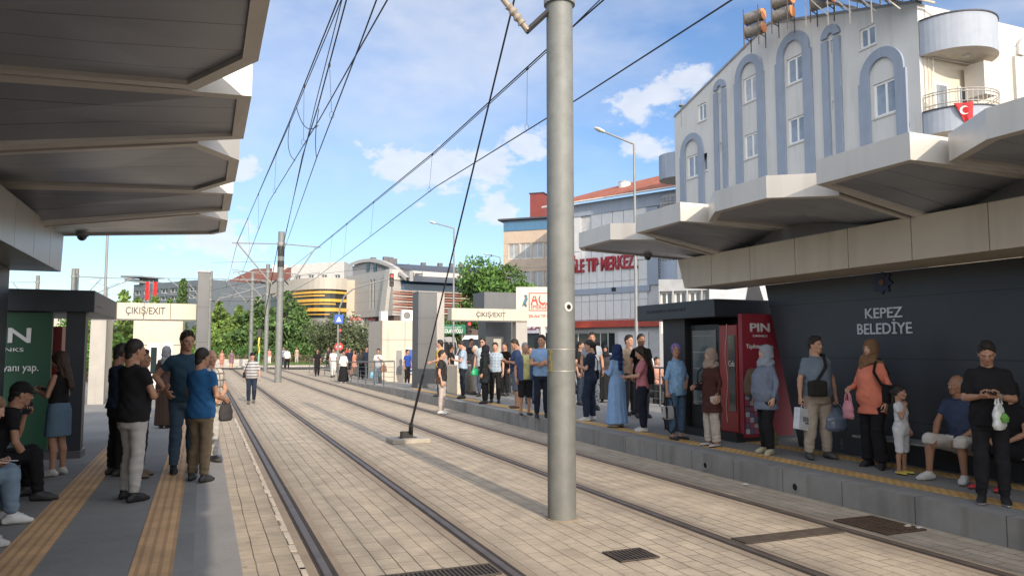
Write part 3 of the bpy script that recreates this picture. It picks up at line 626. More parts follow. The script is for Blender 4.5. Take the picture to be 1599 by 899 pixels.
# cream booth on the right with air conditioner and poster
t = thing('station_booth', 'cream windowless booth behind the railing of the right platform', 'booth', (8, 33.5, 0))
BY = 39.0; bx0, bx1 = on_y(597, 520, BY).x, on_y(597, 520, BY).x+3.3
b = MB(); b.box(bx0, bx1, BY, BY+3.5, 0, 3.30); b.build('wall', mat('booth_cream', (.50, .44, .36), .55, var=.06, dirt=.3), t, bevel=.01)
b = MB(); b.box(bx0, bx1, BY-.014, BY-.001, 2.3, 2.315); b.box(bx0+1.2, bx0+1.215, BY-.014, BY-.001, .0, 3.28); b.build('joint', mat('joint_brown', (.2, .17, .13), .8, var=0), t)
b = MB(); b.box(bx0+.75, bx0+1.05, BY-.02, BY-.001, .5, 1.75); b.build('vent_door', mat('vent_grey', (.2, .2, .2), .5), t)
def aircon(x, y, z, lab):
    t = thing('air_conditioner', lab, 'air conditioner', (x, y, z)); b = MB(); b.box(x, x+.8, y, y+.32, z, z+.58); b.build('casing', M_white, t, bevel=.03)
    b = MB(); n = 14; b.add([(x+.28+.2*math.cos(2*math.pi*k/n), y-.006, z+.29+.2*math.sin(2*math.pi*k/n)) for k in range(n)], [tuple(range(n))]); b.build('fan_grille', mat('fan_dark', (.15, .15, .15), .6), t)
aircon(bx0+1.1, BY+.3, 3.305, 'white air conditioner unit on top of the right cream booth')
b = MB(); b.box(bx0+.02, bx0+.38, BY+.4, BY+1, 3.305, 3.8); o = b.build('vent_cowl', M_white, None, bevel=.03); tag(o, 'small white vent cowl at the corner of the right cream booth', 'vent')
t = thing('poster_case', 'lit blue poster case on the right cream booth', 'poster', (bx0+1.8, BY, .6))
b = MB(); b.box(bx0+1.25, bx0+2.6, BY-.14, BY-.02, .55, 1.85); b.build('case', M_white, t, bevel=.01)
b = MB(); b.box(bx0+1.3, bx0+2.55, BY-.15, BY-.14, .62, 1.79); b.build('poster', mat('poster_blue', (.03, .08, .30), .3, var=.5, vs=2), t)
b = MB()
for k in range(6): b.cur = k % 2; b.box(bx0+1.4+.1*k, bx0+2.0+.06*k, BY-.158, BY-.15, .75+.15*k, .82+.15*k)
b.build('poster_print', [mat('print_a', (.6, .6, .7), .5), mat('print_b', (.5, .1, .08), .5)], t)
# ---- railings
def railing(lab, x, y0, y1, z0, z1f, n, group=None, h=1.05):
    t = thing('railing', lab, 'railing', (x, y0, z0), group)
    zf = lambda y: z0+(z1f-z0)*(y-y0)/(y1-y0)
    for i in range(n):
        y = y0+(y1-y0)*i/(n-1); b = MB(); b.tube([(x, y, zf(y)), (x, y, zf(y)+h)], .025, 8); b.build('post', M_galv, t, smooth=True)
    b = MB(); b.tube([(x, y0, zf(y0)+h), (x, y1, zf(y1)+h)], .028, 8); b.build('handrail', M_galv, t, smooth=True)
    b = MB()
    for k in range(4): b.tube([(x+.03, y0, zf(y0)+.2+k*.2), (x+.03, y1, zf(y1)+.2+k*.2)], .009, 5)
    b.build('wires', M_galv, t)
railing('steel railing along the ramp of the right platform', 7.22, 30.4, 42, PZ, .05, 7)
railing('low steel railing continuing past the ramp towards the crossing', 7.6, 44, 60, 0, 0, 7)
railing('steel railing behind the kiosk on the left platform', -3.2, 18, 24, PZ, PZ, 5)
railing('steel railing at the back of the right platform', 11.6, 11.5, 24, PZ, PZ, 9)
railing('steel railing across the far left of the exit', -3.9, 25, 31, PZ, PZ, 4)

# ================================================================ catenary
def bez(a, b, c, n=12): return [a*(1-t)**2+b*2*t*(1-t)+c*t*t for t in [i/n for i in range(n+1)]]
def mast(lab, x, y, r=.155, h=8.2, arms=((-1, 2.3), (1, 1.9)), az=7.6, bz=5.6, band=False, near=False, group='catenary masts along the tracks'):
    t = thing('catenary_mast', lab, 'mast', (x, y, 0), group)
    b = MB(); b.ring([[(x+rr*math.cos(2*math.pi*k/40), y+rr*math.sin(2*math.pi*k/40), z) for k in range(40)] for z, rr in ((0, r*1.0), (2.5, r*.985), (5, r*.97), (h, r*.93))]); b.build('pole', M_galv, t, smooth=True)
    b = MB(); b.lathe([(r*.94, h), (r*.94, h+.02), (0, h+.06)], (x, y, 0), 24); b.build('cap', M_galvd, t)
    b = MB(); b.lathe([(r+.022, 0), (r+.018, .008), (r+.001, .012)], (x, y, .002), 28); b.build('foot_collar', M_haunch, t)
    if band:
        for z in (2.05+0.0, 1.35): b = MB(); b.lathe([(r*.985+.004, z), (r*.985+.004, z+.025)], (x, y, 0), 40); b.build('strap', mat('strap_steel', (.42, .41, .38), .4, .5), t)
    for (z) in (az, bz+(.22 if near else 0)):
        b = MB(); b.lathe([(r+.02, z-.09), (r+.025, z-.09), (r+.025, z+.09), (r+.02, z+.09)], (x, y, 0), 20); b.build('clamp', M_galvd, t)
    for s, L in arms:
        xt = x+s*L
        b = MB(); b.tube([(x+s*r, y, az), (xt+s*.25, y, az-.08)], .032, 8); b.build('top_arm', M_galvd, t, smooth=True)
        b = MB(); b.tube([(x+s*(r+.56), y, bz+.10), (xt-s*.05, y, az-.12)], .038, 8); b.build('brace', M_galvd, t, smooth=True)
        b = MB(); b.tube([(x+s*r, y, bz+.02), (x+s*(r+.26), y, bz-.25)], .038, 6); b.build('bracket', M_black, t)
        b = MB(); a0 = Vector((x+s*(r+.24), y, bz-.24)); a1 = Vector((x+s*(r+.58), y, bz+.12)); dd = (a1-a0)
        rings = [(0, .035), (.2, .035), (.22, .055), (.3, .035), (.38, .055), (.46, .035), (.54, .055), (.62, .035), (.7, .05), (.72, .035), (1, .035)]
        ax = dd.normalized(); u = ax.cross(Vector((0, 1, 0))).normalized(); v_ = Vector((0, 1, 0))
        b.ring([[a0+dd*f+(u*math.cos(2*math.pi*k/12)+v_*math.sin(2*math.pi*k/12))*q for k in range(12)] for f, q in rings]); b.build('insulator', mat('insulator_cream', (.30, .26, .21), .4), t, smooth=True)
        if not near: b = MB(); b.tube([(x+s*(r+.5), y, bz+.25), (xt+s*.6-s*.4, y, bz+.5), (xt+s*.1, y, bz+.22)], .02, 6); b.build('steady_arm', M_galvd, t) if not near else None
    return t
pm = on_z(880, 812, 0); PMX, PMY = pm.x+.02, pm.y+.08
mN = mast('nearest thick grey tram mast in the middle of the paving', PMX, PMY, .158, 8.4, arms=((-1, 2.3),), bz=5.72, near=True)
for z_ in (on_y(880, 546, PMY-.15).z, on_y(880, 580, PMY-.15).z):
    b = MB(); b.lathe([(.157, z_), (.159, z_+.001), (.159, z_+.011), (.157, z_+.012)], (PMX, PMY, 0), 40); b.build('strap', mat('strap_steel', (.42, .41, .38), .4, .5), mN, smooth=True)
def on_pole(px, py, r=.158):
    d = ray(px, py); best = None
    ox, oy = -PMX, -PMY; a = d.x**2+d.y**2; bb = 2*(ox*d.x+oy*d.y); c = ox*ox+oy*oy-r*r; q = (-bb-math.sqrt(max(bb*bb-4*a*c, 0)))/(2*a); return C0+d*q
# yellow tape remnant, curved on the shaft
random.seed(9)
b = MB(); cols = []
for z0_, z1_, a0, a1 in ((on_pole(860, 580).z, on_pole(860, 546).z, 0, .55), ):
    base = math.atan2(on_pole(857.5, 560).y-PMY, on_pole(857.5, 560).x-PMX)
    for i in range(8):
        for j in range(5):
            if random.random() < .28 and i not in (0, 7): continue
            za = z0_+(z1_-z0_)*i/8; zb = z0_+(z1_-z0_)*(i+1)/8; aa = base-.1+.09*j; ab = aa+.09
            P = lambda a_, z__: (PMX+.1595*math.cos(a_), PMY+.1595*math.sin(a_), z__)
            b.quad(P(aa, za), P(ab, za), P(ab, zb), P(aa, zb))
b.build('tape_remnant', mat('yellow_tape', (.30, .25, .09), .7, var=.4, vs=60), mN)
p = on_pole(888, 479); nrm = Vector((p.x-PMX, p.y-PMY, 0)).normalized(); tg_ = Vector((-nrm.y, nrm.x, 0))
b = MB(); rr_ = lambda r, o: [p+nrm*o+tg_*(r*math.cos(2*math.pi*k/16))+Vector((0, 0, r*math.sin(2*math.pi*k/16))) for k in range(16)]
b.ring([rr_(.055, -.004), rr_(.05, .003), rr_(.028, .004)], caps=False); b.build('primer_patch', mat('patch_pale', (.5, .5, .48), .7), mN)
b = MB(); b.add(rr_(.027, .0045), [tuple(range(16))]); b.build('cable_hole', mat('pit_black'), mN)
p2m = on_z(434, 597, 0); m2 = mast('second tram mast, with burnt dark band near its top', p2m.x, p2m.y, .185, 8.25)
b = MB(); b.lathe([(.178, 6.9), (.182, 6.9), (.182, 7.45), (.178, 7.45)], (p2m.x, p2m.y, 0), 24); b.build('burnt_band', mat('burnt', (.03, .03, .03), .7, var=.5, vs=12), m2, smooth=True)
b = MB(); b.lathe([(.178, 6.3), (.181, 6.3), (.181, 6.65), (.178, 6.65)], (p2m.x, p2m.y, 0), 24); b.build('burnt_band', mat('burnt'), m2, smooth=True)
def farmast(px, ytop, d, lab, **k):
    p = at(px, 560, d); return mast(lab, p.x, p.y, .17, EYE+(543-ytop)/1180*d, az=EYE+(543-ytop)/1180*d-.6, bz=EYE+(543-ytop)/1180*d-2.4, **k)
farmast(415, 412, 60, 'third tram mast, just left of the second one', arms=((-1, 2.3), (1, 2)))
farmast(391, 425, 66, 'fourth slender tram mast left of the third')
farmast(319, 423, 62, 'slender twin mast right of the left exit pillar, nearer half', arms=((-1, 3.0),))
farmast(325, 423, 63, 'slender twin mast right of the left exit pillar, farther half', arms=((1, 5.5), (-1, 2)))
farmast(109, 419, 60, 'left one of the paired masts above the dark kiosk', arms=((1, 2.0),))
farmast(114, 419, 61, 'right one of the paired masts above the dark kiosk', arms=((1, 4.0),))
farmast(53, 430, 70, 'distant mast at the left edge above the kiosk header', arms=((-1, 2.0),))
# behind the camera: the previous mast, so that the wires are carried
mast('tram mast one span behind the camera', 3.6, PMY-33, .158, 8.3)
def wire(lab, pts, r=.011, sag=0.0, name='overhead_wire', group=None):
    P = []
    for i in range(len(pts)-1):
        a, c = Vector(pts[i]), Vector(pts[i+1]); n = max(2, int((c-a).length/1.5)) if sag else 1
        for k in range(n): f = k/n; q = a.lerp(c, f); q.z -= sag*4*f*(1-f); P.append(q)
    P.append(Vector(pts[-1])); b = MB(); b.tube(P, r, 6); o = b.build(name, M_wire, None, smooth=True); tag(o, lab, 'wire', group); return P
AY = p2m.y
def ext(a, c, y): a, c = Vector(a), Vector(c); return a+(c-a)*((y-a.y)/(c.y-a.y))
# left track: messenger, contact, and an overlapping second pair ending on mast two
WA0 = at(528, 0, 11.5); WA1 = Vector((p2m.x-2.3, AY, 7.5)); mA = wire('messenger wire over the left track, leftmost of the bundle', [(1.95, PMY-33, 7.5), (WA0.x+.05, PMY, 7.45), WA0, at(452, 190, 18), WA1, (WA1.x+.3, AY+33, 7.5)], .012, 0)
WB0 = at(605, 0, 8.4); cA = wire('contact wire over the left track reaching the upper edge furthest right', [(1.7, PMY-33, 5.8), WB0, at(498, 188, 13.4), at(420, 315, 22.3), (WA1.x+.25, AY, 5.75), (WA1.x+.5, AY+33, 5.75)], .010)
WC0 = at(541, 0, 11.4); mB = wire('second messenger wire running down to the second mast', [(2.3, PMY-33, 7.5), (WC0.x+.1, PMY, 7.4), WC0, at(497, 165, 14.5), at(472, 245, 18.5), (p2m.x+.1, AY-.2, 7.5)], .012)
WD0 = at(588, 0, 8.7); cB = wire('second contact wire crossing the first and ending at the second mast', [(1.9, PMY-33, 5.8), WD0, at(560, 75, 9.8), at(495, 245, 16), (p2m.x+.12, AY-.2, 7.2)], .010)
wire('thin parallel feeder beside the leftmost messenger', [(1.8, PMY-33, 7.8), (WA0.x-.08, PMY, 7.6), at(533, 0, 11.5), at(456, 185, 18), (WA1.x, AY, 7.56)], .009)
wire('thin parallel feeder beside the second messenger', [(2.2, PMY-33, 7.8), at(534, 0, 11.4), at(492, 165, 14.6), (p2m.x+.08, AY-.2, 7.6)], .008)
# right track
WE = [(5.2, PMY-33, 7.4), at(943, 0, 11.2), at(853, 78, 13.1), at(680, 236, 19.3), (p2m.x+1.9, AY, 7.45), (p2m.x+1.4, AY+33, 7.5)]; wire('messenger wire over the right track, upper of the two', WE, .013)
WF = [(5.5, PMY-33, 5.85), at(1143, 0, 8.5), at(905, 153, 11.9), at(680, 292, 18.9), (p2m.x+1.8, AY, 5.7), (p2m.x+1.2, AY+33, 5.7)]; wire('contact wire over the right track, lower of the two', WF, .011)
wire('return feeder pressed against the right messenger wire', [(5.3, PMY-33, 7.5), at(941, -4, 11.2), at(853, 82, 13.1), at(680, 239, 19.3), (p2m.x+1.9, AY, 7.4)], .009)
def lerp_at(P, y):
    for a, c in zip(P, P[1:]):
        a, c = Vector(a), Vector(c)
        if a.y <= y <= c.y: return a.lerp(c, (y-a.y)/(c.y-a.y))
def dropper(lab, P, Q, y):
    a, c = lerp_at(P, y), lerp_at(Q, y)
    if a is None or c is None: return
    b = MB(); b.tube([a, a.lerp(c, .9)], .004, 5); n = 10; q = a.lerp(c, .95); b.tube([q+Vector((math.cos(k*.63)*.04, 0, math.sin(k*.63)*.06)) for k in range(n+1)], .004, 5)
    b.box(a.x-.02, a.x+.02, a.y-.02, a.y+.02, a.z-.05, a.z); o = b.build('wire_dropper', M_wire); tag(o, lab, 'wire hanger', 'droppers hanging between overhead wires')
nd = ('first', 'second', 'third', 'fourth', 'fifth', 'sixth')
for i, y in enumerate((12.4, 18.6, 26.5, 32.5, 37)): dropper(nd[i]+' dropper from the near mast on the right wires', WE, WF, y)
for i, y in enumerate((15.5, 21.5, 28, 34)): dropper(nd[i]+' dropper from the near mast on the left wires', mA, cA, y)
dropper('long dropper near the top on the second messenger', mB, cB, 13)
# hanging jumper loops
def jumper(lab, a, m_, c): b = MB(); b.tube(bez(Vector(a), Vector(m_), Vector(c), 16), .009, 6); o = b.build('jumper_cable', M_wire, smooth=True); tag(o, lab, 'cable')
jumper('looped jumper cable hanging between the left messengers', at(463, 168, 16.5), at(475, 215, 16.5), at(497, 196, 15.5))
jumper('slack jumper cable hanging off the leftmost messenger', at(453, 190, 19), at(444, 240, 19), at(461, 251, 19))
jumper('short hooked jumper cable near the lower left wires', at(498, 170, 16), at(490, 210, 16), at(494, 245, 17))
# guy wire with anchor block
g0 = on_z(637, 690, 0); g0 = Vector((g0.x, g0.y, .10)); gtop = Vector((PMX-.02, PMY+.15, 7.9))
wire('taut guy wire from the anchor block to the near mast', [g0.lerp(gtop, .16), gtop], .014, name='guy_wire')
t = thing('guy_anchor', 'concrete block with steel bracket holding the guy wire', 'anchor', (g0.x, g0.y, 0))
b = MB(); b.box(g0.x-.38, g0.x+.38, g0.y-.3, g0.y+.3, 0, .09); b.build('block', mat('block_concrete', (.36, .33, .28), .9, var=.2, bump=.4), t, bevel=.012)
b = MB(); b.box(g0.x-.16, g0.x+.10, g0.y-.02, g0.y+.02, .09, .22); b.box(g0.x-.18, g0.x+.16, g0.y-.09, g0.y+.09, .09, .105); b.build('bracket', M_black, t, bevel=.004)
b = MB(); b.tube([g0+Vector((.06, 0, .08)), g0.lerp(gtop, .035)], .045, 10); b.tube([g0.lerp(gtop, .03), g0.lerp(gtop, .165)], .026, 8); b.build('turnbuckle', M_black, t, smooth=True)
t = thing('guy_anchor', 'distant dark guy rod beside the second mast', 'anchor', (p2m.x-1.3, AY+4, 0))
q0 = Vector((p2m.x-1.0, AY+5, 0)); b = MB(); b.tube([q0, Vector((p2m.x-.1, AY, 8))], .02, 6); b.build('rod', M_black, t); b = MB(); b.box(q0.x-.25, q0.x+.25, q0.y-.25, q0.y+.25, 0, .08); b.build('block', M_conc, t)
# cross-span cables at distance
for i, (a, c) in enumerate((((318, 470), (436, 470)), ((318, 456), (436, 430)), ((391, 440), (640, 412)), ((330, 410), (436, 408)))):
    wire(nd[i]+' thin cross wire strung between the far masts', [at(a[0], a[1], 60), at(c[0], c[1], 58)], .012, group='cross wires between far masts')

# ================================================================ street lamps, signals, signs
def street_lamp(lab, px, py_top, d, arm_px, arm_py, ybase=None, r=.075):
    top = at(px, py_top, d); x, y, h = top.x, top.y, top.z; t = thing('street_lamp', lab, 'street lamp', (x, y, 0))
    b = MB(); b.tube([(x, y, 0), (x, y, h*.5), (x, y, h)], r, 12, r*.55); b.build('pole', M_galvd, t, smooth=True)
    tip = at(arm_px, arm_py, d); tip = Vector((tip.x, tip.y, tip.z)); top = Vector((x, y, h))
    hd = tip-top; s = top+hd*.75
    b = MB(); b.tube([top, top+Vector((0, 0, .02)), s], r*.5, 8); b.build('arm', M_galvd, t, smooth=True)
    b = MB(); u = hd.normalized(); sd = u.cross(Vector((0, 0, 1))).normalized(); up = sd.cross(u)
    L = hd.length*.25
    rg = []
    for f, wd, ht in ((0, .05, .04), (.15, .1, .06), (.6, .15, .075), (.95, .1, .05), (1.1, .02, .02)): rg.append([s+u*(L*f)+sd*(wd*math.cos(2*math.pi*k/12))+up*(ht*math.sin(2*math.pi*k/12)) for k in range(12)])
    b.ring(rg); b.build('lamp_head', mat('lamp_head', (.55, .55, .52), .5), t, smooth=True)
street_lamp('tall street lamp in front of the hospital, arm to the left', 990, 226, 30, 929, 200)
street_lamp('street lamp rising behind the right exit gate', 709, 357, 44, 671, 346)
street_lamp('distant street lamp beside the beige block', 781, 402, 62, 756, 396)
tpos = at(168, 365, 42); t = thing('street_lamp', 'thin lamp pole rising behind the left kiosk', 'street lamp', (tpos.x, tpos.y, 0))
b = MB(); b.tube([(tpos.x, tpos.y, 0), (tpos.x, tpos.y, 11)], .085, 10, .06); b.build('pole', M_galvd, t, smooth=True)
b = MB(); b.tube([(tpos.x-1.5, tpos.y, 11.1), (tpos.x, tpos.y, 11), (tpos.x+1.5, tpos.y, 11.1)], .04, 8); b.build('arm', M_galvd, t)
tpos = at(168, 448, 95); t = thing('street_lamp', 'far double-armed street lamp beyond the kiosk header', 'street lamp', (tpos.x, tpos.y, 0))
b = MB(); b.tube([(tpos.x, tpos.y, 0), (tpos.x, tpos.y, tpos.z)], .08, 8); b.build('pole', M_galvd, t)
for s in (-1, 1):
    b = MB(); b.tube([(tpos.x, tpos.y, tpos.z), (tpos.x+s*1.4, tpos.y-.3, tpos.z+.6)], .03, 6); b.build('arm', M_galvd, t)
    b = MB(); b.box(tpos.x+s*1.6-.3, tpos.x+s*1.6+.3, tpos.y-.4, tpos.y-.15, tpos.z+.55, tpos.z+.65); b.build('lamp_head', M_white, t)
def signal_head(t, c, s=1.0, lit=0, name='signal_head'):
    b = MB(); b.box(c.x-.15*s, c.x+.15*s, c.y, c.y+.2*s, c.z-.5*s, c.z+.5*s); h = b.build(name, M_black, t, bevel=.02)
    for k in range(3):
        z = c.z+(.3-.3*k)*s; on = k == lit
        m = mat('signal_red_on', (.5, .02, .02), .4, var=0, emit=((1, .06, .05), 1.2)) if on else mat('signal_lens_off', (.05, .04, .03), .3, var=0)
        b = MB(); b.prism([(c.x+.105*s*math.cos(2*math.pi*j/14), c.y-.004, z+.105*s*math.sin(2*math.pi*j/14)) for j in range(14)], (0, -.015, 0)); b.build('lens', m, h)
        b = MB(); b.ring([[(c.x+.125*s*math.cos(math.pi*j/8), yy, z+.125*s*math.sin(math.pi*j/8)) for j in range(9)] for yy in (c.y-.001, c.y-.16*s)], caps=False, closed=False); b.build('visor', M_black, h)
d = 58
base = at(528, 555, d); base.z = 0
t = thing('traffic_light', 'traffic light hung from a long curved mast arm before the arched building', 'traffic light', (base.x, base.y, 0))
pp = [base, at(528, 500, d), at(531, 478, d), at(538, 462, d), at(550, 452, d), at(566, 446, d), at(608, 435, d)]
b = MB(); b.tube(pp, .075, 10, .05); b.build('mast_arm', M_galvd, t, smooth=True)
signal_head(t, at(612, 437, d), 1.0); signal_head(t, at(531, 521, d), .9, lit=0)
b = MB(); c = at(529, 498, d-.2); b.box(c.x-.32, c.x+.32, c.y-.03, c.y, c.z-.33, c.z+.33); sg = b.build('crossing_sign', mat('sign_blue', (.01, .09, .45), .4, var=0), t)
b = MB(); b.prism([(c.x-.2, c.y-.04, c.z-.2), (c.x+.2, c.y-.04, c.z-.2), (c.x, c.y-.04, c.z+.2)], (0, .006, 0)); b.build('triangle', M_white, sg)
c = at(693, 513, 46)
t = thing('traffic_light', 'small traffic light with red lamp beside the green signboard', 'traffic light', (at(733, 560, 46).x, at(733, 560, 46).y, 0))
c = at(733, 512, 46); b = MB(); b.tube([(c.x, c.y+.1, 0), (c.x, c.y+.1, c.z-.5)], .05, 8); b.build('pole', M_galvd, t); signal_head(t, c, .9)
# stop sign
c = at(529, 541, 63); t = thing('stop_sign', 'red octagonal stop sign above the crossing pedestrians', 'road sign', (c.x, c.y, 0))
b = MB(); b.tube([(c.x, c.y+.04, 0), (c.x, c.y+.04, c.z)], .03, 8); b.build('pole', M_galvd, t)
b = MB(); b.prism([(c.x+.36*math.cos(math.pi/8+math.pi*k/4), c.y, c.z+.36*math.sin(math.pi/8+math.pi*k/4)) for k in range(8)], (0, .02, 0)); b.build('plate', mat('sign_red', (.55, .03, .03), .4, var=0), t)
text('DUR', (c.x-.22, c.y-.005, c.z-.08), (1, 0, 0), .17, M_white, t, width=.44, bold=.03)
# green signboard
u = Rv; c = at(690, 515, 50); t = thing('signboard', 'green shop signboard reading KOLAY YOLU behind the exit gate', 'sign', (c.x, c.y, 0))
a0 = at(684, 518, 50); a1 = at(726, 506, 50)
b = MB(); b.prism([at(688, 521, 50), at(727, 521, 50), at(727, 507, 50), at(688, 507, 50)], Fv*.1); b.build('board', mat('sign_green', (.01, .16, .08), .5, var=.05), t)
for px in (692, 722): q = at(px, 514, 50.15); b = MB(); b.tube([(q.x, q.y, 0), (q.x, q.y, q.z)], .05, 6); b.build('post', M_galvd, t)
text('KOLAY YOLU', at(691, 519.5, 49.97), u, .26, M_white, t, width=(at(722, 519, 50)-at(691, 519, 50)).length, bold=.03)
text('ANTALYA ULAŞIM', at(694, 512, 49.97), u, .10, M_white, t, width=(at(720, 519, 50)-at(694, 519, 50)).length, name='small_lettering')
# red emergency board in front of the hospital
d = 41; t = thing('signboard', 'cream ACİL emergency board on two posts left of the near mast', 'sign', tuple(Vector((at(850, 560, d).x, at(850, 560, d).y, 0))))
b = MB(); b.prism([at(806, 510, d), at(884, 510, d), at(884, 448, d), at(806, 448, d)], Fv*.25); b.build('board', mat('board_cream', (.62, .56, .48), .5, var=.04), t)
for px in (847, 880): q0 = at(px, 509, d+.1); b = MB(); b.box(q0.x-.14, q0.x+.14, q0.y-.1, q0.y+.1, 0, q0.z-.01); b.build('post', mat('board_cream'), t)
RT = mat('sign_red_letter', (.55, .05, .03), .5, var=0); wpx = lambda a, b_, dd: (b_-a)/1180*dd
text('ACİL', at(829, 475, d-.03), u, .60, RT, t, width=wpx(829, 868, d), bold=.02)
text('EMERGENCY', at(829, 482, d-.03), u, .22, RT, t, width=wpx(829, 868, d), name='small_lettering')
text('ŞELALE TIP MERKEZİ', at(825, 495, d-.03), u, .14, RT, t, width=wpx(825, 876, d), name='small_lettering')
b = MB(); b.tube([at(820, 460, d-.05), at(823, 466, d-.05), at(820, 473, d-.05), at(822, 478, d-.05)], .05, 6); b.tube([at(823, 461, d-.05), at(819, 470, d-.05), at(817, 477, d-.05)], .04, 6); b.build('emblem', mat('emblem_teal', (.1, .2, .25), .5), t)
b = MB()
for (a_, b_, c_, e_) in ((826, 871, 457, 458), (826, 871, 484, 485)): b.prism([at(a_, e_, d-.03), at(b_, e_, d-.03), at(b_, c_, d-.03), at(a_, c_, d-.03)], Fv*.02)
for px in (826, 870): b.prism([at(px, 484, d-.03), at(px+1, 484, d-.03), at(px+1, 458, d-.03), at(px, 458, d-.03)], Fv*.02)
b.build('border', RT, t)
# ================================================================ buildings
from mathutils.geometry import tessellate_polygon
class Pl:
    def __init__(s, a, c):           # two ground points, left and right as the camera sees them
        s.a = Vector((a[0], a[1], 0)); s.u = (Vector((c[0], c[1], 0))-s.a).normalized(); s.n = Vector((0, 0, 1)).cross(s.u)*-1
        if s.n.dot(C0-s.a) < 0: s.n = -s.n
    def uz(s, px, py):
        r = ray(px, py); k = (s.a-C0).dot(s.n)/r.dot(s.n); p = C0+r*k; return ((p-s.a).dot(s.u), p.z)
    def pt(s, u, z, o=0.0): p = s.a+s.u*u+s.n*o; return Vector((p.x, p.y, z))
def flat(px, d): p = at(px, 543, d); return (p.x, p.y)
def facade(t, pl, outline, holes, m, name='wall', depth_=.2, body=10.0, mbody=None):
    """outline and holes in (u, z); real openings with reveals, and the mass of the building behind"""
    b = MB(); loops = [outline]+holes
    tri = tessellate_polygon([[Vector((u, z, 0)) for u, z in L] for L in loops]); flatp = [p for L in loops for p in L]
    b.add([pl.pt(u, z) for u, z in flatp], [tuple(x) for x in tri])
    for L in holes:
        for i in range(len(L)):
            p, q = L[i], L[(i+1) % len(L)]; b.quad(pl.pt(*p), pl.pt(*q), pl.pt(*q, -depth_), pl.pt(*p, -depth_))
    n = len(outline); bo = [pl.pt(u, z, -body) for u, z in outline]; fr = [pl.pt(u, z) for u, z in outline]
    for i in range(n): b.quad(fr[i], fr[(i+1) % n], bo[(i+1) % n], bo[i])
    b.add(bo, [tuple(range(n))])
    return b.build(name, m, t)
def rect(u0, z0, u1, z1): return [(u0, z0), (u1, z0), (u1, z1), (u0, z1)]
def window(t, pl, u0, z0, u1, z1, mf, mp, mull=1, fr=.06, dep=.14, sill=None, rows=0, back=None):
    b = MB(); w_ = u1-u0; o0, o1 = -dep, -dep+.05
    def bar(a, c, z_, z__): b.prism([pl.pt(a, z_, o1), pl.pt(c, z_, o1), pl.pt(c, z__, o1), pl.pt(a, z__, o1)], pl.n*(o0-o1))
    bar(u0, u0+fr, z0, z1); bar(u1-fr, u1, z0, z1); bar(u0+fr, u1-fr, z0, z0+fr); bar(u0+fr, u1-fr, z1-fr, z1)
    for k in range(mull): c = u0+w_*(k+1)/(mull+1); bar(c-fr*.5, c+fr*.5, z0+fr, z1-fr)
    for k in range(rows): c = z0+(z1-z0)*(k+1)/(rows+1); bar(u0+fr, u1-fr, c-fr*.4, c+fr*.4)
    f = b.build('window', mf, t)
    b = MB(); b.quad(pl.pt(u0+fr*.5, z0+fr*.5, o0+.015), pl.pt(u1-fr*.5, z0+fr*.5, o0+.015), pl.pt(u1-fr*.5, z1-fr*.5, o0+.015), pl.pt(u0+fr*.5, z1-fr*.5, o0+.015)); b.build('pane', mp, f)
    if sill: b = MB(); b.prism([pl.pt(u0-.05, z0-.07, .05), pl.pt(u1+.05, z0-.07, .05), pl.pt(u1+.05, z0, .05), pl.pt(u0-.05, z0, .05)], pl.n*-.17); b.build('sill', sill, f)
    return f
M_bw = mat('white_render', (.60, .595, .575), .85, var=.05, vs=.6, dirt=.22, bump=.1)
M_blue = mat('blue_grey_render', (.28, .33, .41), .85, var=.06, vs=1.0, dirt=.15)
M_pane = [mat('curtained_pane_%d' % i, c, .08, var=.25, vs=1.2, spec=.7) for i, c in enumerate(((.16, .19, .22), (.26, .28, .29), (.08, .10, .12), (.035, .05, .06)))]
M_frm = mat('window_frame_white', (.62, .62, .60), .5, var=0)
# ---- white apartment block with blue arches
XF = 26.5
def yz(px, py): p = on_x(px, py, XF); return p.y, p.z
yb_, _ = yz(1057, 400); ya_, _ = yz(1436, 100)
pl = Pl((XF, yb_), (XF, ya_))            # u runs from the far corner towards the camera
def U(px, py): u, z = pl.uz(px, py); return u, z
t = thing('apartment_block', 'white apartment block with tall blue-grey arches and round balconies', 'building', (XF+5, 30, 0))
L_ = yb_-ya_
oz = [U(1057, 182)[1], U(1201, 38)[1], U(1436, 3)[1]]
outline = [(0, 0), (L_, 0), (L_, oz[2]), (U(1201, 38)[0], oz[1]), (0, oz[0])]
wins = []   # (u0,z0,u1,z1,mull)
def WR(x0, x1, yt, yb, mull=1, n=2):     # px rect measured at the window centre
    xm = (x0+x1)/2; u0, _ = U(x0, yt); u1, _ = U(x1, yt); _, z1 = U(xm, yt); _, z0 = U(xm, yb); wins.append((u0, z0, u1, z1, mull, n)); return z0, z1
WR(1073, 1092, 242, 277); WR(1123.5, 1129, 143, 161, 0, 3); WR(1123.8, 1129.4, 223, 236, 0, 3)
WR(1160.5, 1184, 119, 158, 1, 1); WR(1162, 1186, 208, 246, 1, 1); WR(1228, 1255.5, 88, 129); WR(1230.5, 1258, 182, 223)
WR(1297, 1304.5, 62, 82, 0, 3); WR(1299.5, 1306, 157, 172, 0, 3); WR(1363, 1401, 126, 180); WR(1089.5, 1102.5, 162, 189); WR(1341.5, 1367, 42, 74)
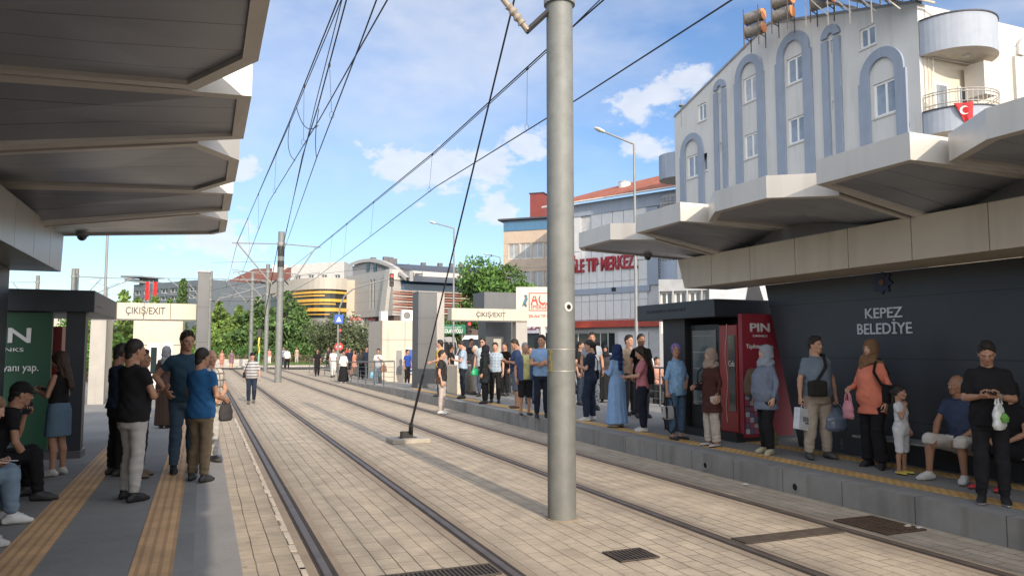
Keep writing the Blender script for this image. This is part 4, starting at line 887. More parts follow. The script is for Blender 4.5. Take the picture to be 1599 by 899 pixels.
# storeys hidden behind the station canopy keep the same rhythm
low = []
for (u0, z0, u1, z1, mu, n) in list(wins):
    for k in range(1, 6):
        zz = z0-3.0*k
        if mu == 1 and zz > 1.0 and not any(abs(a[0]-u0) < .8 and abs(a[1]-zz) < 2.2 for a in wins+low): low.append((u0, zz, u1, zz+(z1-z0), mu, n))
allw = wins+low
facade(t, pl, outline, [rect(w_[0], w_[1], w_[2], w_[3]) for w_ in allw], M_bw, body=11)
for (u0, z0, u1, z1, mu, n) in allw: window(t, pl, u0, z0, u1, z1, mat('bright_frame', (.82, .82, .80), .45, var=0), mat('pane_n%d' % n, ((.30, .36, .42), (.40, .43, .45), (.26, .31, .37), (.06, .07, .09))[n], .1, var=.3, vs=1.1, spec=.7), mu, fr=.10 if mu else .05, dep=.12, sill=M_bw if mu else None)
def arch(xo0, xo1, xi0, xi1, ytop, shoulder=True, zb=.0):
    xm = (xi0+xi1)/2; uo0 = U(xo0, ytop+70)[0]; uo1 = U(xo1, ytop+70)[0]; ui0 = U(xi0, ytop+70)[0]; ui1 = U(xi1, ytop+70)[0]; cu = (ui0+ui1)/2; ri = (ui1-ui0)/2; ztop = U(xm, ytop)[1]
    ro = ri+min(.55, (uo1-uo0)/2-ri+.02)*(.8 if shoulder else 1); zs = ztop-ro
    b = MB(); n = 20
    f = lambda r, k: pl.pt(cu-r*math.cos(math.pi*k/n), zs+r*math.sin(math.pi*k/n), .0)
    outer = [f(ro, k) for k in range(n+1)]; inner = [f(ri, k) for k in range(n+1)]
    for k in range(n):
        q = [outer[k], outer[k+1], inner[k+1], inner[k]]; b.prism([p+pl.n*.002 for p in q], pl.n*.13)
    sw = (uo1-uo0)/2 if shoulder else ro
    for s in (-1, 1):
        a = cu+s*ri; c = cu+s*sw; lo, hi = min(a, c), max(a, c); b.prism([pl.pt(lo, zb, .002), pl.pt(hi, zb, .002), pl.pt(hi, zs-.15, .002), pl.pt(lo, zs-.15, .002)], pl.n*.13)
        if shoulder: a2 = cu+s*ro; lo, hi = min(a, a2), max(a, a2); b.prism([pl.pt(lo, zs-.15, .002), pl.pt(hi, zs-.15, .002), pl.pt(hi, zs, .002), pl.pt(lo, zs, .002)], pl.n*.128)
    b.build('blue_arch', M_blue, t)
    if shoulder:
        pass
arch(1065, 1101.5, 1071.5, 1092.8, 208); arch(1117.4, 1135.6, 1122.8, 1129.6, 124, False); arch(1149, 1195, 1158.8, 1184.3, 85.5); arch(1213.5, 1270, 1225.5, 1256, 49.5); arch(1287, 1315, 1295.7, 1304.6, 38.5, False); arch(1344, 1419, 1359.3, 1401, 74)
b = MB()   # parapet coping along the gable edge
for (a, c) in ((outline[2], outline[3]), (outline[3], outline[4])):
    b.prism([pl.pt(a[0], a[1], .06), pl.pt(c[0], c[1], .06), pl.pt(c[0], c[1]+.12, .06), pl.pt(a[0], a[1]+.12, .06)], pl.n*-.35)
b.build('coping', mat('coping_grey', (.28, .29, .31), .6), t)
# front facing the sun
pf = Pl((XF, ya_), (XF+11, ya_))
fw = [(6.6, 9.4, 7.8, 11.6, 1), (6.6, 3.2, 7.8, 5.4, 1), (6.6, 6.2, 7.8, 8.4, 1)]
b = MB(); b.box(XF+.2, XF+14, ya_-.06, ya_-.004, 0, oz[2]-1.0); b.build('front_wall', mat('cream_render', (.62, .56, .46), .85, var=.04, dirt=.1), t)
rb = 1.0
while True:
    q_ = Vector((XF+rb*1.82, ya_-rb*.55, 12))-C0
    if 799.5+FPX*q_.dot(Rv)/q_.dot(Fv) > 1556: break
    rb += .01
cxb = XF+rb
zt1 = on_y(1497, 9, ya_-rb).z; zb1 = on_y(1497, 64, ya_-rb).z; zt2 = on_y(1497, 157, ya_-rb).z; zb2 = on_y(1497, 194, ya_-rb).z
def round_balcony(c, r, z0, z1, a0, a1, rail=True, cap=True, m=None, nm='balcony'):
    m = m or mat('balcony_blue', (.32, .36, .42), .8, var=.05, dirt=.2)
    b = MB(); n = 26; ang = [a0+(a1-a0)*k/n for k in range(n+1)]
    P = lambda rr, a, z: Vector((c[0]+rr*math.cos(a), c[1]+rr*math.sin(a), z))
    for k in range(n):
        p, q = ang[k], ang[k+1]
        b.quad(P(r, p, z0), P(r, q, z0), P(r, q, z1), P(r, p, z1)); b.quad(P(r-.14, q, z0+.15), P(r-.14, p, z0+.15), P(r-.14, p, z1), P(r-.14, q, z1)); b.quad(P(r, p, z1), P(r, q, z1), P(r-.14, q, z1), P(r-.14, p, z1))
    o = b.build(nm, m, t, smooth=True)
    b = MB(); pts = [P(r-.001, a, z0) for a in ang]; b.prism([Vector((q.x, q.y, z0-.0)) for q in pts], (0, 0, .14)); b.build('slab', mat('slab_white', (.6, .56, .5), .85), o)
    if cap:
        b = MB(); b.ring([[P(rr, a, zz) for rr, zz in ((r+.04, z1), (r+.04, z1+.05), (r-.18, z1+.05), (r-.18, z1))] for a in ang]); b.build('coping', mat('coping_dark', (.05, .05, .06), .6), o)
    if rail:
        b = MB()
        for zz in (z1+.22, z1+.62, z1+.72): b.tube([P(r-.07, a, zz) for a in ang], .022, 6)
        for k in range(0, n+1): b.tube([P(r-.07, ang[k], z1), P(r-.07, ang[k], z1+.72)], .014, 5)
        b.build('railing', mat('rail_pale', (.5, .47, .43), .4, .5), o)
    return o
round_balcony((cxb, ya_-.05), rb, zb1, zt1, math.pi, 2*math.pi, rail=False)
round_balcony((cxb, ya_-.05), rb, zb2, zt2, math.pi, 2*math.pi)
for k in range(1, 4): round_balcony((cxb, ya_-.05), rb, zb2-3*k-.4, zt2-3*k-.4, math.pi, 2*math.pi, rail=False)
b = MB(); b.box(cxb-1.35, cxb+rb-.3, ya_-.10, ya_-.062, zt2-.9, zb1); b.build('recess_wall', mat('cream_render'), t)
for (x0, x1, z0, z1) in ((cxb-1.1, cxb-.35, zt2-.8, zt2+1.35), (cxb+.25, cxb+.8, zt2-.8, zt2+1.35)):
    b = MB(); b.box(x0, x1, ya_-.16, ya_-.10, z0, z1); d_ = b.build('balcony_door', M_frm, t); b = MB(); b.box(x0+.08, x1-.08, ya_-.17, ya_-.16, z0+.1, z1-.1); b.build('pane', M_pane[0], d_)
b = MB(); b.box(cxb+.45, cxb+1.15, ya_-1.15, ya_-.3, zt2+.75, zb1-.25); b.build('service_cupboard', mat('cupboard_cream', (.60, .56, .50), .6, var=.03), t)
b = MB(); b.tube([(cxb-1.2, ya_-.2, zt2-.3), (cxb-1.2, ya_-.2, zb1-.05), (cxb+1.2, ya_-.3, zb1-.05)], .025, 6); b.tube([(cxb+1.2, ya_-.3, zt2), (cxb+1.2, ya_-.3, zb1)], .03, 6); b.build('pipe', M_frm, t)
b = MB(); b.lathe([(0, 0), (.16, 0), (.16, -.06), (.1, -.1), (0, -.1)], (cxb-.1, ya_-.8, zb1)); b.build('ceiling_light', mat('lamp_head'), t)
# sunny-side arch and window at the frame edge
ax = on_y(1612, 150, ya_).x
b = MB(); n = 20; zs_ = on_y(1600, 60, ya_).z-.9
for k in range(n):
    f = lambda r, kk: Vector((ax-r*math.cos(math.pi*kk/n), ya_-.065, zs_+r*math.sin(math.pi*kk/n)))
    b.prism([f(1.05, k), f(1.05, k+1), f(.65, k+1), f(.65, k)], (0, -.14, 0))
for s in (-1, 1): lo, hi = sorted((ax+s*.65, ax+s*1.3)); b.box(lo, hi, ya_-.2, ya_-.065, 2, zs_-.1)
b.build('arch_surround', mat('sunny_arch', (.50, .50, .48), .85), t)
for z0 in (zs_-2.2, zs_-5.2): b = MB(); b.box(ax-.6, ax+.6, ya_-.1, ya_-.064, z0, z0+1.5); d_ = b.build('window', M_frm, t); b = MB(); b.box(ax-.52, ax-.04, ya_-.11, ya_-.1, z0+.08, z0+1.42); b.box(ax+.04, ax+.52, ya_-.11, ya_-.1, z0+.08, z0+1.42); b.build('pane', M_pane[1], d_)
# far corner balconies
fb = at(1050, 230, 44.5)
for (yt, yb2) in ((209, 252), (302, 345), (395, 438)):
    zt = EYE+(543-yt)/1180*42.5; zb = EYE+(543-yb2)/1180*42.5
    round_balcony((XF+.9, yb_+.9), 1.25, zb, zt, 0, math.pi*1.99, rail=(yt > 250), cap=False, m=M_blue)
# roof gear
b = MB(); b.prism([(XF+.4, ya_+.5, oz[2]-.3), (XF+.4, ya_+9, oz[1]+.0), (XF+11, ya_+9, oz[1]), (XF+11, ya_+.5, oz[2]-.3)], (0, 0, -.2)); b.build('roof', mat('coping_grey'), t)
def water_tank(lab, px, py, d, s=1.0):
    c = at(px, py, d); t = thing('water_tank', lab, 'water tank', (c.x, c.y, c.z-1.6), 'orange solar water tanks on the white block')
    ax_ = Vector((.35, -.93, 0)).normalized(); sd = Vector((ax_.y, -ax_.x, 0))
    for k, dz in enumerate((0, .75)):
        b = MB(); q = c+Vector((0, 0, -.35+dz*.90)); r = .30*s
        ring = lambda f, rr: [q+ax_*f+(sd*math.cos(2*math.pi*j/18)+Vector((0, 0, 1))*math.sin(2*math.pi*j/18))*rr for j in range(18)]
        b.ring([ring(-.50, r*.6), ring(-.46, r), ring(.46, r), ring(.5, r*.6)]); b.build('tank', mat('tank_grey', (.28, .25, .22), .4, .4, var=.3, vs=6), t, smooth=True)
        b = MB(); b.ring([ring(.503, r*.97), ring(.52, r*.9)]); b.build('end_cap', mat('tank_orange', (.60, .22, .07), .6, var=.2, vs=8), t)
    b = MB()
    for f in (-.4, .4):
        for e in (-.34, .34): b.tube([c+ax_*f+sd*e+Vector((0, 0, -1.3)), c+ax_*f+sd*e+Vector((0, 0, .75))], .028, 5)
        for zz in (-.72, 0.02): b.tube([c+ax_*f+sd*-.36+Vector((0, 0, zz)), c+ax_*f+sd*.36+Vector((0, 0, zz))], .025, 5)
    b.build('stand', mat('rusty_frame', (.10, .075, .06), .8), t)
water_tank('paired orange water tanks at the left end of the white block roof', 1178, 37, 38)
water_tank('paired orange water tanks in the middle of the white block roof', 1222, 12, 36.5)
water_tank('orange water tanks cut by the upper edge above the blue arch', 1283, -8, 35)
t2 = thing('solar_panel', 'tilted solar panels on a pale frame on the white block roof', 'solar panel', (XF+2, ya_+4, oz[2]))
for k in range(4):
    c = at(1290+k*36, 8-k*4, 35-k*1.4); b = MB(); b.obox(c+Vector((.3, 0, .25)), (1, 0, 0), Vector((0, .8, .6)), Vector((0, .6, -.8)), .95, .8, .04); b.build('collector', M_glass, t2)
    b = MB()
    for e in (-.6, 1.2): b.tube([c+Vector((e, -.7, -.9)), c+Vector((e, .7, .7))], .03, 6); b.tube([c+Vector((e, .65, -.9)), c+Vector((e, .65, .7))], .03, 6)
    b.tube([c+Vector((-.7, -.72, -.32)), c+Vector((1.3, -.72, -.32))], .05, 6)
    b.build('frame', mat('frame_cream', (.55, .5, .42), .6), t2)
c = at(1064, 168, 46); b = MB(); b.tube([c+Vector((0, 0, -1.2)), c], .03, 6); b.lathe([(.05, 0), (.18, .1), (.05, .25), (.02, .5)], c); o = b.build('roof_aerial', M_galvd); tag(o, 'small mushroom aerial on the left slope of the white block', 'aerial')

# ---- hospital
t = thing('hospital', 'white hospital with red ŞELALE TIP MERKEZİ lettering and tiled roof', 'building', (25, 50, 0))
a = at(898, 543, 56); dirv = Vector((.443, -.896, 0)); a0 = Vector((a.x, a.y, 0))-dirv*4.5; pl = Pl((a0.x, a0.y), (a0.x+dirv.x*20, a0.y+dirv.y*20))
uL = pl.uz(862, 400)[0]; uR = pl.uz(1075, 400)[0]; zr = pl.uz(950, 312)[1]
Hz = lambda y, x=950: pl.uz(x, y)[1]
M_pan = mat('hospital_panel', (.60, .61, .62), .45, .05, var=.05, dirt=.15)
hol = []; gw = []
for (x0, x1, yt, yb) in ((951, 960, 322, 346), (898, 903, 332, 358)):
    u0 = pl.uz(x0, 340)[0]; u1 = pl.uz(x1, 340)[0]; z1 = pl.uz(x0, yt)[1]; z0 = pl.uz(x0, yb)[1]; hol.append(rect(u0, z0, u1, z1)); gw.append((u0, z0, u1, z1))
for (x0, x1) in ((925, 960), (966, 1003), (870, 918)):
    u0 = pl.uz(x0, 520)[0]; u1 = pl.uz(x1, 520)[0]; hol.append(rect(u0, .9, u1, 3.0)); gw.append((u0, .9, u1, 3.0))
facade(t, pl, [(uL, 0), (uR, 0), (uR, zr), (uL, zr)], hol, mat('hospital_wall', (.45, .46, .47), .6), body=9)
for g in gw: window(t, pl, *g, M_frm, M_glass, 0 if g[1] > 4 else 2, rows=0)
# panel grid with real joints
b = MB(); zb_ = 3.9; sgn_rows = [zb_, 5.25, 6.6, 7.95]
uS0 = uL; uS1 = pl.uz(1012, 450)[0]
nc = 12
for r in range(3):
    for k in range(nc):
        a_ = uS0+(uS1-uS0)*k/nc+.02; c_ = uS0+(uS1-uS0)*(k+1)/nc-.02
        if r == 2 and False: continue
        b.prism([pl.pt(a_, sgn_rows[r]+.02, .01), pl.pt(c_, sgn_rows[r]+.02, .01), pl.pt(c_, sgn_rows[r+1]-.02, .01), pl.pt(a_, sgn_rows[r+1]-.02, .01)], pl.n*.06)
b.build('cladding', M_pan, t)
zs0 = Hz(447); zs1 = Hz(394)
b = MB(); nc = 9
for k in range(nc):
    a_ = uS0+(uS1-uS0)*k/nc+.02; c_ = uS0+(uS1-uS0)*(k+1)/nc-.02
    for z0, z1 in ((8.0, 9.0), (9.0, zr-.9)): b.prism([pl.pt(a_, z0+.02, .01), pl.pt(c_, z0+.02, .01), pl.pt(c_, z1-.02, .01), pl.pt(a_, z1-.02, .01)], pl.n*.07) if k not in (3,) or z1 < 9.1 else None
b.build('upper_cladding', M_pan, t)
b = MB()
b.prism([pl.pt(uL, zr-.95, .02), pl.pt(uR, zr-.95, .02), pl.pt(uR, zr-.02, .02), pl.pt(uL, zr-.02, .02)], pl.n*.12)
z_b = pl.uz(1000, 446)[1]; b.prism([pl.pt(uL, z_b-.42, .08), pl.pt(uS1+.2, z_b-.42, .08), pl.pt(uS1+.2, z_b, .08), pl.pt(uL, z_b, .08)], pl.n*.08)
b.prism([pl.pt(uS1+.02, z_b, .02), pl.pt(uS1+.9, z_b, .02), pl.pt(uS1+.9, zr-1.0, .02), pl.pt(uS1+.02, zr-1.0, .02)], pl.n*.1)
b.build('blue_band', M_blue, t)
b = MB(); zz = 3.9
b.prism([pl.pt(uL, 3.35, .02), pl.pt(uR, 3.35, .02), pl.pt(uR, 3.82, .02), pl.pt(uL, 3.82, .02)], pl.n*.5); b.build('red_canopy', mat('canopy_red', (.38, .06, .04), .6, var=.1), t)
b = MB(); k = 0; z = 4.2
while z < zr-1.2: b.prism([pl.pt(uS1+.95, z, .02), pl.pt(uR-1.0, z, .02), pl.pt(uR-1.0, z+.14, .02), pl.pt(uS1+.95, z+.14, .02)], pl.n*.08); z += .21
b.build('louvres', mat('louvre_grey', (.16, .17, .19), .6), t)
b = MB(); b.prism([pl.pt(uR-.9, 4.2, .02), pl.pt(uR, 4.2, .02), pl.pt(uR, 9.8, .02), pl.pt(uR-.9, 9.8, .02)], pl.n*.03); b.build('glazing', M_pane[1], t)
# sign letters
LR = mat('red_letters', (.30, .025, .035), .5, var=.05)
u0, zl = pl.uz(893, 424.5); u1, _ = pl.uz(1000, 419)
text('ŞELALE TIP MERKEZİ', pl.pt(pl.uz(872, 428)[0], pl.uz(950, 421.5)[1], .14), pl.u, .95, LR, t, width=pl.uz(997, 418)[0]-pl.uz(872, 428)[0], bold=.035, ext=.06)
text('ÖZEL', pl.pt(pl.uz(884, 428)[0], pl.uz(950, 402)[1], .14), pl.u, .36, LR, t, width=pl.uz(902, 418)[0]-pl.uz(884, 428)[0], bold=.03, ext=.03, name='small_lettering')
b = MB(); q0, q1 = pl.uz(957, 449), pl.uz(962, 455); b.prism([pl.pt(q0[0], q1[1], .08), pl.pt(q1[0]+.1, q1[1], .08), pl.pt(q1[0]+.1, q0[1], .08), pl.pt(q0[0], q0[1], .08)], pl.n*.1); b.build('vent', M_black, t)
b = MB(); q0 = pl.uz(966, 511); b.prism([pl.pt(q0[0], 1.6, .05), pl.pt(uS1, 1.6, .05), pl.pt(uS1, 3.0, .05), pl.pt(q0[0], 3.0, .05)], pl.n*.05); b.build('shop_sign', M_pan, t)
text('Florya Ortez', pl.pt(q0[0]+.3, 2.45, .11), pl.u, .3, LR, t, width=2.0, name='small_lettering') if False else None
# tiled roof: rises away from the eave
M_tile = line_mat('roof_tiles', (.36, .12, .075), 'Z', .16, .05, dark=.6, rough=.9, var=.25)
b = MB(); e0 = pl.pt(uL-.4, zr+.02, .7); e1 = pl.pt(uR+.3, zr+.02, .7); r0 = pl.pt(uL-.4, zr+2.3, -6.5); r1 = pl.pt(uR+.3, zr+3.1, -6.5)
b.prism([e0, e1, r1, r0], (0, 0, .14)); b.build('roof', M_tile, t)
b = MB(); b.tube([e0+Vector((0, 0, .02)), e1+Vector((0, 0, .02))], .07, 6); b.build('gutter', M_frm, t)
q = pl.pt(pl.uz(952, 300)[0], 0, -2); b = MB(); b.lathe([(.45, zr+.8), (.45, zr+1.55), (.5, zr+1.6), (0, zr+1.75)], q, 14); b.build('roof_vent', M_frm, t)
# ---- beige block to its left
t = thing('office_block', 'beige office block with blue top band, left of the near mast', 'building', (20, 66, 0))
pb = Pl(flat(786, 66), (flat(786, 66)[0]+.743*9, flat(786, 66)[1]-.669*9))
W_ = pb.uz(872, 400)[0]; Z = lambda y: pb.uz(815, y)[1]
ho = []; ws = []
for (yt, yb) in ((380, 404), (424, 452), (470, 500)):
    for k in range(4):
        u0 = .45+k*(W_-.6)/4; u1 = u0+(W_-.6)/4-.12; ho.append(rect(u0, Z(yb), u1, Z(yt))); ws.append((u0, Z(yb), u1, Z(yt)))
facade(t, pb, [(0, 0), (W_, 0), (W_, Z(341)), (0, Z(341))], ho, line_mat('beige_tiles', (.46, .37, .29), 'Z', 1.1, .03, rough=.6, dirt=.15), body=9)
for w_ in ws: window(t, pb, *w_, M_frm, M_pane[1], 1)
b = MB(); b.prism([pb.pt(.05, Z(360), .01), pb.pt(W_, Z(360), .01), pb.pt(W_, Z(344), .01), pb.pt(.05, Z(344), .01)], pb.n*.05); b.build('blue_glass_band', mat('band_blue', (.05, .15, .27), .25, var=.1), t)
b = MB(); b.prism([pb.pt(-.4, Z(343.5), .4), pb.pt(W_, Z(343.5), .4), pb.pt(W_, Z(341), .4), pb.pt(-.4, Z(341), .4)], pb.n*-2); b.build('roof_edge', mat('coping_dark'), t)
q0 = pb.uz(822, 341)[0]; q1 = pb.uz(843, 341)[0]; b = MB(); b.prism([pb.pt(q0, Z(341), -1), pb.pt(q1, Z(341), -1), pb.pt(q1, Z(300), -1), pb.pt(q0, Z(300), -1)], pb.n*-1.4); ch = b.build('chimney', mat('chimney_red', (.20, .045, .04), .8, var=.1), t)
b = MB(); b.prism([pb.pt(q0-.08, Z(300), -.92), pb.pt(q1+.08, Z(300), -.92), pb.pt(q1+.08, Z(298.6), -.92), pb.pt(q0-.08, Z(298.6), -.92)], pb.n*-1.56); b.build('cap', mat('coping_dark'), ch)
# pharmacy front under it
pp_ = Pl(flat(815, 52), flat(875, 50)); t = thing('pharmacy', 'pharmacy shopfront lettered ECZANE behind the emergency board', 'shop', (*flat(840, 52), 0))
q0 = pp_.uz(815, 560)[0]; q1 = pp_.uz(864, 560)[0]
b = MB(); b.prism([pp_.pt(q0, 0, 0), pp_.pt(q1, 0, 0), pp_.pt(q1, 4.0, 0), pp_.pt(q0, 4.0, 0)], pp_.n*-1.2); b.build('wall', M_navy, t)
z0, z1 = pp_.uz(840, 520)[1], pp_.uz(840, 505)[1]; b = MB(); b.prism([pp_.pt(q0+.1, z0, .01), pp_.pt(q1, z0, .01), pp_.pt(q1, z1, .01), pp_.pt(q0+.1, z1, .01)], pp_.n*.1); b.build('sign', mat('sign_lilac', (.42, .42, .48), .5), t)
text('ECZANE', pp_.pt(pp_.uz(814, 513)[0], pp_.uz(840, 514.5)[1], .12), pp_.u, .36, mat('maroon', (.16, .01, .03), .5), t, width=pp_.uz(861, 512)[0]-pp_.uz(814, 512)[0], bold=.04)
b = MB()
for k in range(3): b.prism([pp_.pt(q0+.4+k*.95, .3, .01), pp_.pt(q0+1.2+k*.95, .3, .01), pp_.pt(q0+1.2+k*.95, 2.6, .01), pp_.pt(q0+.4+k*.95, 2.6, .01)], pp_.n*.05)
b.build('shop_window', M_glass, t)

# ---- generic far building
def far_block(label, px0, d0, px1, d1, yt, m, rows=(), cols=4, wpx=None, body=14, name='building', cat='building', wm_=None, mull=1, fr=.08, ybase=None, topr=None, gap=.5):
    p = Pl(flat(px0, d0), flat(px1, d1)); t = thing(name, label, cat, (*flat((px0+px1)/2, (d0+d1)/2), 0)); W = p.uz(px1, 500)[0]; xm = (px0+px1)/2
    zt0 = p.uz(px0, yt)[1]; zt1 = p.uz(px1, topr if topr is not None else yt)[1]
    ho = []; ws = []
    for (a, c) in rows:
        za, zc = p.uz(xm, c)[1], p.uz(xm, a)[1]
        for k in range(cols):
            u0 = W*(k+gap*.5)/cols; u1 = W*(k+1-gap*.5)/cols; ho.append(rect(u0, za, u1, zc)); ws.append((u0, za, u1, zc))
    facade(t, p, [(0, 0), (W, 0), (W, zt1), (0, zt0)], ho, m, body=body, depth_=.35)
    for w_ in ws: window(t, p, *w_, M_frm if wm_ is None else wm_, M_pane[3], mull, fr=fr, dep=.3)
    return t, p, W
# arched-roof business centre
M_gry = line_mat('grey_panels', (.34, .335, .325), 'Z', 1.3, .05, dark=.7, rough=.55, var=.05)
t = thing('business_centre', 'grey business centre with barrel roof, slanted pier and red louvres', 'building', (20, 95, 0))
pa = Pl(flat(536, 103), flat(613, 92)); pc = Pl(flat(613, 92), flat(800, 100.5))
W = pa.uz(613, 500)[0]
ho = [rect(pa.uz(577, 500)[0], pa.uz(577, 484)[1], pa.uz(579.5, 500)[0], pa.uz(577, 437)[1]), rect(pa.uz(582, 500)[0], pa.uz(582, 484)[1], pa.uz(584.5, 500)[0], pa.uz(582, 436)[1])]
zl, zr_ = pa.uz(538, 432)[1], pa.uz(609, 421)[1]
facade(t, pa, [(0, pa.uz(575, 495)[1]), (W-.05, pa.uz(575, 495)[1]), (W-.05, zr_), (0, zl)], ho, M_gry, body=20, depth_=.4)
for h in ho: b = MB(); b.add([pa.pt(u, z, -.35) for u, z in h], [(0, 1, 2, 3)]); b.build('slot_window', M_glass, t)
b = MB(); b.prism([pa.pt(W-2.6, pa.uz(600, 492)[1], .05), pa.pt(W-1.1, pa.uz(600, 492)[1], .05), pa.pt(W+.1, zr_, .05), pa.pt(W-1.0, zr_, .05)], pa.n*.5); b.build('slanted_pier', mat('pier_pale', (.40, .385, .36), .55), t)
# gable with barrel roof
b = MB(); n = 18; arc = []
for k in range(n+1):
    f = k/n; px = 538+f*88; py = 424-(math.sin(math.pi*min(1, (f*.92+.10)))**.8)*21+f*14
    arc.append(pa.uz(px, py) if px < 613 else pa.uz(px, py))
gab = [(0, zl-.1)]+arc+[(arc[-1][0], zr_-.3)]
b.prism([pa.pt(u, z, -1.2) for u, z in gab], pa.n*-.5); b.build('gable', mat('gable_grey', (.27, .27, .27), .6), t)
for px in (560, 571): q = pa.uz(px, 420); b = MB(); b.prism([pa.pt(q[0], q[1]-.3, -1.19), pa.pt(q[0]+.8, q[1]-.3, -1.19), pa.pt(q[0]+.8, q[1]+.9, -1.19), pa.pt(q[0], q[1]+.9, -1.19)], pa.n*.06); b.build('window', M_glass, t)
back = pc.u*((Vector((*flat(800, 100.5), 0))-Vector((*flat(613, 92), 0))).length+6)
b = MB(); A = [pa.pt(u, z, -1.15) for u, z in arc]; b.ring([A, [p+back+Vector((0, 0, -.0)) for p in A]], caps=False, closed=False); b.build('barrel_roof', line_mat('slate_roof', (.07, .08, .10), 'Z', .6, .06, dark=.6, rough=.5, var=.15), t)
b = MB(); b.ring([[p+Vector((0, 0, o))+pa.n*w__ for p in A] for o, w__ in ((.0, .4), (.45, .4), (.45, -.3), (0, -.3))], caps=False, closed=False); b.build('roof_rim', mat('rim_grey', (.40, .39, .38), .6), t)
# right long front
Wc = pc.uz(800, 500)[0]; zt_ = pc.uz(625, 422)[1]; zg1 = pc.uz(625, 437)[1]; zg2 = pc.uz(625, 452)[1]; zg3 = pc.uz(625, 490)[1]
b = MB(); b.prism([pc.pt(-.2, zg1), pc.pt(Wc, zg1), pc.pt(Wc, zt_), pc.pt(-.2, zt_)], pc.n*-12); b.build('cornice', mat('cornice_pale', (.44, .43, .41), .55, var=.05), t)
b = MB(); b.prism([pc.pt(.3, 0, -.4), pc.pt(Wc, 0, -.4), pc.pt(Wc, zg1, -.4), pc.pt(.3, zg1, -.4)], pc.n*-8); b.build('wall', mat('wall_brown', (.08, .055, .045), .6, var=.2), t)
b = MB(); b.prism([pc.pt(0, zg2, -.38), pc.pt(Wc, zg2, -.38), pc.pt(Wc, zg1-.02, -.38), pc.pt(0, zg1-.02, -.38)], pc.n*.1); b.build('glass_band', mat('glass_blue', (.03, .08, .14), .06, var=.3, vs=.4), t)
for k in range(9):
    z = zg3+(zg2-zg3)*k/9; b = MB(); b.prism([pc.pt(0, z+.1, -.3), pc.pt(Wc, z+.1, -.3), pc.pt(Wc, z+.28, -.3), pc.pt(0, z+.28, -.3)], pc.n*.25); b.build('louvre', mat('louvre_red', (.25, .09, .06), .6, var=.15) if k % 2 else mat('louvre_pale', (.33, .26, .22), .6), t)
text('A.KÜÇÜKOĞLU İŞ MERKEZİ', pc.pt(pc.uz(621, 434)[0], pc.uz(640, 433.5)[1], .02), pc.u, .62, M_dtext, t, width=pc.uz(660, 434)[0]-pc.uz(621, 434)[0], bold=.03, ext=.05)
for k, px in enumerate((583, 602, 610, 616, 661, 687, 705, 720, 732)):
    d = 100+k*3; c = at(px, 404+(k > 3)*7+k*.6, d+4); b = MB(); h = .7 if k in (0, 3) else 1.3; b.box(c.x-.35, c.x+.35, c.y-.35, c.y+.35, c.z-1.6, c.z+h*.25); b.build('roof_vent', mat('vent_dark', (.09, .09, .10), .6), t)
# its shop floor
t, p, W = far_block('low shop row with red shop boards below the business centre', 536, 100, 655, 96, 493, mat('shop_pale', (.38, .36, .33), .7), rows=((512, 545),), cols=6, body=6, name='shop_row', cat='shops', gap=.2)
for px in (541, 570, 601):
    q = p.uz(px, 503); b = MB(); b.prism([p.pt(q[0], q[1], .02), p.pt(q[0]+3.2, q[1], .02), p.pt(q[0]+3.2, q[1]+.95, .02), p.pt(q[0], q[1]+.95, .02)], p.n*.1); s_ = b.build('shop_board', mat('board_grey', (.42, .42, .42), .5), t)
    text('BOSCH', p.pt(q[0]+.5, q[1]+.2, .13), p.u, .55, mat('sign_red'), s_, width=2.2, bold=.05)
# black building with yellow bands, curved front
t = thing('office_block', 'black glass office block with yellow bands and rounded cream frame', 'building', (*flat(460, 105), 0))
pts2 = []
for k in range(15):
    f = k/14; px = 420+f*120; d = 112-14*math.sin(math.pi*(.12+f*.55)); pts2.append(at(px, 543, d))
def band(z0, z1, off, i0=0, i1=14, mt=None, nm='band', thick=.5):
    b = MB(); rg = []
    for k in range(i0, i1+1):
        p = pts2[k]; q = (C0-p); q.z = 0; q.normalize(); rg.append([Vector((p.x, p.y, z0))+q*off, Vector((p.x, p.y, z1))+q*off, Vector((p.x, p.y, z1))+q*(off-thick), Vector((p.x, p.y, z0))+q*(off-thick)])
    b.ring(rg); return b.build(nm, mt, t)
zy = lambda y, d=99: EYE+(543-y)/1180*d
band(0, zy(449), 0, mt=mat('black_glazing', (.025, .03, .032), .08, var=.3, vs=.3), nm='glazing', thick=9)
band(zy(452), zy(434), .5, mt=mat('cream_cornice', (.42, .39, .34), .6, var=.04), nm='cornice', thick=9)
M_yel = mat('yellow_band', (.62, .36, .06), .5, var=.06)
for (yb, yt, i0, i1) in ((453, 449, 0, 8), (458.5, 455, 4, 14), (463, 461, 4, 10), (471.5, 467, 4, 14), (476, 474, 4, 12), (486.5, 481, 5, 14), (492, 490.5, 6, 11)): band(zy(yb), zy(yt), .25, i0, i1, M_yel, 'yellow_band', .3)
band(0, zy(497), .3, mt=mat('lower_grey', (.22, .22, .21), .6), nm='lower_wall', thick=6)
q = pts2[14]; e = at(566, 543, 101); pe = Pl((q.x, q.y), (e.x, e.y)); We = pe.uz(566, 500)[0]
b = MB(); b.prism([pe.pt(0, 0), pe.pt(We, 0), pe.pt(We, pe.uz(555, 437)[1]), pe.pt(0, pe.uz(545, 437)[1])], pe.n*-14); b.build('cream_end', line_mat('cream_end', (.46, .39, .31), 'Z', 1.4, .04, dark=.75, rough=.6, var=.05), t)
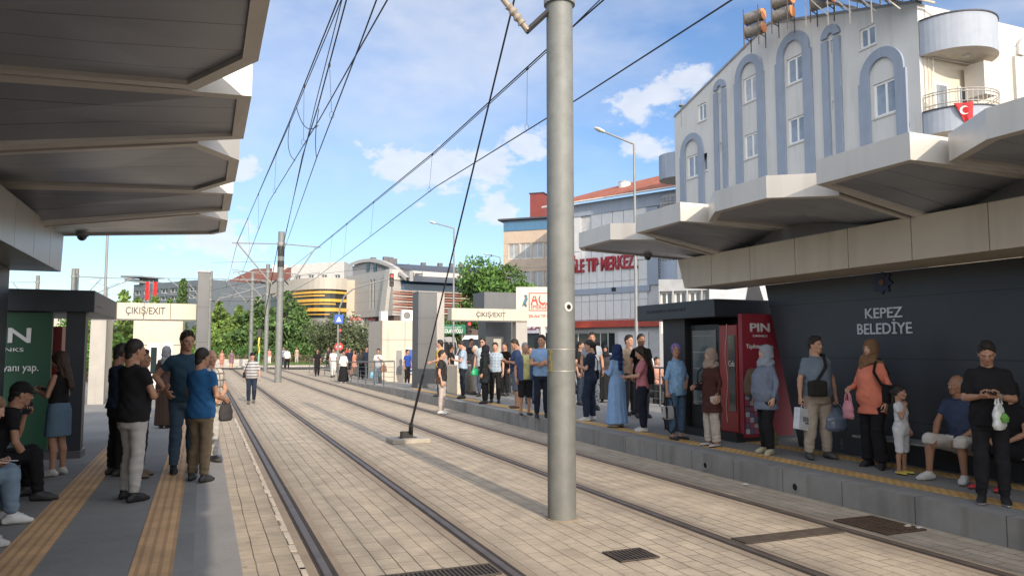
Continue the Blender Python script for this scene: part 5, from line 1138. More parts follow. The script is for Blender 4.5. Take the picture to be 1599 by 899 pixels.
# white building behind it, brown-roofed flats, left tower, dark office
t, p, W = far_block('white curved-top building behind the black office block', 452, 150, 536, 150, 414, mat('pale_blueish', (.40, .40, .39), .7), rows=((429, 437),), cols=4, gap=.6, body=12, topr=408)
t, p, W = far_block('brown-roofed apartment building behind the far masts', 362, 165, 450, 160, 440, mat('flats_grey', (.33, .31, .29), .8, dirt=.3), rows=((446, 454), (460, 468), (475, 483)), cols=6, body=14)
b = MB(); z = p.uz(400, 441)[1]; b.prism([p.pt(-1, z, 1.2), p.pt(W+1, z, 1.2), p.pt(W-1.5, z+3.2, -4), p.pt(2, z+3.2, -4)], (0, 0, .3)); b.build('roof', mat('roof_brown', (.16, .06, .045), .9, var=.2), t)
b = MB(); b.prism([p.pt(W-6, z+1, -2), p.pt(W-3.5, z+1, -2), p.pt(W-3.5, z+4, -2), p.pt(W-6, z+4, -2)], p.n*-2); b.build('chimney', M_bw, t)
for k in range(4): zz = p.uz(400, 456+k*13)[1]; b = MB(); b.prism([p.pt(1, zz, 0), p.pt(7, zz, 0), p.pt(7, zz+1.0, 0), p.pt(1, zz+1.0, 0)], p.n*1.2); b.build('balcony', mat('balcony_brick', (.30, .10, .08), .8), t)
b = MB(); q0 = p.uz(401, 480)[0]; b.prism([p.pt(q0, p.uz(400, 475)[1], .3), p.pt(q0+1.3, p.uz(400, 475)[1], .3), p.pt(q0+1.3, p.uz(400, 440)[1], .3), p.pt(q0, p.uz(400, 440)[1], .3)], p.n*.2); b.build('vertical_sign', mat('sign_cream', (.5, .42, .38), .6), t)
t, p, W = far_block('slate blue tower block left of the far masts', 318, 120, 352, 122, 438, mat('tower_slate', (.13, .16, .19), .5), rows=((445, 452), (459, 466)), cols=3, body=10, name='tower_block')
b = MB(); b.prism([p.pt(.2, 2, .02), p.pt(W, 2, .02), p.pt(W, p.uz(335, 470)[1], .02), p.pt(.2, p.uz(335, 470)[1], .02)], p.n*.2); b.build('blue_banner', mat('banner_blue', (.01, .10, .38), .5), t)
t, p, W = far_block('dark glass building with slanting roof and red flags', 205, 130, 322, 118, 445, mat('dark_office', (.11, .13, .15), .45, var=.1), rows=((450, 457), (462, 468)), cols=8, body=12, gap=.2, topr=436)
b = MB(); q0 = p.uz(206, 450)[0]
b.prism([p.pt(q0-1, p.uz(215, 438)[1], .8), p.pt(q0+4, p.uz(215, 443)[1], .8), p.pt(q0+4, p.uz(215, 440)[1], .8), p.pt(q0-1, p.uz(215, 434)[1], .8)], p.n*-4); b.prism([p.pt(q0-2, p.uz(215, 432)[1], 1), p.pt(q0+5, p.uz(215, 435)[1], 1), p.pt(q0+5, p.uz(215, 433)[1], 1), p.pt(q0-2, p.uz(215, 429)[1], 1)], p.n*-4)
b.prism([p.pt(q0+.5, p.uz(215, 445)[1], -1), p.pt(q0+3, p.uz(215, 445)[1], -1), p.pt(q0+3, p.uz(215, 432)[1], -1), p.pt(q0+.5, p.uz(215, 432)[1], -1)], p.n*-2); b.build('roof_terrace', mat('terrace_grey', (.2, .21, .22), .6), t)
for k, px in enumerate((233, 239)):
    q = at(px, 450, 116); t = thing('flag', 'left hanging red flag above the dark glass building' if k == 0 else 'right hanging red flag above the dark glass building', 'flag', (q.x, q.y, q.z-3))
    b = MB(); b.tube([(q.x, q.y, q.z-4), (q.x, q.y, q.z+1.2)], .05, 6); b.build('pole', M_galvd, t)
    b = MB(); b.ring([[(q.x+(.55*f if k else -.55*f)+.0*f, q.y-.05+.12*math.sin(f*9+z), q.z+1.0-z*.40) for z in range(8)] for f in (0, .25, .5, .75, 1)], caps=False, closed=False); b.build('cloth', mat('flag_red', (.5, .03, .035), .8, var=.1), t)
# low skyline filling the horizon so no gap shows from the side
hz = [(-150, -20, 150, 500), (-20, 100, 170, 488), (96, 185, 160, 478), (640, 720, 175, 440), (1020, 1130, 60, 470), (1130, 1500, 55, 440), (1500, 1800, 48, 420), (-500, -150, 120, 470)]
hn = ('far pale block beyond the left frame edge', 'low far block behind the dark kiosk header', 'low far block behind the thin lamp pole', 'distant block hidden behind the business centre', 'low block right of the hospital', 'row block behind the white apartment block', 'row block beyond the right frame edge', 'far block outside the left frame edge')
for (x0, x1, d, yt), nn_ in zip(hz, hn): far_block(nn_, x0, d, x1, d*1.02, yt, mat('far_pale_%d' % (int(d) % 3), ((.42, .38, .34), (.36, .36, .36), (.45, .42, .36))[int(d) % 3], .8, dirt=.2), rows=((yt+8, yt+14), (yt+22, yt+28)), cols=8, body=12)
t, p, W = far_block('glass fronted shop seen under the end of the right canopy fascia', 1030, 33, 1240, 31, 436, mat('shop_grey', (.34, .35, .36), .5), rows=((452, 474), (490, 520)), cols=9, body=3, name='shop', cat='shop', gap=.1, wm_=None)
q0 = p.uz(1108, 452)[0]; q1 = p.uz(1200, 452)[0]; b = MB(); b.prism([p.pt(q0, p.uz(1150, 475)[1], .05), p.pt(q1, p.uz(1150, 475)[1], .05), p.pt(q1, p.uz(1150, 438)[1], .05), p.pt(q0, p.uz(1150, 438)[1], .05)], p.n*.08); b.build('poster', mat('poster_pale', (.50, .52, .54), .5), t)
b = MB(); q2 = p.uz(1163, 452)[0]; q3 = p.uz(1190, 452)[0]; zz = p.uz(1150, 475)[1]; b.prism([p.pt(q2, zz, .14), p.pt(q3+.1, zz, .14), p.pt(q3-.1, zz+.75, .14), p.pt(q2+.15, zz+.75, .14)], p.n*.01); b.build('poster_figure', mat('poster_dark', (.03, .03, .035), .6), t)
# Turkish flag on the balcony
t = thing('flag', 'red crescent flag draped over the lower round balcony', 'flag', (cxb-.6, ya_-rb, zt2))
a_ = math.radians(229); c0 = Vector((cxb+(rb+.03)*math.cos(a_), ya_-.05+(rb+.03)*math.sin(a_), zt2+.1))
tan = Vector((-math.sin(a_), math.cos(a_), 0)); nr = Vector((math.cos(a_), math.sin(a_), 0))
b = MB(); rows = []
for i in range(9):
    f = i/8; wd = .58*(1-f)+.10; rows.append([c0+tan*((g-.5)*wd*2*.5+.25*f)+nr*(.03+.05*math.sin(g*9+i*.7))+Vector((0, 0, -1.15*f)) for g in [j/6 for j in range(7)]])
b.ring(rows, caps=False, closed=False); o = b.build('cloth', mat('flag_red'), t, smooth=True); sm = o.modifiers.new('thick', 'SOLIDIFY'); sm.thickness = .01
b = MB(); cc = c0+nr*.10+Vector((0, 0, -.32))+tan*.02
mo = [cc+tan*(.17*math.cos(k*.3+.9))+Vector((0, 0, .17*math.sin(k*.3+.9))) for k in range(16)]; mi = [cc+tan*(.13*math.cos(k*.3+.9)+.045)+Vector((0, 0, .13*math.sin(k*.3+.9))) for k in range(16)]
b.ring([mo, mi], caps=False, closed=False); b.build('crescent', mat('flag_white', (.7, .65, .65), .8, var=0), t)
# ================================================================ trees
def leaf_cloud(centers, radii, n, size, rs, squash=1.0, droop=0.0, shell=.55):
    """n leaf quads scattered through the lobes, denser towards each lobe's surface"""
    centers = np.asarray(centers, float); radii = np.asarray(radii, float)
    pr = radii[:, 0]**2; pr /= pr.sum(); idx = rs.choice(len(centers), n, p=pr)
    d = rs.normal(size=(n, 3)); d /= np.linalg.norm(d, axis=1)[:, None]
    rad = shell+(1-shell)*rs.rand(n)**.6; rad *= (1+.22*rs.normal(size=n)*.6)
    P = centers[idx]+d*radii[idx]*rad[:, None]
    a = rs.normal(size=(n, 3)); a /= np.linalg.norm(a, axis=1)[:, None]; a[:, 2] = a[:, 2]*squash-droop; a /= np.linalg.norm(a, axis=1)[:, None]
    bb = np.cross(a, rs.normal(size=(n, 3))); bb /= np.linalg.norm(bb, axis=1)[:, None]
    s = size*(.6+.8*rs.rand(n))[:, None]
    V = np.stack([P-a*s, P+bb*s*.45, P+a*s, P-bb*s*.45], 1).reshape(-1, 3); F = np.arange(4*n).reshape(n, 4); return V, F, idx
def leaf_mats(nm, c): return [mat('leaf_%s_%d' % (nm, k), tuple(x*f for x in c), .7, var=.25, vs=1.2, spec=.25) for k, f in enumerate((.65, 1.0, 1.45))]
M_bark = mat('bark', (.13, .10, .075), .9, var=.3, vs=8, bump=.5, bs=20)
def tree(label, x, y, h, r, n, size, c, nm, seed, kind='broad', group=None, z0=0.0, trunk=.3, name='tree'):
    rs = np.random.RandomState(seed); t = thing(name, label, 'tree' if name != 'hedge' else 'hedge', (x, y, z0), group); cs = []; rd = []
    limbs = MB()
    if kind == 'broad':
        th = h*trunk; limbs.tube([(0, 0, 0), (rs.randn()*.08, rs.randn()*.08, th*.6), (rs.randn()*.1, rs.randn()*.1, th*1.2)], h*.03, 8, h*.02)
        for k in range(15):
            a = rs.rand()*6.28; q = rs.rand()**.6*r*.75; zz = th+(h-th)*(.12+.76*rs.rand()); q *= 1-.6*abs((zz-th)/(h-th)-.4); e = (math.cos(a)*q, math.sin(a)*q, zz)
            s = r*(.26+.24*rs.rand()); cs.append(e); rd.append((s, s, s*.8)); limbs.tube([(0, 0, th*.8), (e[0]*.5, e[1]*.5, (th+zz)/2), e], h*.014, 6, h*.004)
        V, F, idx = leaf_cloud(cs, rd, n, size, rs)
    elif kind == 'conifer':
        limbs.tube([(0, 0, 0), (0, 0, h*.5), (0, 0, h*.96)], h*.022, 8, .02)
        for k in range(46):
            f = k/45; zz = h*(.06+.9*f); q = r*(1-f)**.75*(.55+.5*rs.rand()); a = k*2.4+rs.rand(); e = (math.cos(a)*q*.72, math.sin(a)*q*.72, zz); s = max(.3, q*.48)
            cs.append(e); rd.append((s, s, s*.55)); limbs.tube([(0, 0, zz-q*.15), e], .05, 4, .015)
        V, F, idx = leaf_cloud(cs, rd, n, size, rs, 1, -.55, .25)
    elif kind == 'hedge':
        for k in range(int(r*2)): cs.append((-r+k+.5, 0, h*.5)); rd.append((.75, .7, h*.55))
        limbs.box(-r, r, -.1, .1, 0, h*.5); V, F, idx = leaf_cloud(cs, rd, n, size, rs, shell=.5)
    else:   # palm
        limbs.ring([[(math.cos(2*math.pi*k/10)*q, math.sin(2*math.pi*k/10)*q, zz) for k in range(10)] for zz, q in [(h*.62*i/12, .22*(1+.16*(i % 2))) for i in range(13)]])
        VV = []; FF = []; ii = []
        for k in range(26):
            a = k*2.4; up = .9-1.5*(k/26); L = r*(.85+.3*rs.rand()); pp = []
            for j in range(9): f = j/8; pp.append(np.array((math.cos(a)*L*f*.8, math.sin(a)*L*f*.8, h*.62+L*(up*f-.75*f*f))))
            for j in range(8):
                for m_ in range(5):
                    for s in (-1, 1):
                        q = pp[j]+(pp[j+1]-pp[j])*m_/5; sd = np.array((-math.sin(a), math.cos(a), -.35*1))*s*L*.26*(1-j/9); fw = (pp[j+1]-pp[j])*.9; b0 = len(VV); w_ = (pp[j+1]-pp[j])*.12
                        VV += [q, q+w_, q+sd+fw, q+sd+fw]; FF.append((b0, b0+1, b0+2, b0+3)); ii.append(k)
        V = np.array(VV); F = np.array(FF); idx = np.array(ii)
    limbs.build('trunk', M_bark, t, root=Vector((0, 0, 0)), smooth=True)
    mi = (idx*7+rs.randint(0, 2, len(idx))) % 3
    raw_mesh('crown' if kind != 'hedge' else 'foliage', V, F, leaf_mats(nm, c), t, mi, smooth=False); return t
GP = 'dark conifers along the far verge'
for k, (px, d, yt, wpx_) in enumerate(((340, 100, 470, 26), (372, 97, 476, 30), (402, 96, 462, 34), (447, 94, 452, 42), (425, 100, 480, 30), (318, 104, 482, 24))):
    p = at(px, 560, d); h = EYE+(543-yt)/1180*d
    tree(('light green conifer farthest left of the verge row', 'conifer between the twin mast and the fourth mast', 'conifer behind the third and fourth masts', 'tallest and darkest conifer, behind the second mast', 'low conifer just left of the second mast', 'low conifer next to the left exit pillar')[k], p.x, p.y, h, wpx_/1180*d*1.7, 9000, .30, (.12, .19, .045) if k in (0, 5, 1) else (.075, .135, .042), 'con%d' % (k in (0, 5, 1)), 20+k, 'conifer', GP, z0=.08)
p = at(372, 560, 88); tree('clipped green hedge behind the crossing', p.x, p.y, 2.0, 8.5, 5200, .12, (.05, .12, .028), 'hedge', 40, 'hedge', z0=.08, name='hedge')
p = at(519, 560, 80); tree('olive tree on the lawn behind the stop sign', p.x, p.y, 5.2, 3.2, 4200, .16, (.085, .11, .055), 'olive', 41, 'broad', z0=.08)
p = at(556, 560, 84); tree('small olive tree right of the larger one on the lawn', p.x, p.y, 4.2, 2.4, 2600, .16, (.085, .11, .055), 'olive', 42, 'broad', z0=.08)
p = at(772, 560, 56); tree('leafy green tree above the right exit gate', p.x, p.y, 8.1, 3.1, 8200, .15, (.075, .15, .035), 'fresh', 43, 'broad', trunk=.45)
p = at(700, 560, 70); tree('rounded tree half hidden behind the tall dark slab pillar', p.x, p.y, 4.6, 2.2, 2600, .16, (.06, .11, .03), 'fresh2', 44, 'broad')
p = at(190, 560, 60); tree('pale green conifer peeping over the left exit gate', p.x, p.y, 6.6, 2.0, 3000, .22, (.06, .12, .03), 'con1', 45, 'conifer')
p = at(282, 560, 58); tree('tall pointed cypress over the ÇIKIŞ/EXIT lettering', p.x, p.y, 7.3, .85, 3400, .14, (.075, .13, .045), 'cyp', 46, 'conifer')
for k, (px, yt) in enumerate(((212, 462), (238, 458), (262, 462))):
    p = at(px, 560, 64+k); tree(('first', 'second', 'third')[k]+' bushy conifer from the left behind the left exit gate', p.x, p.y, EYE+(543-yt)/1180*64, 1.9, 2200, .2, (.05, .10, .03), 'con1', 47+k, 'conifer', 'bushes behind the left exit gate')
p = at(178, 560, 44); tree('palm tree seen through the left exit gate', p.x, p.y, 4.6, 1.7, 0, 0, (.06, .11, .035), 'palm', 51, 'palm')
p = at(160, 560, 34); tree('bright green shrub beside the ticket kiosk', p.x, p.y, 2.5, 1.0, 2200, .10, (.08, .17, .03), 'shrub', 52, 'broad', trunk=.15)
p = at(135, 560, 36); tree('tall leafy shrub behind the dark kiosk pillar', p.x, p.y, 3.6, 1.5, 2600, .12, (.07, .13, .03), 'shrub', 53, 'broad', trunk=.15)

# ================================================================ vehicles (built in local space, nose towards +X)
M_tyre = mat('tyre', (.012, .012, .012), .9, var=0); M_rim = mat('rim', (.35, .35, .36), .35, .7, var=0); M_cglass = mat('car_glass', (.015, .02, .025), .04, var=0, spec=.8)
O0 = Vector((0, 0, 0))
def vehicle(name, label, cat, x, y, rz, L, Wd, paint, prof, glass, wheels, plate=True, z=-.012):
    """prof: side outline (x,z); glass: list of side polygons; wheels: x positions"""
    t = thing(name, label, cat, (x, y, z), None, rz); hw = Wd/2
    ins = lambda z_: hw-(max(0, z_-.95)*.16)
    b = MB(); n = len(prof); a = [(px, -ins(pz), pz) for px, pz in prof]; c = [(px, ins(pz), pz) for px, pz in prof]
    b.add(a+c, [tuple(range(n))[::-1], tuple(range(n, 2*n))]+[(i, (i+1) % n, n+(i+1) % n, n+i) for i in range(n)])
    b.build('body', paint, t, root=O0, bevel=.05, seg=3)
    for poly in glass:
        if len(poly[0]) == 2:
            for s in (-1, 1): b = MB(); b.prism([(px, s*(ins(pz)+.004), pz) for px, pz in poly], (0, s*.004, 0)); b.build('side_window', M_cglass, t, root=O0)
        else: b = MB(); b.prism(poly, (poly[0][3] if len(poly[0]) > 3 else .012, 0, .004)); b.build('windscreen', M_cglass, t, root=O0)
    for wx in wheels:
        for s in (-1, 1):
            b = MB(); b.ring([[(wx+.32*q*math.cos(2*math.pi*k/20), s*yy, .32+.32*q*math.sin(2*math.pi*k/20)) for k in range(20)] for yy, q in ((hw-.2, .9), (hw-.18, 1), (hw+.005, 1), (hw+.02, .9))]); w_ = b.build('wheel', M_tyre, t, root=O0, smooth=True)
            b = MB(); b.ring([[(wx+q*math.cos(2*math.pi*k/16), s*yy, .32+q*math.sin(2*math.pi*k/16)) for k in range(16)] for yy, q in ((hw+.012, .2), (hw+.026, .19), (hw+.026, .05))]); b.build('rim', M_rim, w_, root=O0)
    for s in (-1, 1):
        b = MB(); b.box(L/2-.1, L/2+.012, s*(hw-.28)-.14, s*(hw-.28)+.14, .62, .78); b.build('headlight', mat('headlight', (.6, .6, .6), .1, var=0), t, root=O0, bevel=.02)
        b = MB(); b.box(-L/2-.012, -L/2+.1, s*(hw-.2)-.12, s*(hw-.2)+.12, .75, .95); b.build('tail_light', mat('tail_red', (.35, .01, .01), .2, var=0), t, root=O0, bevel=.02)
    if plate:
        for s in (-1, 1): b = MB(); b.box(s*(L/2+.012)-.006, s*(L/2+.012)+.006, -.26, .26, .42, .53); b.build('number_plate', M_white, t, root=O0)
    b = MB(); b.box(-L/2-.01, L/2+.01, -hw+.05, hw-.05, .24, .40); b.build('bumper', M_black, t, root=O0, bevel=.02)
    return t
P_sedan = [(-2.15, .3), (2.15, .3), (2.2, .62), (2.05, .80), (1.1, .95), (.45, 1.38), (-.75, 1.42), (-1.55, 1.0), (-2.15, .95)]
G_sedan = [[(.95, .96), (.42, 1.33), (-.12, 1.36), (-.12, .97)], [(-.2, .97), (-.2, 1.36), (-.72, 1.36), (-1.35, .99)], [(1.08, -.66, .97), (.47, -.58, 1.36), (.47, .58, 1.36), (1.08, .66, .97)], [(-1.54, -.64, 1.02), (-.80, -.58, 1.40), (-.80, .58, 1.40), (-1.54, .64, 1.02)]]
def sedan(lab, x, y, rz, c, nm): return vehicle('parked_car', lab, 'car', x, y, rz, 4.3, 1.76, mat('paint_'+nm, c, .25, .3, var=0, coat=1), P_sedan, G_sedan, (-1.3, 1.3))
P_suv = [(-2.1, .35), (2.1, .35), (2.15, .75), (2.0, 1.0), (1.15, 1.1), (.65, 1.66), (-1.75, 1.7), (-2.12, 1.1)]
G_suv = [[(1.0, 1.12), (.6, 1.6), (-.1, 1.62), (-.1, 1.12)], [(-.2, 1.12), (-.2, 1.62), (-1.7, 1.6), (-1.85, 1.14)], [(1.12, -.72, 1.13), (.68, -.62, 1.62), (.68, .62, 1.62), (1.12, .72, 1.13)], [(-2.11, -.70, 1.15), (-1.80, -.62, 1.62), (-1.80, .62, 1.62), (-2.11, .70, 1.15)]]
def suv(lab, x, y, rz, c, nm): return vehicle('parked_car', lab, 'car', x, y, rz, 4.2, 1.8, mat('paint_'+nm, c, .3, .2, var=0, coat=1), P_suv, G_suv, (-1.3, 1.3))
P_van = [(-2.9, .35), (2.9, .35), (2.95, .85), (2.7, 1.15), (2.1, 1.45), (1.35, 2.45), (1.1, 2.62), (-2.7, 2.68), (-2.92, 2.3)]
G_van = [[(1.95, 1.45), (1.35, 2.25), (.85, 2.28), (.85, 1.42)], [(.7, 1.42), (.7, 2.28), (-.9, 2.3), (-.9, 1.42)], [(-1.05, 1.42), (-1.05, 2.3), (-2.6, 2.3), (-2.6, 1.42)], [(2.12, -.84, 1.47), (1.42, -.68, 2.38), (1.42, .68, 2.38), (2.12, .84, 1.47)], [(-2.93, -.70, 1.45), (-2.92, -.62, 2.3), (-2.92, .62, 2.3), (-2.93, .70, 1.45)]]
def van(lab, x, y, rz, c=(.62, .62, .62), nm='van_white', name='white_minibus', cat='minibus'): return vehicle(name, lab, cat, x, y, rz, 5.9, 2.0, mat('paint_'+nm, c, .3, 0, var=.04, coat=.6), P_van, G_van, (-1.8, 1.8))
p = at(741, 560, 43); van('white minibus standing behind the right exit gate', p.x+1.0, p.y+1.5, R(-128))
p = at(690, 560, 50); van('second white van, mostly hidden behind the slab pillar', p.x, p.y+2, R(-125))
p = at(486, 551, 98); vehicle('pickup_truck', 'white pickup parked behind the lawn', 'pickup', p.x, p.y, R(175), 5.2, 1.85, mat('paint_van_white'), [(-2.6, .45), (2.6, .45), (2.65, .9), (2.4, 1.1), (1.5, 1.2), (.9, 1.75), (-.3, 1.75), (-.5, 1.2), (-2.6, 1.15)], [[(1.4, 1.2), (.85, 1.68), (.3, 1.7), (.3, 1.2)], [(.2, 1.2), (.2, 1.7), (-.25, 1.68), (-.38, 1.2)]], (-1.6, 1.6), z=0)
p = at(522, 551, 102); sedan('second white car right of the pickup beyond the lawn', p.x, p.y, R(178), (.6, .6, .6), 'w2')
p = at(594, 556, 74); suv('dark car at the crossing beside the cream booth', p.x, p.y, R(200), (.02, .025, .03), 'dk')
p = at(566, 548, 92); van('white box van in front of the shop row', p.x, p.y, R(190), name='box_van', cat='van')
p = at(624, 553, 78); sedan('silver car behind the railing left of the cream booth', p.x, p.y, R(190), (.35, .36, .37), 'sil')
p = on_z(1000, 605, 0); suv('dark grey car behind the waiting group, plate towards the camera', 14.7, 19.6, R(96), (.03, .033, .038), 'grey')
suv('white car parked behind the navy-dressed woman', 15.2, 27.0, R(95), (.6, .6, .6), 'wh')
sedan('silver saloon parked farther along the street by the hospital', 15.2, 33.5, R(95), (.35, .35, .36), 'sil')
sedan('blue saloon driving on the far lane of the street', 20.5, 38, R(-84), (.03, .06, .16), 'blue')
# motorbike near the railing
t = thing('motorcycle', 'dark motorcycle parked behind the platform railing', 'motorcycle', (13.2, 23.5, -.012))
for xx in (-.6, .6):
    b = MB(); b.ring([[(xx+q*math.cos(2*math.pi*k/18), yy, .3+q*math.sin(2*math.pi*k/18)) for k in range(18)] for yy, q in ((-.05, .2), (-.05, .3), (.05, .3), (.05, .2))]); b.build('wheel', M_tyre, t, root=O0)
b = MB(); b.box(-.35, .3, -.13, .13, .35, .7); b.box(-.55, .15, -.14, .14, .7, .85); b.build('body', M_black, t, root=O0, bevel=.05)
b = MB(); b.tube([(.6, 0, .3), (.42, 0, .95), (.35, 0, 1.05)], .03, 6); b.tube([(.35, -.33, 1.05), (.35, .33, 1.05)], .02, 6); b.build('handlebar', M_black, t, root=O0)
# small yellow bin-post near the hedge, concrete kerb wall
p = at(404, 557, 82); t = thing('bollard_lamp', 'yellow and green signal post by the hedge', 'post', (p.x, p.y, 0))
b = MB(); b.tube([(p.x, p.y, 0), (p.x, p.y, 3.0)], .10, 10); b.build('post', mat('post_green', (.20, .42, .30), .5), t)
b = MB(); b.tube([(p.x, p.y, 1.3), (p.x, p.y, 3.02)], .12, 10); b.build('yellow_sleeve', mat('post_yellow', (.6, .5, .1), .5), t)
b = MB(); b.box(p.x-.25, p.x+.25, p.y-.15, p.y+.15, 3.02, 3.9); b.build('signal_box', M_black, t, bevel=.03)
b = MB(); b.box(-8, 4.8, 81.8, 82.1, .08, .75); o = b.build('low_wall', M_curb, None); tag(o, 'low pale concrete wall in front of the hedge', 'wall')
# ================================================================ people: bodies grown as one implicit surface
class G:
    def __init__(s, lo, hi, h):
        s.lo = np.array(lo, np.float32); s.h = h; s.n = np.maximum(np.ceil((np.array(hi)-s.lo)/h).astype(int)+1, 4)
        s.ax = [s.lo[i]+h*np.arange(s.n[i], dtype=np.float32) for i in range(3)]; s.F = np.full(s.n, .5, np.float32)
    def sub(s, lo, hi):
        a = np.clip(np.floor((np.array(lo)-s.lo)/s.h).astype(int), 0, s.n-1); b = np.clip(np.ceil((np.array(hi)-s.lo)/s.h).astype(int)+1, 1, s.n); b = np.maximum(b, a+1)
        sl = tuple(slice(a[i], b[i]) for i in range(3)); return sl, s.ax[0][sl[0]][:, None, None], s.ax[1][sl[1]][None, :, None], s.ax[2][sl[2]][None, None, :]
    def put(s, sl, d, k):
        F = s.F[sl]
        if k <= 0: np.minimum(F, d, out=F); return
        h = np.maximum(k-np.abs(F-d), 0)/k; s.F[sl] = np.minimum(F, d)-h*h*k*.25
    def cap(s, a, b, r1, r2, k=.02, flat=None, cut=None):
        """tapered limb from a to b; flat=(unit axis, factor) squeezes it; cut=(point, normal) trims it"""
        a = np.array(a, np.float32); b = np.array(b, np.float32); m = max(r1, r2)+max(k, .03)+.02
        sl, X, Y, Z = s.sub(np.minimum(a, b)-m, np.maximum(a, b)+m); d = b-a; L2 = float(d@d)+1e-9
        px, py, pz = X-a[0], Y-a[1], Z-a[2]; t = np.clip((px*d[0]+py*d[1]+pz*d[2])/L2, 0, 1)
        qx, qy, qz = px-t*d[0], py-t*d[1], pz-t*d[2]
        if flat is not None:
            ax, f = flat; c = qx*ax[0]+qy*ax[1]+qz*ax[2]; D = np.sqrt(np.maximum(qx*qx+qy*qy+qz*qz-c*c, 0)+(c/f)**2)
            v = (D-(r1+t*(r2-r1)))*min(1, f)
        else: v = np.sqrt(qx*qx+qy*qy+qz*qz)-(r1+t*(r2-r1))
        if cut is not None:
            for (q, n) in cut: v = np.maximum(v, (X-q[0])*n[0]+(Y-q[1])*n[1]+(Z-q[2])*n[2])
        s.put(sl, v, k)
    def ell(s, c, r, k=.01, M=None, cut=None, sub=False):
        c = np.array(c, np.float32); m = max(r)+k+.02; sl, X, Y, Z = s.sub(c-m, c+m); x, y, z = X-c[0], Y-c[1], Z-c[2]
        if M is not None: x, y, z = M[0][0]*x+M[1][0]*y+M[2][0]*z, M[0][1]*x+M[1][1]*y+M[2][1]*z, M[0][2]*x+M[1][2]*y+M[2][2]*z
        q = np.sqrt((x/r[0])**2+(y/r[1])**2+(z/r[2])**2); v = (q-1)*min(r)
        if cut is not None:
            for (p, n) in cut: v = np.maximum(v, (X-p[0])*n[0]+(Y-p[1])*n[1]+(Z-p[2])*n[2])
        if sub: s.F[sl] = np.maximum(s.F[sl], -v)
        else: s.put(sl, v, k)
    def prof(s, T, zs, a, b, cy, off=0.0, k=.03, lo=None, hi=None, fold=0, fseed=0, cut=None):
        """vertical elliptical profile in frame T (rotation about pivot + shift): half widths a, half depths b, centre offset cy"""
        Mi, piv, sh = T; X, Y, Z = s.ax[0][:, None, None]-piv[0]-sh[0], s.ax[1][None, :, None]-piv[1]-sh[1], s.ax[2][None, None, :]-piv[2]-sh[2]
        x = Mi[0][0]*X+Mi[0][1]*Y+Mi[0][2]*Z+piv[0]; y = Mi[1][0]*X+Mi[1][1]*Y+Mi[1][2]*Z+piv[1]; z = Mi[2][0]*X+Mi[2][1]*Y+Mi[2][2]*Z+piv[2]
        A = np.interp(z, zs, a)+off; B = np.interp(z, zs, b)+off; C = np.interp(z, zs, cy)
        yy = y-C; q = np.sqrt((x/A)**2+(yy/B)**2)+1e-6
        if fold: th = np.arctan2(yy, x); A2 = 1+fold*np.sin(th*11+fseed+z*3)*np.clip((zs[-1]-z)*1.6, 0, 1)+fold*.5*np.sin(th*23+z*2); q = q/A2
        v = (q-1)*np.minimum(A, B)
        v = np.maximum(v, np.maximum(zs[0]-z, z-zs[-1]))
        if cut is not None:
            for (p, n) in cut: v = np.maximum(v, (s.ax[0][:, None, None]-p[0])*n[0]+(s.ax[1][None, :, None]-p[1])*n[1]+(s.ax[2][None, None, :]-p[2])*n[2])
        s.put(tuple(slice(None) for _ in range(3)), v.astype(np.float32), k)
    def half(s, p, n): s.F = np.maximum(s.F, (s.ax[0][:, None, None]-p[0])*n[0]+(s.ax[1][None, :, None]-p[1])*n[1]+(s.ax[2][None, None, :]-p[2])*n[2])
    def wrinkle(s, amp, seed=0, fz=38, fx=17):
        X, Y, Z = s.ax[0][:, None, None], s.ax[1][None, :, None], s.ax[2][None, None, :]
        s.F = s.F+amp*(np.sin(Z*fz+X*fx+Y*9+seed)*np.sin(X*23-Y*19+Z*7+seed*2)+.6*np.sin(Z*fz*1.9-X*31+seed*3)*np.sin(Y*27+Z*13))
    def mesh(s):
        F = s.F; S_ = F < 0
        if not S_.any(): return np.zeros((0, 3)), np.zeros((0, 4), int)
        F = F.copy(); F[0], F[-1] = np.maximum(F[0], 1e-4), np.maximum(F[-1], 1e-4); F[:, 0] = np.maximum(F[:, 0], 1e-4); F[:, -1] = np.maximum(F[:, -1], 1e-4); F[:, :, 0] = np.maximum(F[:, :, 0], 1e-4); F[:, :, -1] = np.maximum(F[:, :, -1], 1e-4)
        S_ = F < 0; n = S_[:-1, :-1, :-1].astype(np.int8)
        cnt = sum(S_[i:S_.shape[0]-1+i, j:S_.shape[1]-1+j, k:S_.shape[2]-1+k].astype(np.int8) for i in (0, 1) for j in (0, 1) for k in (0, 1))
        I, J, K = np.nonzero((cnt > 0) & (cnt < 8)); acc = np.zeros((len(I), 3)); c = np.zeros(len(I))
        cor = [(i, j, k) for i in (0, 1) for j in (0, 1) for k in (0, 1)]; val = {q: F[I+q[0], J+q[1], K+q[2]] for q in cor}
        for q in cor:
            for ax in range(3):
                if q[ax]: continue
                r = list(q); r[ax] = 1; r = tuple(r); f0, f1 = val[q], val[r]; m = (f0 < 0) != (f1 < 0); t = np.where(m, f0/np.where(m, f0-f1, 1), 0)
                for e in range(3): acc[:, e] += np.where(m, q[e]+(t if e == ax else 0), 0)
                c += m
        V = (np.stack([I, J, K], 1)+acc/c[:, None])*s.h+s.lo; idx = np.full(cnt.shape, -1, np.int64); idx[I, J, K] = np.arange(len(I)); Q = []
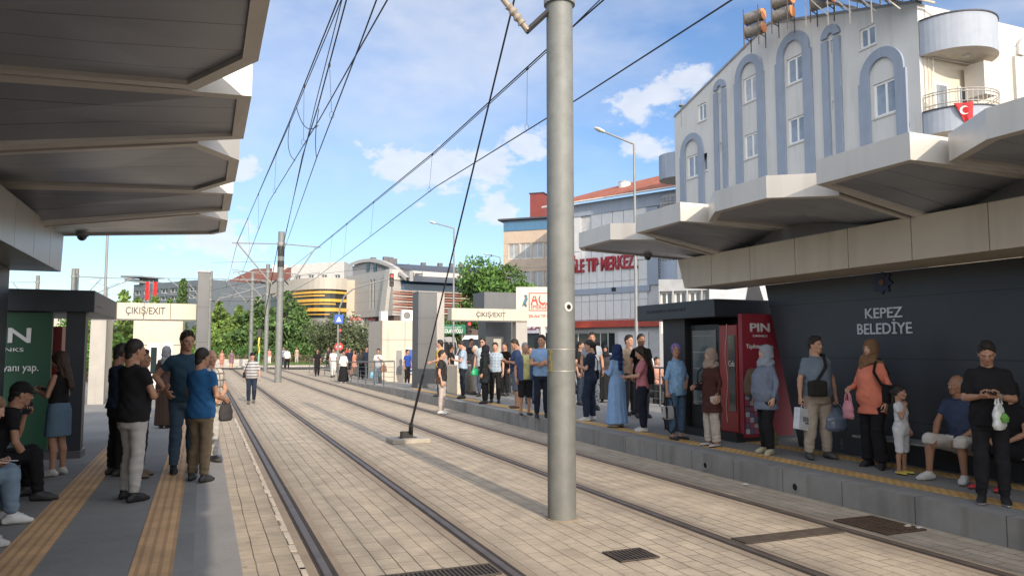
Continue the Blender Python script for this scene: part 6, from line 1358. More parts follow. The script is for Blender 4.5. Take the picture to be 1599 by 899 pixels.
        for ax in range(3):
            a = [slice(1, -1)]*3; a[ax] = slice(0, -1); b = [slice(1, -1)]*3; b[ax] = slice(1, None); s0, s1 = S_[tuple(a)], S_[tuple(b)]
            P = np.argwhere(s0 != s1); P[:, [e for e in range(3) if e != ax]] += 1; o = [e for e in range(3) if e != ax]; d1 = np.zeros(3, int); d2 = np.zeros(3, int); d1[o[0]] = 1; d2[o[1]] = 1
            q = np.stack([idx[tuple((P-d1-d2).T)], idx[tuple((P-d2).T)], idx[tuple(P.T)], idx[tuple((P-d1).T)]], 1); flip = s0[tuple((P-np.array([0 if e == ax else 1 for e in range(3)])).T)]
            if ax == 1: flip = ~flip
            q[~flip] = q[~flip][:, ::-1]; Q.append(q)
        Q = np.concatenate(Q); return V, Q[(Q >= 0).all(1)]
def euler(rx=0, ry=0, rz=0): return np.array((Matrix.Rotation(rz, 3, 'Z') @ Matrix.Rotation(rx, 3, 'X') @ Matrix.Rotation(ry, 3, 'Y')))
_cache = {}
# ---- head in its own frame: origin at the skull base joint, face towards +Y, crown at about z .235
def head_mesh(sex, h, age=0):
    key = ('head', sex, h, age)
    if key in _cache: return _cache[key]
    g = G((-.105, -.13, -.075), (.105, .15, .25), h); w_ = .074 if sex == 'm' else .070
    g.ell((0, -.012, .135), (w_, .093, .098), .02); g.ell((0, .018, .10), (w_*.90, .078, .085), .02)
    g.cap((0, .035, .045), (0, .055, .035), .042, .034, .03); g.cap((-.035, .01, .045), (0, .058, .024), .026, .022, .025); g.cap((.035, .01, .045), (0, .058, .024), .026, .022, .025)
    g.ell((-.038, .062, .083), (.02, .016, .017), .02); g.ell((.038, .062, .083), (.02, .016, .017), .02)
    g.cap((0, .088, .118), (0, .106, .083), .0085, .013, .012); g.ell((-.011, .098, .08), (.009, .010, .008), .006); g.ell((.011, .098, .08), (.009, .010, .008), .006)
    g.cap((-.04, .078, .128), (-.012, .090, .127), .010, .010, .012); g.cap((.04, .078, .128), (.012, .090, .127), .010, .010, .012)
    g.ell((-.029, .100, .112), (.014, .012, .009), 0, sub=True); g.ell((.029, .100, .112), (.014, .012, .009), 0, sub=True)
    g.ell((-.028, .079, .112), (.0125, .0125, .0105), .002); g.ell((.028, .079, .112), (.0125, .0125, .0105), .002)
    g.cap((-.017, .087, .054), (.017, .087, .054), .0075, .0075, .006); g.cap((-.013, .086, .046), (.013, .086, .046), .0075, .0075, .006)
    for s in (-1, 1): g.ell((s*w_*1.03, -.002, .10), (.010, .020, .033), .006, euler(0, 0, s*.35)); g.ell((s*w_*.96, -.002, .085), (.012, .013, .015), .006)
    g.cap((0, -.035, .06), (0, -.03, -.08), .050 if sex == 'f' else .060, .052 if sex == 'f' else .064, .03)
    V, Q = g.mesh(); c = V[Q].mean(1); x, y, z = c.T; m = np.zeros(len(Q), int)
    ey = ((np.abs(x)-.028)/.0125)**2+((z-.112)/.0062)**2 < 1; m[ey & (y > .078)] = 1; ir = ((np.abs(x)-.028)/.0058)**2+((z-.112)/.0062)**2 < 1; m[ir & (y > .08)] = 2
    m[(np.abs(np.abs(x)-.030) < .019) & (np.abs(z-(.130-.10*np.maximum(np.abs(x)-.03, 0))) < .0042) & (y > .07)] = 3
    m[(np.abs(x) < .023-.0*z) & (z > .040) & (z < .0595) & (y > .082)] = 4
    _cache[key] = (V, Q, m); return _cache[key]
def hair_grid(style, sex, h, seed=0):
    key = ('hair', style, sex, h, seed)
    if key in _cache: return _cache[key]
    w_ = .074 if sex == 'm' else .070; g = G((-.17, -.22, -.50), (.17, .20, .27), h)
    if style in ('short', 'fade', 'balding', 'greyshort'):
        t_ = .008 if style != 'short' else .013
        g.ell((0, -.016, .140), (w_+t_, .096+t_, .100+t_), .0); 
        g.half((0, .060, .168), (0, .86, -.5)); 
        if style == 'balding': g.half((0, -.01, .165), (0, .2, 1)); g.half((0, .03, .13), (0, 1, 0))
        g.F = np.maximum(g.F, -(np.sqrt((g.ax[0][:, None, None]/.30)**2+((g.ax[1][None, :, None]-.092)/.078)**2+((g.ax[2][None, None, :]-.080)/.095)**2)-1)*.078)
        g.half((0, -.05, .050), (0, .75, -1))
        g.cap((0, -.055, .05), (0, -.05, .035), .058, .052, .02)
        if style == 'short': g.ell((0, .030, .222), (.055, .045, .020), .015)
        for s in (-1, 1): g.F = np.maximum(g.F, -(np.sqrt(((g.ax[0][:, None, None]-s*.09)/.04)**2+((g.ax[1][None, :, None]-.005)/.035)**2+((g.ax[2][None, None, :]-.085)/.04)**2)-1)*.035)
    elif style == 'long':
        g.ell((0, -.014, .140), (w_+.018, .112, .114), 0); g.half((0, .062, .150), (0, .86, -.5))
        g.F = np.maximum(g.F, -(np.sqrt((g.ax[0][:, None, None]/.062)**2+((g.ax[1][None, :, None]-.085)/.085)**2+((g.ax[2][None, None, :]-.085)/.088)**2)-1)*.06)
        g.cap((0, -.08, .12), (0, -.115, -.30), .078, .055, .04, ((0, 1, 0), .55)); g.cap((-.068, -.03, .10), (-.075, -.06, -.14), .03, .02, .03); g.cap((.068, -.03, .10), (.075, -.06, -.14), .03, .02, .03)
    elif style == 'bun':
        g.ell((0, -.014, .140), (w_+.014, .108, .110), 0); g.half((0, .060, .150), (0, .86, -.5))
        g.F = np.maximum(g.F, -(np.sqrt((g.ax[0][:, None, None]/.30)**2+((g.ax[1][None, :, None]-.075)/.08)**2+((g.ax[2][None, None, :]-.075)/.08)**2)-1)*.07)
        g.half((0, -.03, .04), (0, -.1, -1)); g.ell((0, -.13, .13), (.045, .042, .045), .01); g.cap((0, -.11, .12), (0, -.12, -.08), .035, .022, .02)
    elif style == 'scarf':      # headscarf tied at the nape
        g.ell((0, -.020, .145), (w_+.024, .118, .112), 0); g.half((0, .055, .145), (0, .9, -.42)); g.half((0, 0, .06), (0, .6, -.8)); g.ell((0, -.115, .07), (.04, .04, .05), .02); g.cap((0, -.12, .06), (.03, -.14, -.06), .02, .03, .01)
    elif style == 'cap':
        g.ell((0, -.012, .142), (w_+.014, .108, .106), 0); g.half((0, 0, .135), (0, 0, -1)); g.cap((-.03, .085, .138), (.03, .085, .138), .052, .052, .0, ((0, 0, 1), .16))
    if style in ('short', 'long', 'bun', 'greyshort'): X, Y, Z = g.ax[0][:, None, None], g.ax[1][None, :, None], g.ax[2][None, None, :]; g.F = g.F+.0035*np.sin(X*150+seed)*np.sin(Y*40+Z*25)+.002*np.sin(X*290+Z*60)
    V, Q = g.mesh(); _cache[key] = (V, Q); return _cache[key]
def hijab_grid(h, drape, seed=0):
    key = ('hijab', h, drape)
    if key in _cache: return _cache[key]
    g = G((-.24, -.22, -.34), (.24, .26, .28), h)
    g.ell((0, -.018, .135), (.094, .122, .122), 0); g.cap((0, -.01, .08), (0, .0, -.02), .085, .085, .05); g.cap((0, .04, .02), (0, .035, -.06), .065, .08, .05)
    g.ell((0, .012, -.075), (.165, .115, .055), .06)
    if drape == 'front': g.cap((.03, .10, -.03), (.06, .125, -.30), .055, .05, .04, ((0, 1, 0), .5))
    if drape == 'back': g.cap((0, -.09, .02), (-.02, -.125, -.27), .075, .06, .04, ((0, 1, 0), .5))
    X, Y, Z = g.ax[0][:, None, None], g.ax[1][None, :, None], g.ax[2][None, None, :]
    g.F = np.maximum(g.F, -(np.sqrt((X/.056)**2+((Y-.12)/.085)**2+((Z-.092)/.073)**2)-1)*.05)
    g.F = g.F+.0045*np.sin(Z*55+X*20+Y*38+seed)*np.clip((.12-Z)*9, 0, 1)+.003*np.sin(X*60-Z*45)
    V, Q = g.mesh(); _cache[key] = (V, Q); return _cache[key]
# ---- hand: wrist at origin, fingers along +Z, palm towards +Y, thumb on +X
def hand_mesh(curl, h=.0055, thumb=.5):
    key = ('hand', round(curl, 2), h)
    if key in _cache: return _cache[key]
    g = G((-.075, -.055, -.045), (.095, .12, .215), h)
    g.cap((0, 0, -.05), (0, 0, .01), .026, .027, .01, ((0, 1, 0), .78))
    for x in (-.027, -.009, .009, .027): g.cap((x*.7, 0, .015), (x, -.002, .088), .0165, .0125, .012, ((0, 1, 0), .85))
    for i, (x, L, r) in enumerate(((-.031, .062, .0072), (-.0105, .077, .0082), (.0105, .083, .0085), (.031, .074, .0083))):
        p = np.array((x, 0, .088)); a = .15+curl*.9; sp = x*.8
        for f, rr in ((.45, 1), (.31, .92), (.24, .85)):
            q = p+L*f*np.array((sp*(1-curl), math.sin(a), math.cos(a))); g.cap(p, q, r*rr, r*rr*.95, .003); p = q; a += curl*1.15+.1
    p0 = np.array((.024, .004, .022)); p1 = np.array((.050, .016+.012*curl, .050)); p2 = np.array((.060-.022*curl, .024+.028*curl, .082)); p3 = np.array((.062-.04*curl, .026+.038*curl, .105))
    g.cap(p0, p1, .014, .0115, .010); g.cap(p1, p2, .0105, .0095, .004); g.cap(p2, p3, .0093, .0078, .004)
    V, Q = g.mesh(); _cache[key] = (V, Q); return _cache[key]
ARMS = {  # elbow, wrist, palm direction, curl   (right side, x>0; the left is mirrored)
 'down': ((.235, -.03, 1.13), (.245, .05, .885), (-1, 0, 0), .35), 'carry': ((.245, -.01, 1.13), (.265, .02, .875), (-1, .0, 0), .95),
 'phone': ((.225, .03, 1.135), (.10, .25, 1.19), (-.2, -.3, 1), .55), 'text': ((.215, .05, 1.13), (.06, .26, 1.17), (-.3, -.5, 1), .65),
 'phone_high': ((.225, .08, 1.16), (.10, .27, 1.32), (-.3, -.9, .3), .6), 'crossed': ((.235, .06, 1.15), (-.03, .185, 1.175), (0, -1, -.1), .25),
 'crossed_under': ((.235, .07, 1.14), (.0, .175, 1.13), (0, -1, .2), .3), 'hip': ((.36, -.10, 1.16), (.205, .05, 1.00), (-1, 0, -.2), .5),
 'clasp': ((.24, .02, 1.13), (.045, .205, .99), (-.4, -1, 0), .5), 'behind': ((.265, -.11, 1.15), (.08, -.18, .97), (0, 1, 0), .4),
 'chin': ((.19, .13, 1.16), (.055, .145, 1.40), (0, -.9, .1), .7), 'bent': ((.235, .0, 1.13), (.19, .215, 1.07), (-1, 0, 0), .5),
 'show': ((.215, .10, 1.15), (.12, .34, 1.13), (0, 0, 1), .3), 'strap': ((.22, .06, 1.18), (.08, .16, 1.30), (0, -1, 0), .8),
 'pocket': ((.26, -.06, 1.14), (.20, .04, .95), (-1, 0, 0), .7), 'swing_f': ((.235, .03, 1.14), (.235, .17, .93), (-1, 0, 0), .4), 'swing_b': ((.245, -.12, 1.14), (.245, -.16, .90), (-1, 0, 0), .4),
 'lap': ((.23, .06, 1.13), (.10, .27, 1.05), (0, -.3, -1), .35), 'knee': ((.235, .16, 1.16), (.14, .40, 1.03), (0, 0, -1), .35), 'ear': ((.24, .14, 1.26), (.125, .10, 1.52), (-1, .1, 0), .6)}
LEGS = {'stand': (((.095, .01, .50), (.105, -.02, .085), .12), ((.095, .01, .50), (.105, -.02, .085), -.12)), 'relax': (((.10, .0, .50), (.10, -.03, .085), .1), ((.105, .075, .505), (.155, .05, .085), -.45)),
 'wide': (((.115, .015, .50), (.15, -.02, .085), .25), ((.115, .015, .50), (.15, -.02, .085), -.25)), 'together': (((.075, .01, .50), (.065, -.02, .085), .1), ((.075, .01, .50), (.065, -.02, .085), -.1)),
 'walk': (((.09, .17, .53), (.085, .24, .10), .05), ((.09, .03, .50), (.085, -.27, .15), -.05)), 'walk_small': (((.09, .10, .51), (.085, .10, .085), .05), ((.09, .03, .50), (.085, -.17, .11), -.05)),
 'sit': (((.12, .42, .52), (.11, .44, .085), .1), ((.12, .42, .52), (.13, .40, .085), -.15)), 'sit_wide': (((.20, .40, .52), (.19, .44, .085), .25), ((.20, .40, .52), (.20, .36, .085), -.3))}
SKIN = {'a': (.44, .25, .17), 'b': (.36, .195, .125), 'c': (.28, .145, .09), 'd': (.50, .30, .21)}
M_eye = mat('eye_white', (.45, .42, .38), .3, var=0); M_iris = mat('iris', (.02, .012, .008), .2, var=0)
HAIRC = {'black': (.020, .016, .014), 'brown': (.045, .026, .016), 'grey': (.22, .21, .20), 'white': (.42, .40, .36), 'dkbrown': (.022, .015, .011), 'fair': (.20, .12, .06)}
PEOPLE = {}
def person(label, foot, yaw, H, sex='m', skin='b', hair='short', hairc='black', arms=('down', 'down'), legs='stand', lean=0.0, head=(0, 0), top=None, bottom=None, shoes=((.02, .02, .02), None), sleeve=.55, hem=None, fat=0.0, res=None,
           extra=None, group=None, zfoot=None, dress=None, collar=True, vest=None, childish=False, legcut=.09, flare=0.0, name='person', tuck=False):
    """foot: ground point between the feet; yaw: facing (degrees, 0 = +Y away from the camera along the track, 180 = towards it)"""
    x0, y0, z0 = foot; d = (Vector(foot)-C0).length; sc = H/1.75
    if res is None: res = .0135 if d < 13 else (.017 if d < 22 else (.026 if d < 40 else .036))
    near = d < 15; mid = d < 26; hres = .0062 if d < 13 else (.009 if d < 22 else .015)
    t = thing(name, label, 'person', (x0, y0, z0), group, R(-yaw)); t.scale = (sc, sc, sc)
    sk = mat('skin_'+skin, SKIN[skin], .55, var=.06, vs=14, bump=.12, bs=90, spec=.35); hc = mat('hair_'+hairc, HAIRC[hairc], .55, var=.35, vs=40, bump=.4, bs=160, spec=.3)
    lip = mat('lips_'+skin, tuple(v*f for v, f in zip(SKIN[skin], (.85, .55, .6))), .5, var=0)
    sit = legs.startswith('sit'); f_ = sex == 'f'
    hw = .9 if f_ else 1.0
    dz = -.46 if sit else (-.015 if legs.startswith('walk') else 0.0)
    ca, sa = math.cos(-lean), math.sin(-lean); Mf = np.array([[1, 0, 0], [0, ca, -sa], [0, sa, ca]]); piv = np.array((0, 0, .95)); sh = np.array((0, -.02 if sit else 0, dz)); Mi = Mf.T; T = (Mi, piv, sh)
    X = lambda p: Mf@(np.array(p, float)-piv)+piv+sh
    # ---- joints
    shw = (.185 if not f_ else .158); S_ = {}; E = {}; W = {}; PD = {}; CU = {}
    for s, a in ((1, arms[0]), (-1, arms[1])):
        if isinstance(a, str): a = ARMS[a]
        e, w_, pd, cu = a; m = np.array((s, 1, 1)); S_[s] = X(np.array((shw-.024, -.008, 1.402))*m); E[s] = X(np.array((e[0]*(.93 if f_ else 1)+fat*.10, e[1], e[2]))*m); W[s] = X(np.array((w_[0]*(.93 if f_ else 1)+(fat*.10 if w_[0] > .15 else 0), w_[1]+fat*.15*(w_[1] > .12), w_[2]))*m)
        q = E[s]-S_[s]; E[s] = S_[s]+q/np.linalg.norm(q)*.280; q = W[s]-E[s]; W[s] = E[s]+q/np.linalg.norm(q)*.255; PD[s] = Mf@(np.array(pd, float)*m); CU[s] = cu
    LG = LEGS[legs]; hipz = .90+(dz-.03 if sit else dz)*1.0
    HP = {}; K = {}; A = {}; TO = {}
    for s, lg in ((1, LG[0]), (-1, LG[1])):
        k, an, to = lg; HP[s] = np.array((.088*s, sh[1], hipz)); K[s] = np.array((k[0]*s, k[1], k[2]+(-.03 if sit else dz))); A[s] = np.array((an[0]*s, an[1], an[2])); to = abs(to)*s; TO[s] = np.array((math.sin(to), math.cos(to), 0))
    # ---- torso profile (standing frame)
    zs = [.84, .92, 1.0, 1.08, 1.16, 1.26, 1.35, 1.42, 1.462, 1.49]
    if not f_: a = [.150, .166, .160, .150, .152, .166, .172, .152, .092, .060]; b = [.105, .118, .112, .106, .106, .116, .114, .094, .066, .052]; cy = [-.01, -.012, -.003, .004, .004, 0, -.006, -.016, -.02, -.02]
    else: a = [.150, .168, .158, .134, .128, .142, .148, .130, .078, .05]; b = [.108, .120, .108, .094, .094, .118, .108, .084, .058, .046]; cy = [-.012, -.014, -.004, .004, .010, .016, .002, -.014, -.02, -.02]
    fa = np.array([.5, .7, 1, 1, 1, .7, .45, .25, .1, 0]); a = list(np.array(a)+fat*.42*fa*.32); b = list(np.array(b)+fat*fa*.36); cy = list(np.array(cy)+fat*fa*.16)
    allp = np.array(list(S_.values())+list(E.values())+list(W.values())+list(HP.values())+list(K.values())+list(A.values())+[X((0, -.02, 1.55)), X((0, 0, .9))])
    lo = allp.min(0)-(.20+fat*.4, .26+fat*.3, .10); hi = allp.max(0)+(.20+fat*.4, .27+fat*.3, .05); lo[2] = -.01
    def grid(h=res, lo_=None, hi_=None): return G(lo if lo_ is None else lo_, hi if hi_ is None else hi_, h)
    zero = dict(smooth=True)
    hx, hyw = head; neckb = X((0, -.018, 1.445)); hj = X((0, .0, 1.525)); HR = Mf@euler(hx*-1, 0, hyw); HR = euler(-lean*.6, 0, 0)@euler(-hx, 0, hyw)
    hsz = 1.16 if childish else 1.0
    # ---- body: one surface: trunk, neck, arms, legs, feet, with head and hands grown on
    g = grid(); g.prof(T, zs, a, b, cy, -.012, .03)
    lr = 1.0+fat*.4
    for s in (1, -1):
        g.cap(S_[s], E[s], .044*hw*lr, .036*hw*lr, .035); g.cap(E[s], E[s]+(W[s]-E[s])*.35, .037*hw*lr, .037*hw*lr, .012); g.cap(E[s]+(W[s]-E[s])*.35, W[s], .037*hw*lr, .0235*hw, .01, ((0, 0, 1), 1))
        g.cap(HP[s], K[s], .080*lr, .052, .03); kk = K[s]+(A[s]-K[s])*.33-np.array((0, .018 if not sit else .01, 0)); g.cap(K[s], kk, .050, .052*lr, .015); g.cap(kk, A[s], .051*lr, .032, .012)
        h_ = A[s]-TO[s]*.035+np.array((0, 0, -.045)); g.cap(A[s], h_, .034, .032, .015); fz = A[s][2]-.062; ft = A[s]*np.array((1, 1, 0))+TO[s]*.135+np.array((0, 0, max(fz, .022))); g.cap(h_, ft, .030, .026, .015); g.cap(ft, ft+TO[s]*.04, .027, .019, .01)
    g.cap(neckb, hj, .056 if not f_ else .046, .054 if not f_ else .044, .03)
    V, Q = g.mesh(); Vs = [V]; Qs = [Q]; Ms = [np.zeros(len(Q), int)]; nb = len(V)
    hv, hq, hm = head_mesh(sex, hres); Vs.append((hv*hsz)@HR.T+hj); Qs.append(hq+nb); Ms.append(hm); nb += len(hv)
    HB = {}
    for s in (1, -1):
        dd = W[s]-E[s]; dd /= np.linalg.norm(dd); pd = PD[s]-dd*(PD[s]@dd); pd /= np.linalg.norm(pd)+1e-9; xx = np.cross(pd, dd); B = np.stack([xx, pd, dd], 1); HB[s] = B
        vv, qq = hand_mesh(CU[s], .0055 if near else (.008 if mid else .016)); vv = vv*(.93 if f_ else 1.02)*(1 if H > 1.3 else 1.0)
        # thumb must lead forwards/upwards: mirror when the built frame puts it on the wrong side
        fw = Mf@np.array((0.0, 1, .0)) if abs(dd[2]) > .6 else np.array((-s*.3, .3, 1.0)); mir = (xx@fw) < 0
        if mir: vv = vv*np.array((-1, 1, 1)); qq = qq[:, ::-1]
        Vs.append(vv@B.T+W[s]); Qs.append(qq+nb); Ms.append(np.zeros(len(qq), int)); nb += len(vv)
    raw_mesh('body', np.concatenate(Vs), np.concatenate(Qs), [sk, M_eye, M_iris, hc, lip], t, np.concatenate(Ms))
    # ---- hair / headwear
    def hat(nm, V, Q, m): raw_mesh(nm, (V*hsz)@HR.T+hj, Q, m, t)
    if hair == 'hijab' or (isinstance(hair, tuple) and hair[0] == 'hijab'): hat('headscarf', *hijab_grid(hres*1.1, hair[2]), hair[1])
    elif isinstance(hair, tuple): hat({'scarf': 'headscarf', 'cap': 'cap'}[hair[0]], *hair_grid(hair[0], sex, hres*1.1), hair[1]); 
    elif hair: hat('hair', *hair_grid(hair, sex, hres*1.1, len(label) % 7), hc)
    if isinstance(hair, tuple) and hair[0] == 'cap': hat('hair', *hair_grid('fade', sex, hres*1.1), hc)
    sd = (x0*7+y0*3) % 6
    # ---- trousers
    if bottom is not None:
        kind, bm = bottom
        if kind in ('skirt', 'longskirt'):
            zt = 1.04; zb = .56 if kind == 'skirt' else .10; g = grid(); w0 = a[2]+.01; d0 = b[2]+.012; fl = .03 if kind == 'skirt' else .13
            g.prof((np.eye(3), piv, (sh[0], sh[1], dz)), [zb, .92, zt], [w0+fl, w0+.022, w0-.01], [d0+fl, d0+.02, d0-.006], [0, -.008, 0], 0, .0, fold=.012 if kind == 'skirt' else .05, fseed=sd); g.half((0, 0, zt+dz), (0, 0, 1)); raw_mesh('skirt', *g.mesh(), bm, t)
        else:
            wide = {'slim': .006, 'jeans': .011, 'loose': .022, 'shorts': .024}[kind]; g = grid(); hiT = [.80, .92, 1.0, 1.055]; aa = np.interp(hiT, zs, a); bb = np.interp(hiT, zs, b); cc = np.interp(hiT, zs, cy)
            g.prof(T, hiT, list(aa+wide*.5+.002), list(bb+wide*.5+.002), list(cc), 0, .02)
            for s in (1, -1):
                g.cap(HP[s], K[s], .084*lr+wide, .058+wide, .035); end = A[s]; q = K[s]
                if kind == 'shorts': dd = (A[s]-K[s]); dd = dd/np.linalg.norm(dd); g.cap(K[s], K[s]+dd*.10, .060+wide, .064+wide, .01, cut=[(K[s]+dd*.05, dd)])
                else: kk = K[s]+(A[s]-K[s])*.33-np.array((0, .012, 0)); g.cap(K[s], kk, .060+wide, .062*lr+wide*.8, .01); g.cap(kk, K[s]+(A[s]-K[s])*.8, .062*lr+wide*.8, .042+wide, .01); dd = (A[s]-K[s]); dd = dd/np.linalg.norm(dd); ep = A[s]-dd*(legcut-.06); g.cap(K[s], ep, .056+wide, .042+wide+flare, .02, cut=[(ep+dd*.012, dd)])
            g.wrinkle(.0042 if mid else 0, sd, 30, 11)
            if kind != 'shorts' and mid:     # bunching above the shoe and behind the knee
                Z = g.ax[2][None, None, :]; g.F = g.F+.004*np.sin(Z*95+g.ax[1][None, :, None]*25)*np.exp(-((Z-.17)/.10)**2)+.003*np.sin(Z*80)*np.exp(-((Z-.52)/.09)**2)
            raw_mesh('shorts' if kind == 'shorts' else 'trousers', *g.mesh(), bm, t)
    # ---- top
    if top is not None:
        hz_ = hem if hem is not None else (.90 if not f_ else .86); g = grid(); ez = [hz_-.03]+[z for z in zs if z > hz_]; aa = np.interp(ez, zs, a); bb = np.interp(ez, zs, b); cc = np.interp(ez, zs, cy)
        loose = np.interp(ez, [.6, .92, 1.1, 1.3, 1.44, 1.49], [.035, .026, .020, .012, .008, .003])
        ext_ = np.array([max(0, .84-z)*.10 for z in ez])
        g.prof(T, ez, list(aa+loose+ext_), list(bb+loose+ext_), list(cc), 0, .03)
        if sleeve is not None:
            for s in (1, -1):
                L1 = np.linalg.norm(E[s]-S_[s]); u_ = (E[s]-S_[s])/L1
                if sleeve <= 1: ep = S_[s]+(E[s]-S_[s])*sleeve; g.cap(S_[s], E[s]*.4+ep*.6, .056*hw*lr, (.052 if sleeve < .95 else .047)*hw*lr, .055, cut=[(ep, u_)])
                else: g.cap(S_[s], E[s], .056*hw*lr, .046*hw*lr, .035); v_ = (W[s]-E[s])/np.linalg.norm(W[s]-E[s]); ep = E[s]+(W[s]-E[s])*(sleeve-1); g.cap(E[s], W[s], .047*hw*lr, .034*hw, .012, cut=[(ep, v_)])
        g.wrinkle(.0058 if mid else 0, sd, 24, 13)
        if mid: Z = g.ax[2][None, None, :]; X_ = g.ax[0][:, None, None]; g.F = g.F+.004*np.sin(Z*62+np.abs(X_)*70+sd)*np.exp(-((Z-dz-1.06)/.10)**2)
        # trim the hem in the torso frame
        hp = X((0, 0, hz_)); hn = Mf@np.array((0, 0, -1.0)); msk = g.F.copy()
        X_, Y_, Z_ = g.ax[0][:, None, None], g.ax[1][None, :, None], g.ax[2][None, None, :]; cutf = (X_-hp[0])*hn[0]+(Y_-hp[1])*hn[1]+(Z_-hp[2])*hn[2]
        if sleeve is None or sleeve <= 1.0: g.F = np.maximum(g.F, cutf)
        else:
            dT = np.sqrt((X_/(a[1]+fat*.1+.06))**2+(Y_-sh[1])**2/(b[1]+fat*.3+.09)**2)-1; g.F = np.where((cutf > 0) & (dT < 0.05), np.maximum(g.F, cutf), g.F)
        nk = X((0, -.015, 1.478)); g.F = np.maximum(g.F, -(np.sqrt((X_-nk[0])**2+((Y_-nk[1])*.9)**2+((Z_-nk[2]-.03)*1.0)**2)-.062))
        V, Q = g.mesh(); o = raw_mesh('dress' if dress else 'shirt', V, Q, top, t)
        if collar and near or (collar and mid):
            g2 = G(neckb-(.12, .12, .06), neckb+(.12, .12, .10), res*.7); n_ = 14; up = (hj-neckb)/np.linalg.norm(hj-neckb); pr = None
            for k in range(n_+1): an = 2*math.pi*k/n_; q = neckb+up*(.022+.012*(-math.cos(an-math.pi/2)))+np.array((math.cos(an)*.066, math.sin(an)*.066, 0)); 
            ring = [neckb+up*(.030-.020*math.sin(2*math.pi*k/n_))+np.array((math.cos(2*math.pi*k/n_)*.063, math.sin(2*math.pi*k/n_)*.063+.004, 0)) for k in range(n_+1)]
            for p_, q_ in zip(ring, ring[1:]): g2.cap(p_, q_, .011, .011, .004)
            V, Q = g2.mesh(); raw_mesh('collar', V, Q, top, o)
    if dress is not None:
        zb, fl = dress; g = grid(); g.prof((np.eye(3), piv, (0, sh[1], dz)), [zb, .50, .92, 1.06], [a[1]+fl, a[1]+fl*.62, a[1]+.035, a[3]+.022], [b[1]+fl, b[1]+fl*.62, b[1]+.035, b[3]+.022], [0, 0, -.008, 0], 0, 0, fold=.045, fseed=sd); raw_mesh('skirt', *g.mesh(), top, t)
    # ---- shoes
    if shoes is not None:
        uc, kind = shoes; um = mat('shoe_%02d%02d%02d' % tuple(int(v*99) for v in uc), uc, .6, var=.1, vs=20); sm = mat('sole_pale', (.48, .47, .44), .7) if kind == 'trainer' else mat('sole_dark', (.02, .018, .016), .8)
        for s in (1, -1):
            g = G(A[s]-(.17, .17, .10), A[s]+(.17, .24, .06), min(res, .012)); base = A[s][2]-.085; h_ = A[s]*np.array((1, 1, 0))-TO[s]*.05+np.array((0, 0, base+.042)); mdl = A[s]*np.array((1, 1, 0))+TO[s]*.10+np.array((0, 0, base+.038)); toe = A[s]*np.array((1, 1, 0))+TO[s]*.168+np.array((0, 0, base+.028))
            g.cap(h_, mdl, .036, .040, .02); g.cap(mdl, toe, .040, .026, .02); 
            if kind != 'flat': g.cap(A[s], mdl, .044, .038, .03)
            g.half((0, 0, base+.003), (0, 0, -1)); g.half((0, 0, base+.11), (0, 0, 1))
            if kind == 'flat': g.half(h_+np.array((0, 0, .018)), (0, 0, 1))
            V, Q = g.mesh(); m = (V[Q].mean(1)[:, 2] < base+.026).astype(int); raw_mesh('shoe', V, Q, [um, sm], t, m)
    if extra: extra(t, dict(S=S_, E=E, W=W, HB=HB, K=K, A=A, X=X, HR=HR, hj=hj, sc=sc, Mf=Mf))
    wm_ = Matrix.Translation(Vector(foot)) @ Matrix.Rotation(R(-yaw), 4, 'Z') @ Matrix.Scale(sc, 4)
    PEOPLE[label] = dict(t=t, M=wm_, W=W, HB=HB, X=X, S=S_, E=E, hj=hj, HR=HR, K=K, sh=sh, fat=fat); return PEOPLE[label]
def gp(P, p): return P['M'] @ Vector(tuple(float(v) for v in p))
def grip(P, s, off=.095, palm=.03):
    """world point inside the closed hand"""
    return gp(P, P['W'][s]+P['HB'][s][:, 2]*off+P['HB'][s][:, 1]*palm)
# ---- carried things (top-level, touching the hand or shoulder)
def phone(lab, P, s=1, c=(.02, .02, .025)):
    B = P['HB'][s]; q = P['W'][s]+B[:, 2]*.10+B[:, 1]*.022; M3 = P['M'].to_3x3(); c0 = gp(P, q)
    u = (M3@Vector(B[:, 0])).normalized(); v = (M3@Vector(B[:, 2])).normalized(); n = (M3@Vector(B[:, 1])).normalized()
    t = thing('phone', lab, 'phone', c0); b = MB(); b.obox(c0, u, v, n, .038, .078, .0045); b.build('case', mat('phone_case_%d' % int(c[0]*99), c, .4, var=0), t, bevel=.004)
    b = MB(); b.obox(c0+n*.0052, u, v, n, .035, .074, .0006); b.build('screen', mat('phone_screen', (.03, .035, .05), .08, var=0), t)
def blob(name, label, cat, g, m, loc, parts=None):
    V, Q = g.mesh(); t = thing(name, label, cat, loc); raw_mesh({'bag': 'bag_body'}.get(name, 'body'), V-np.array(loc), Q, m, t); return t
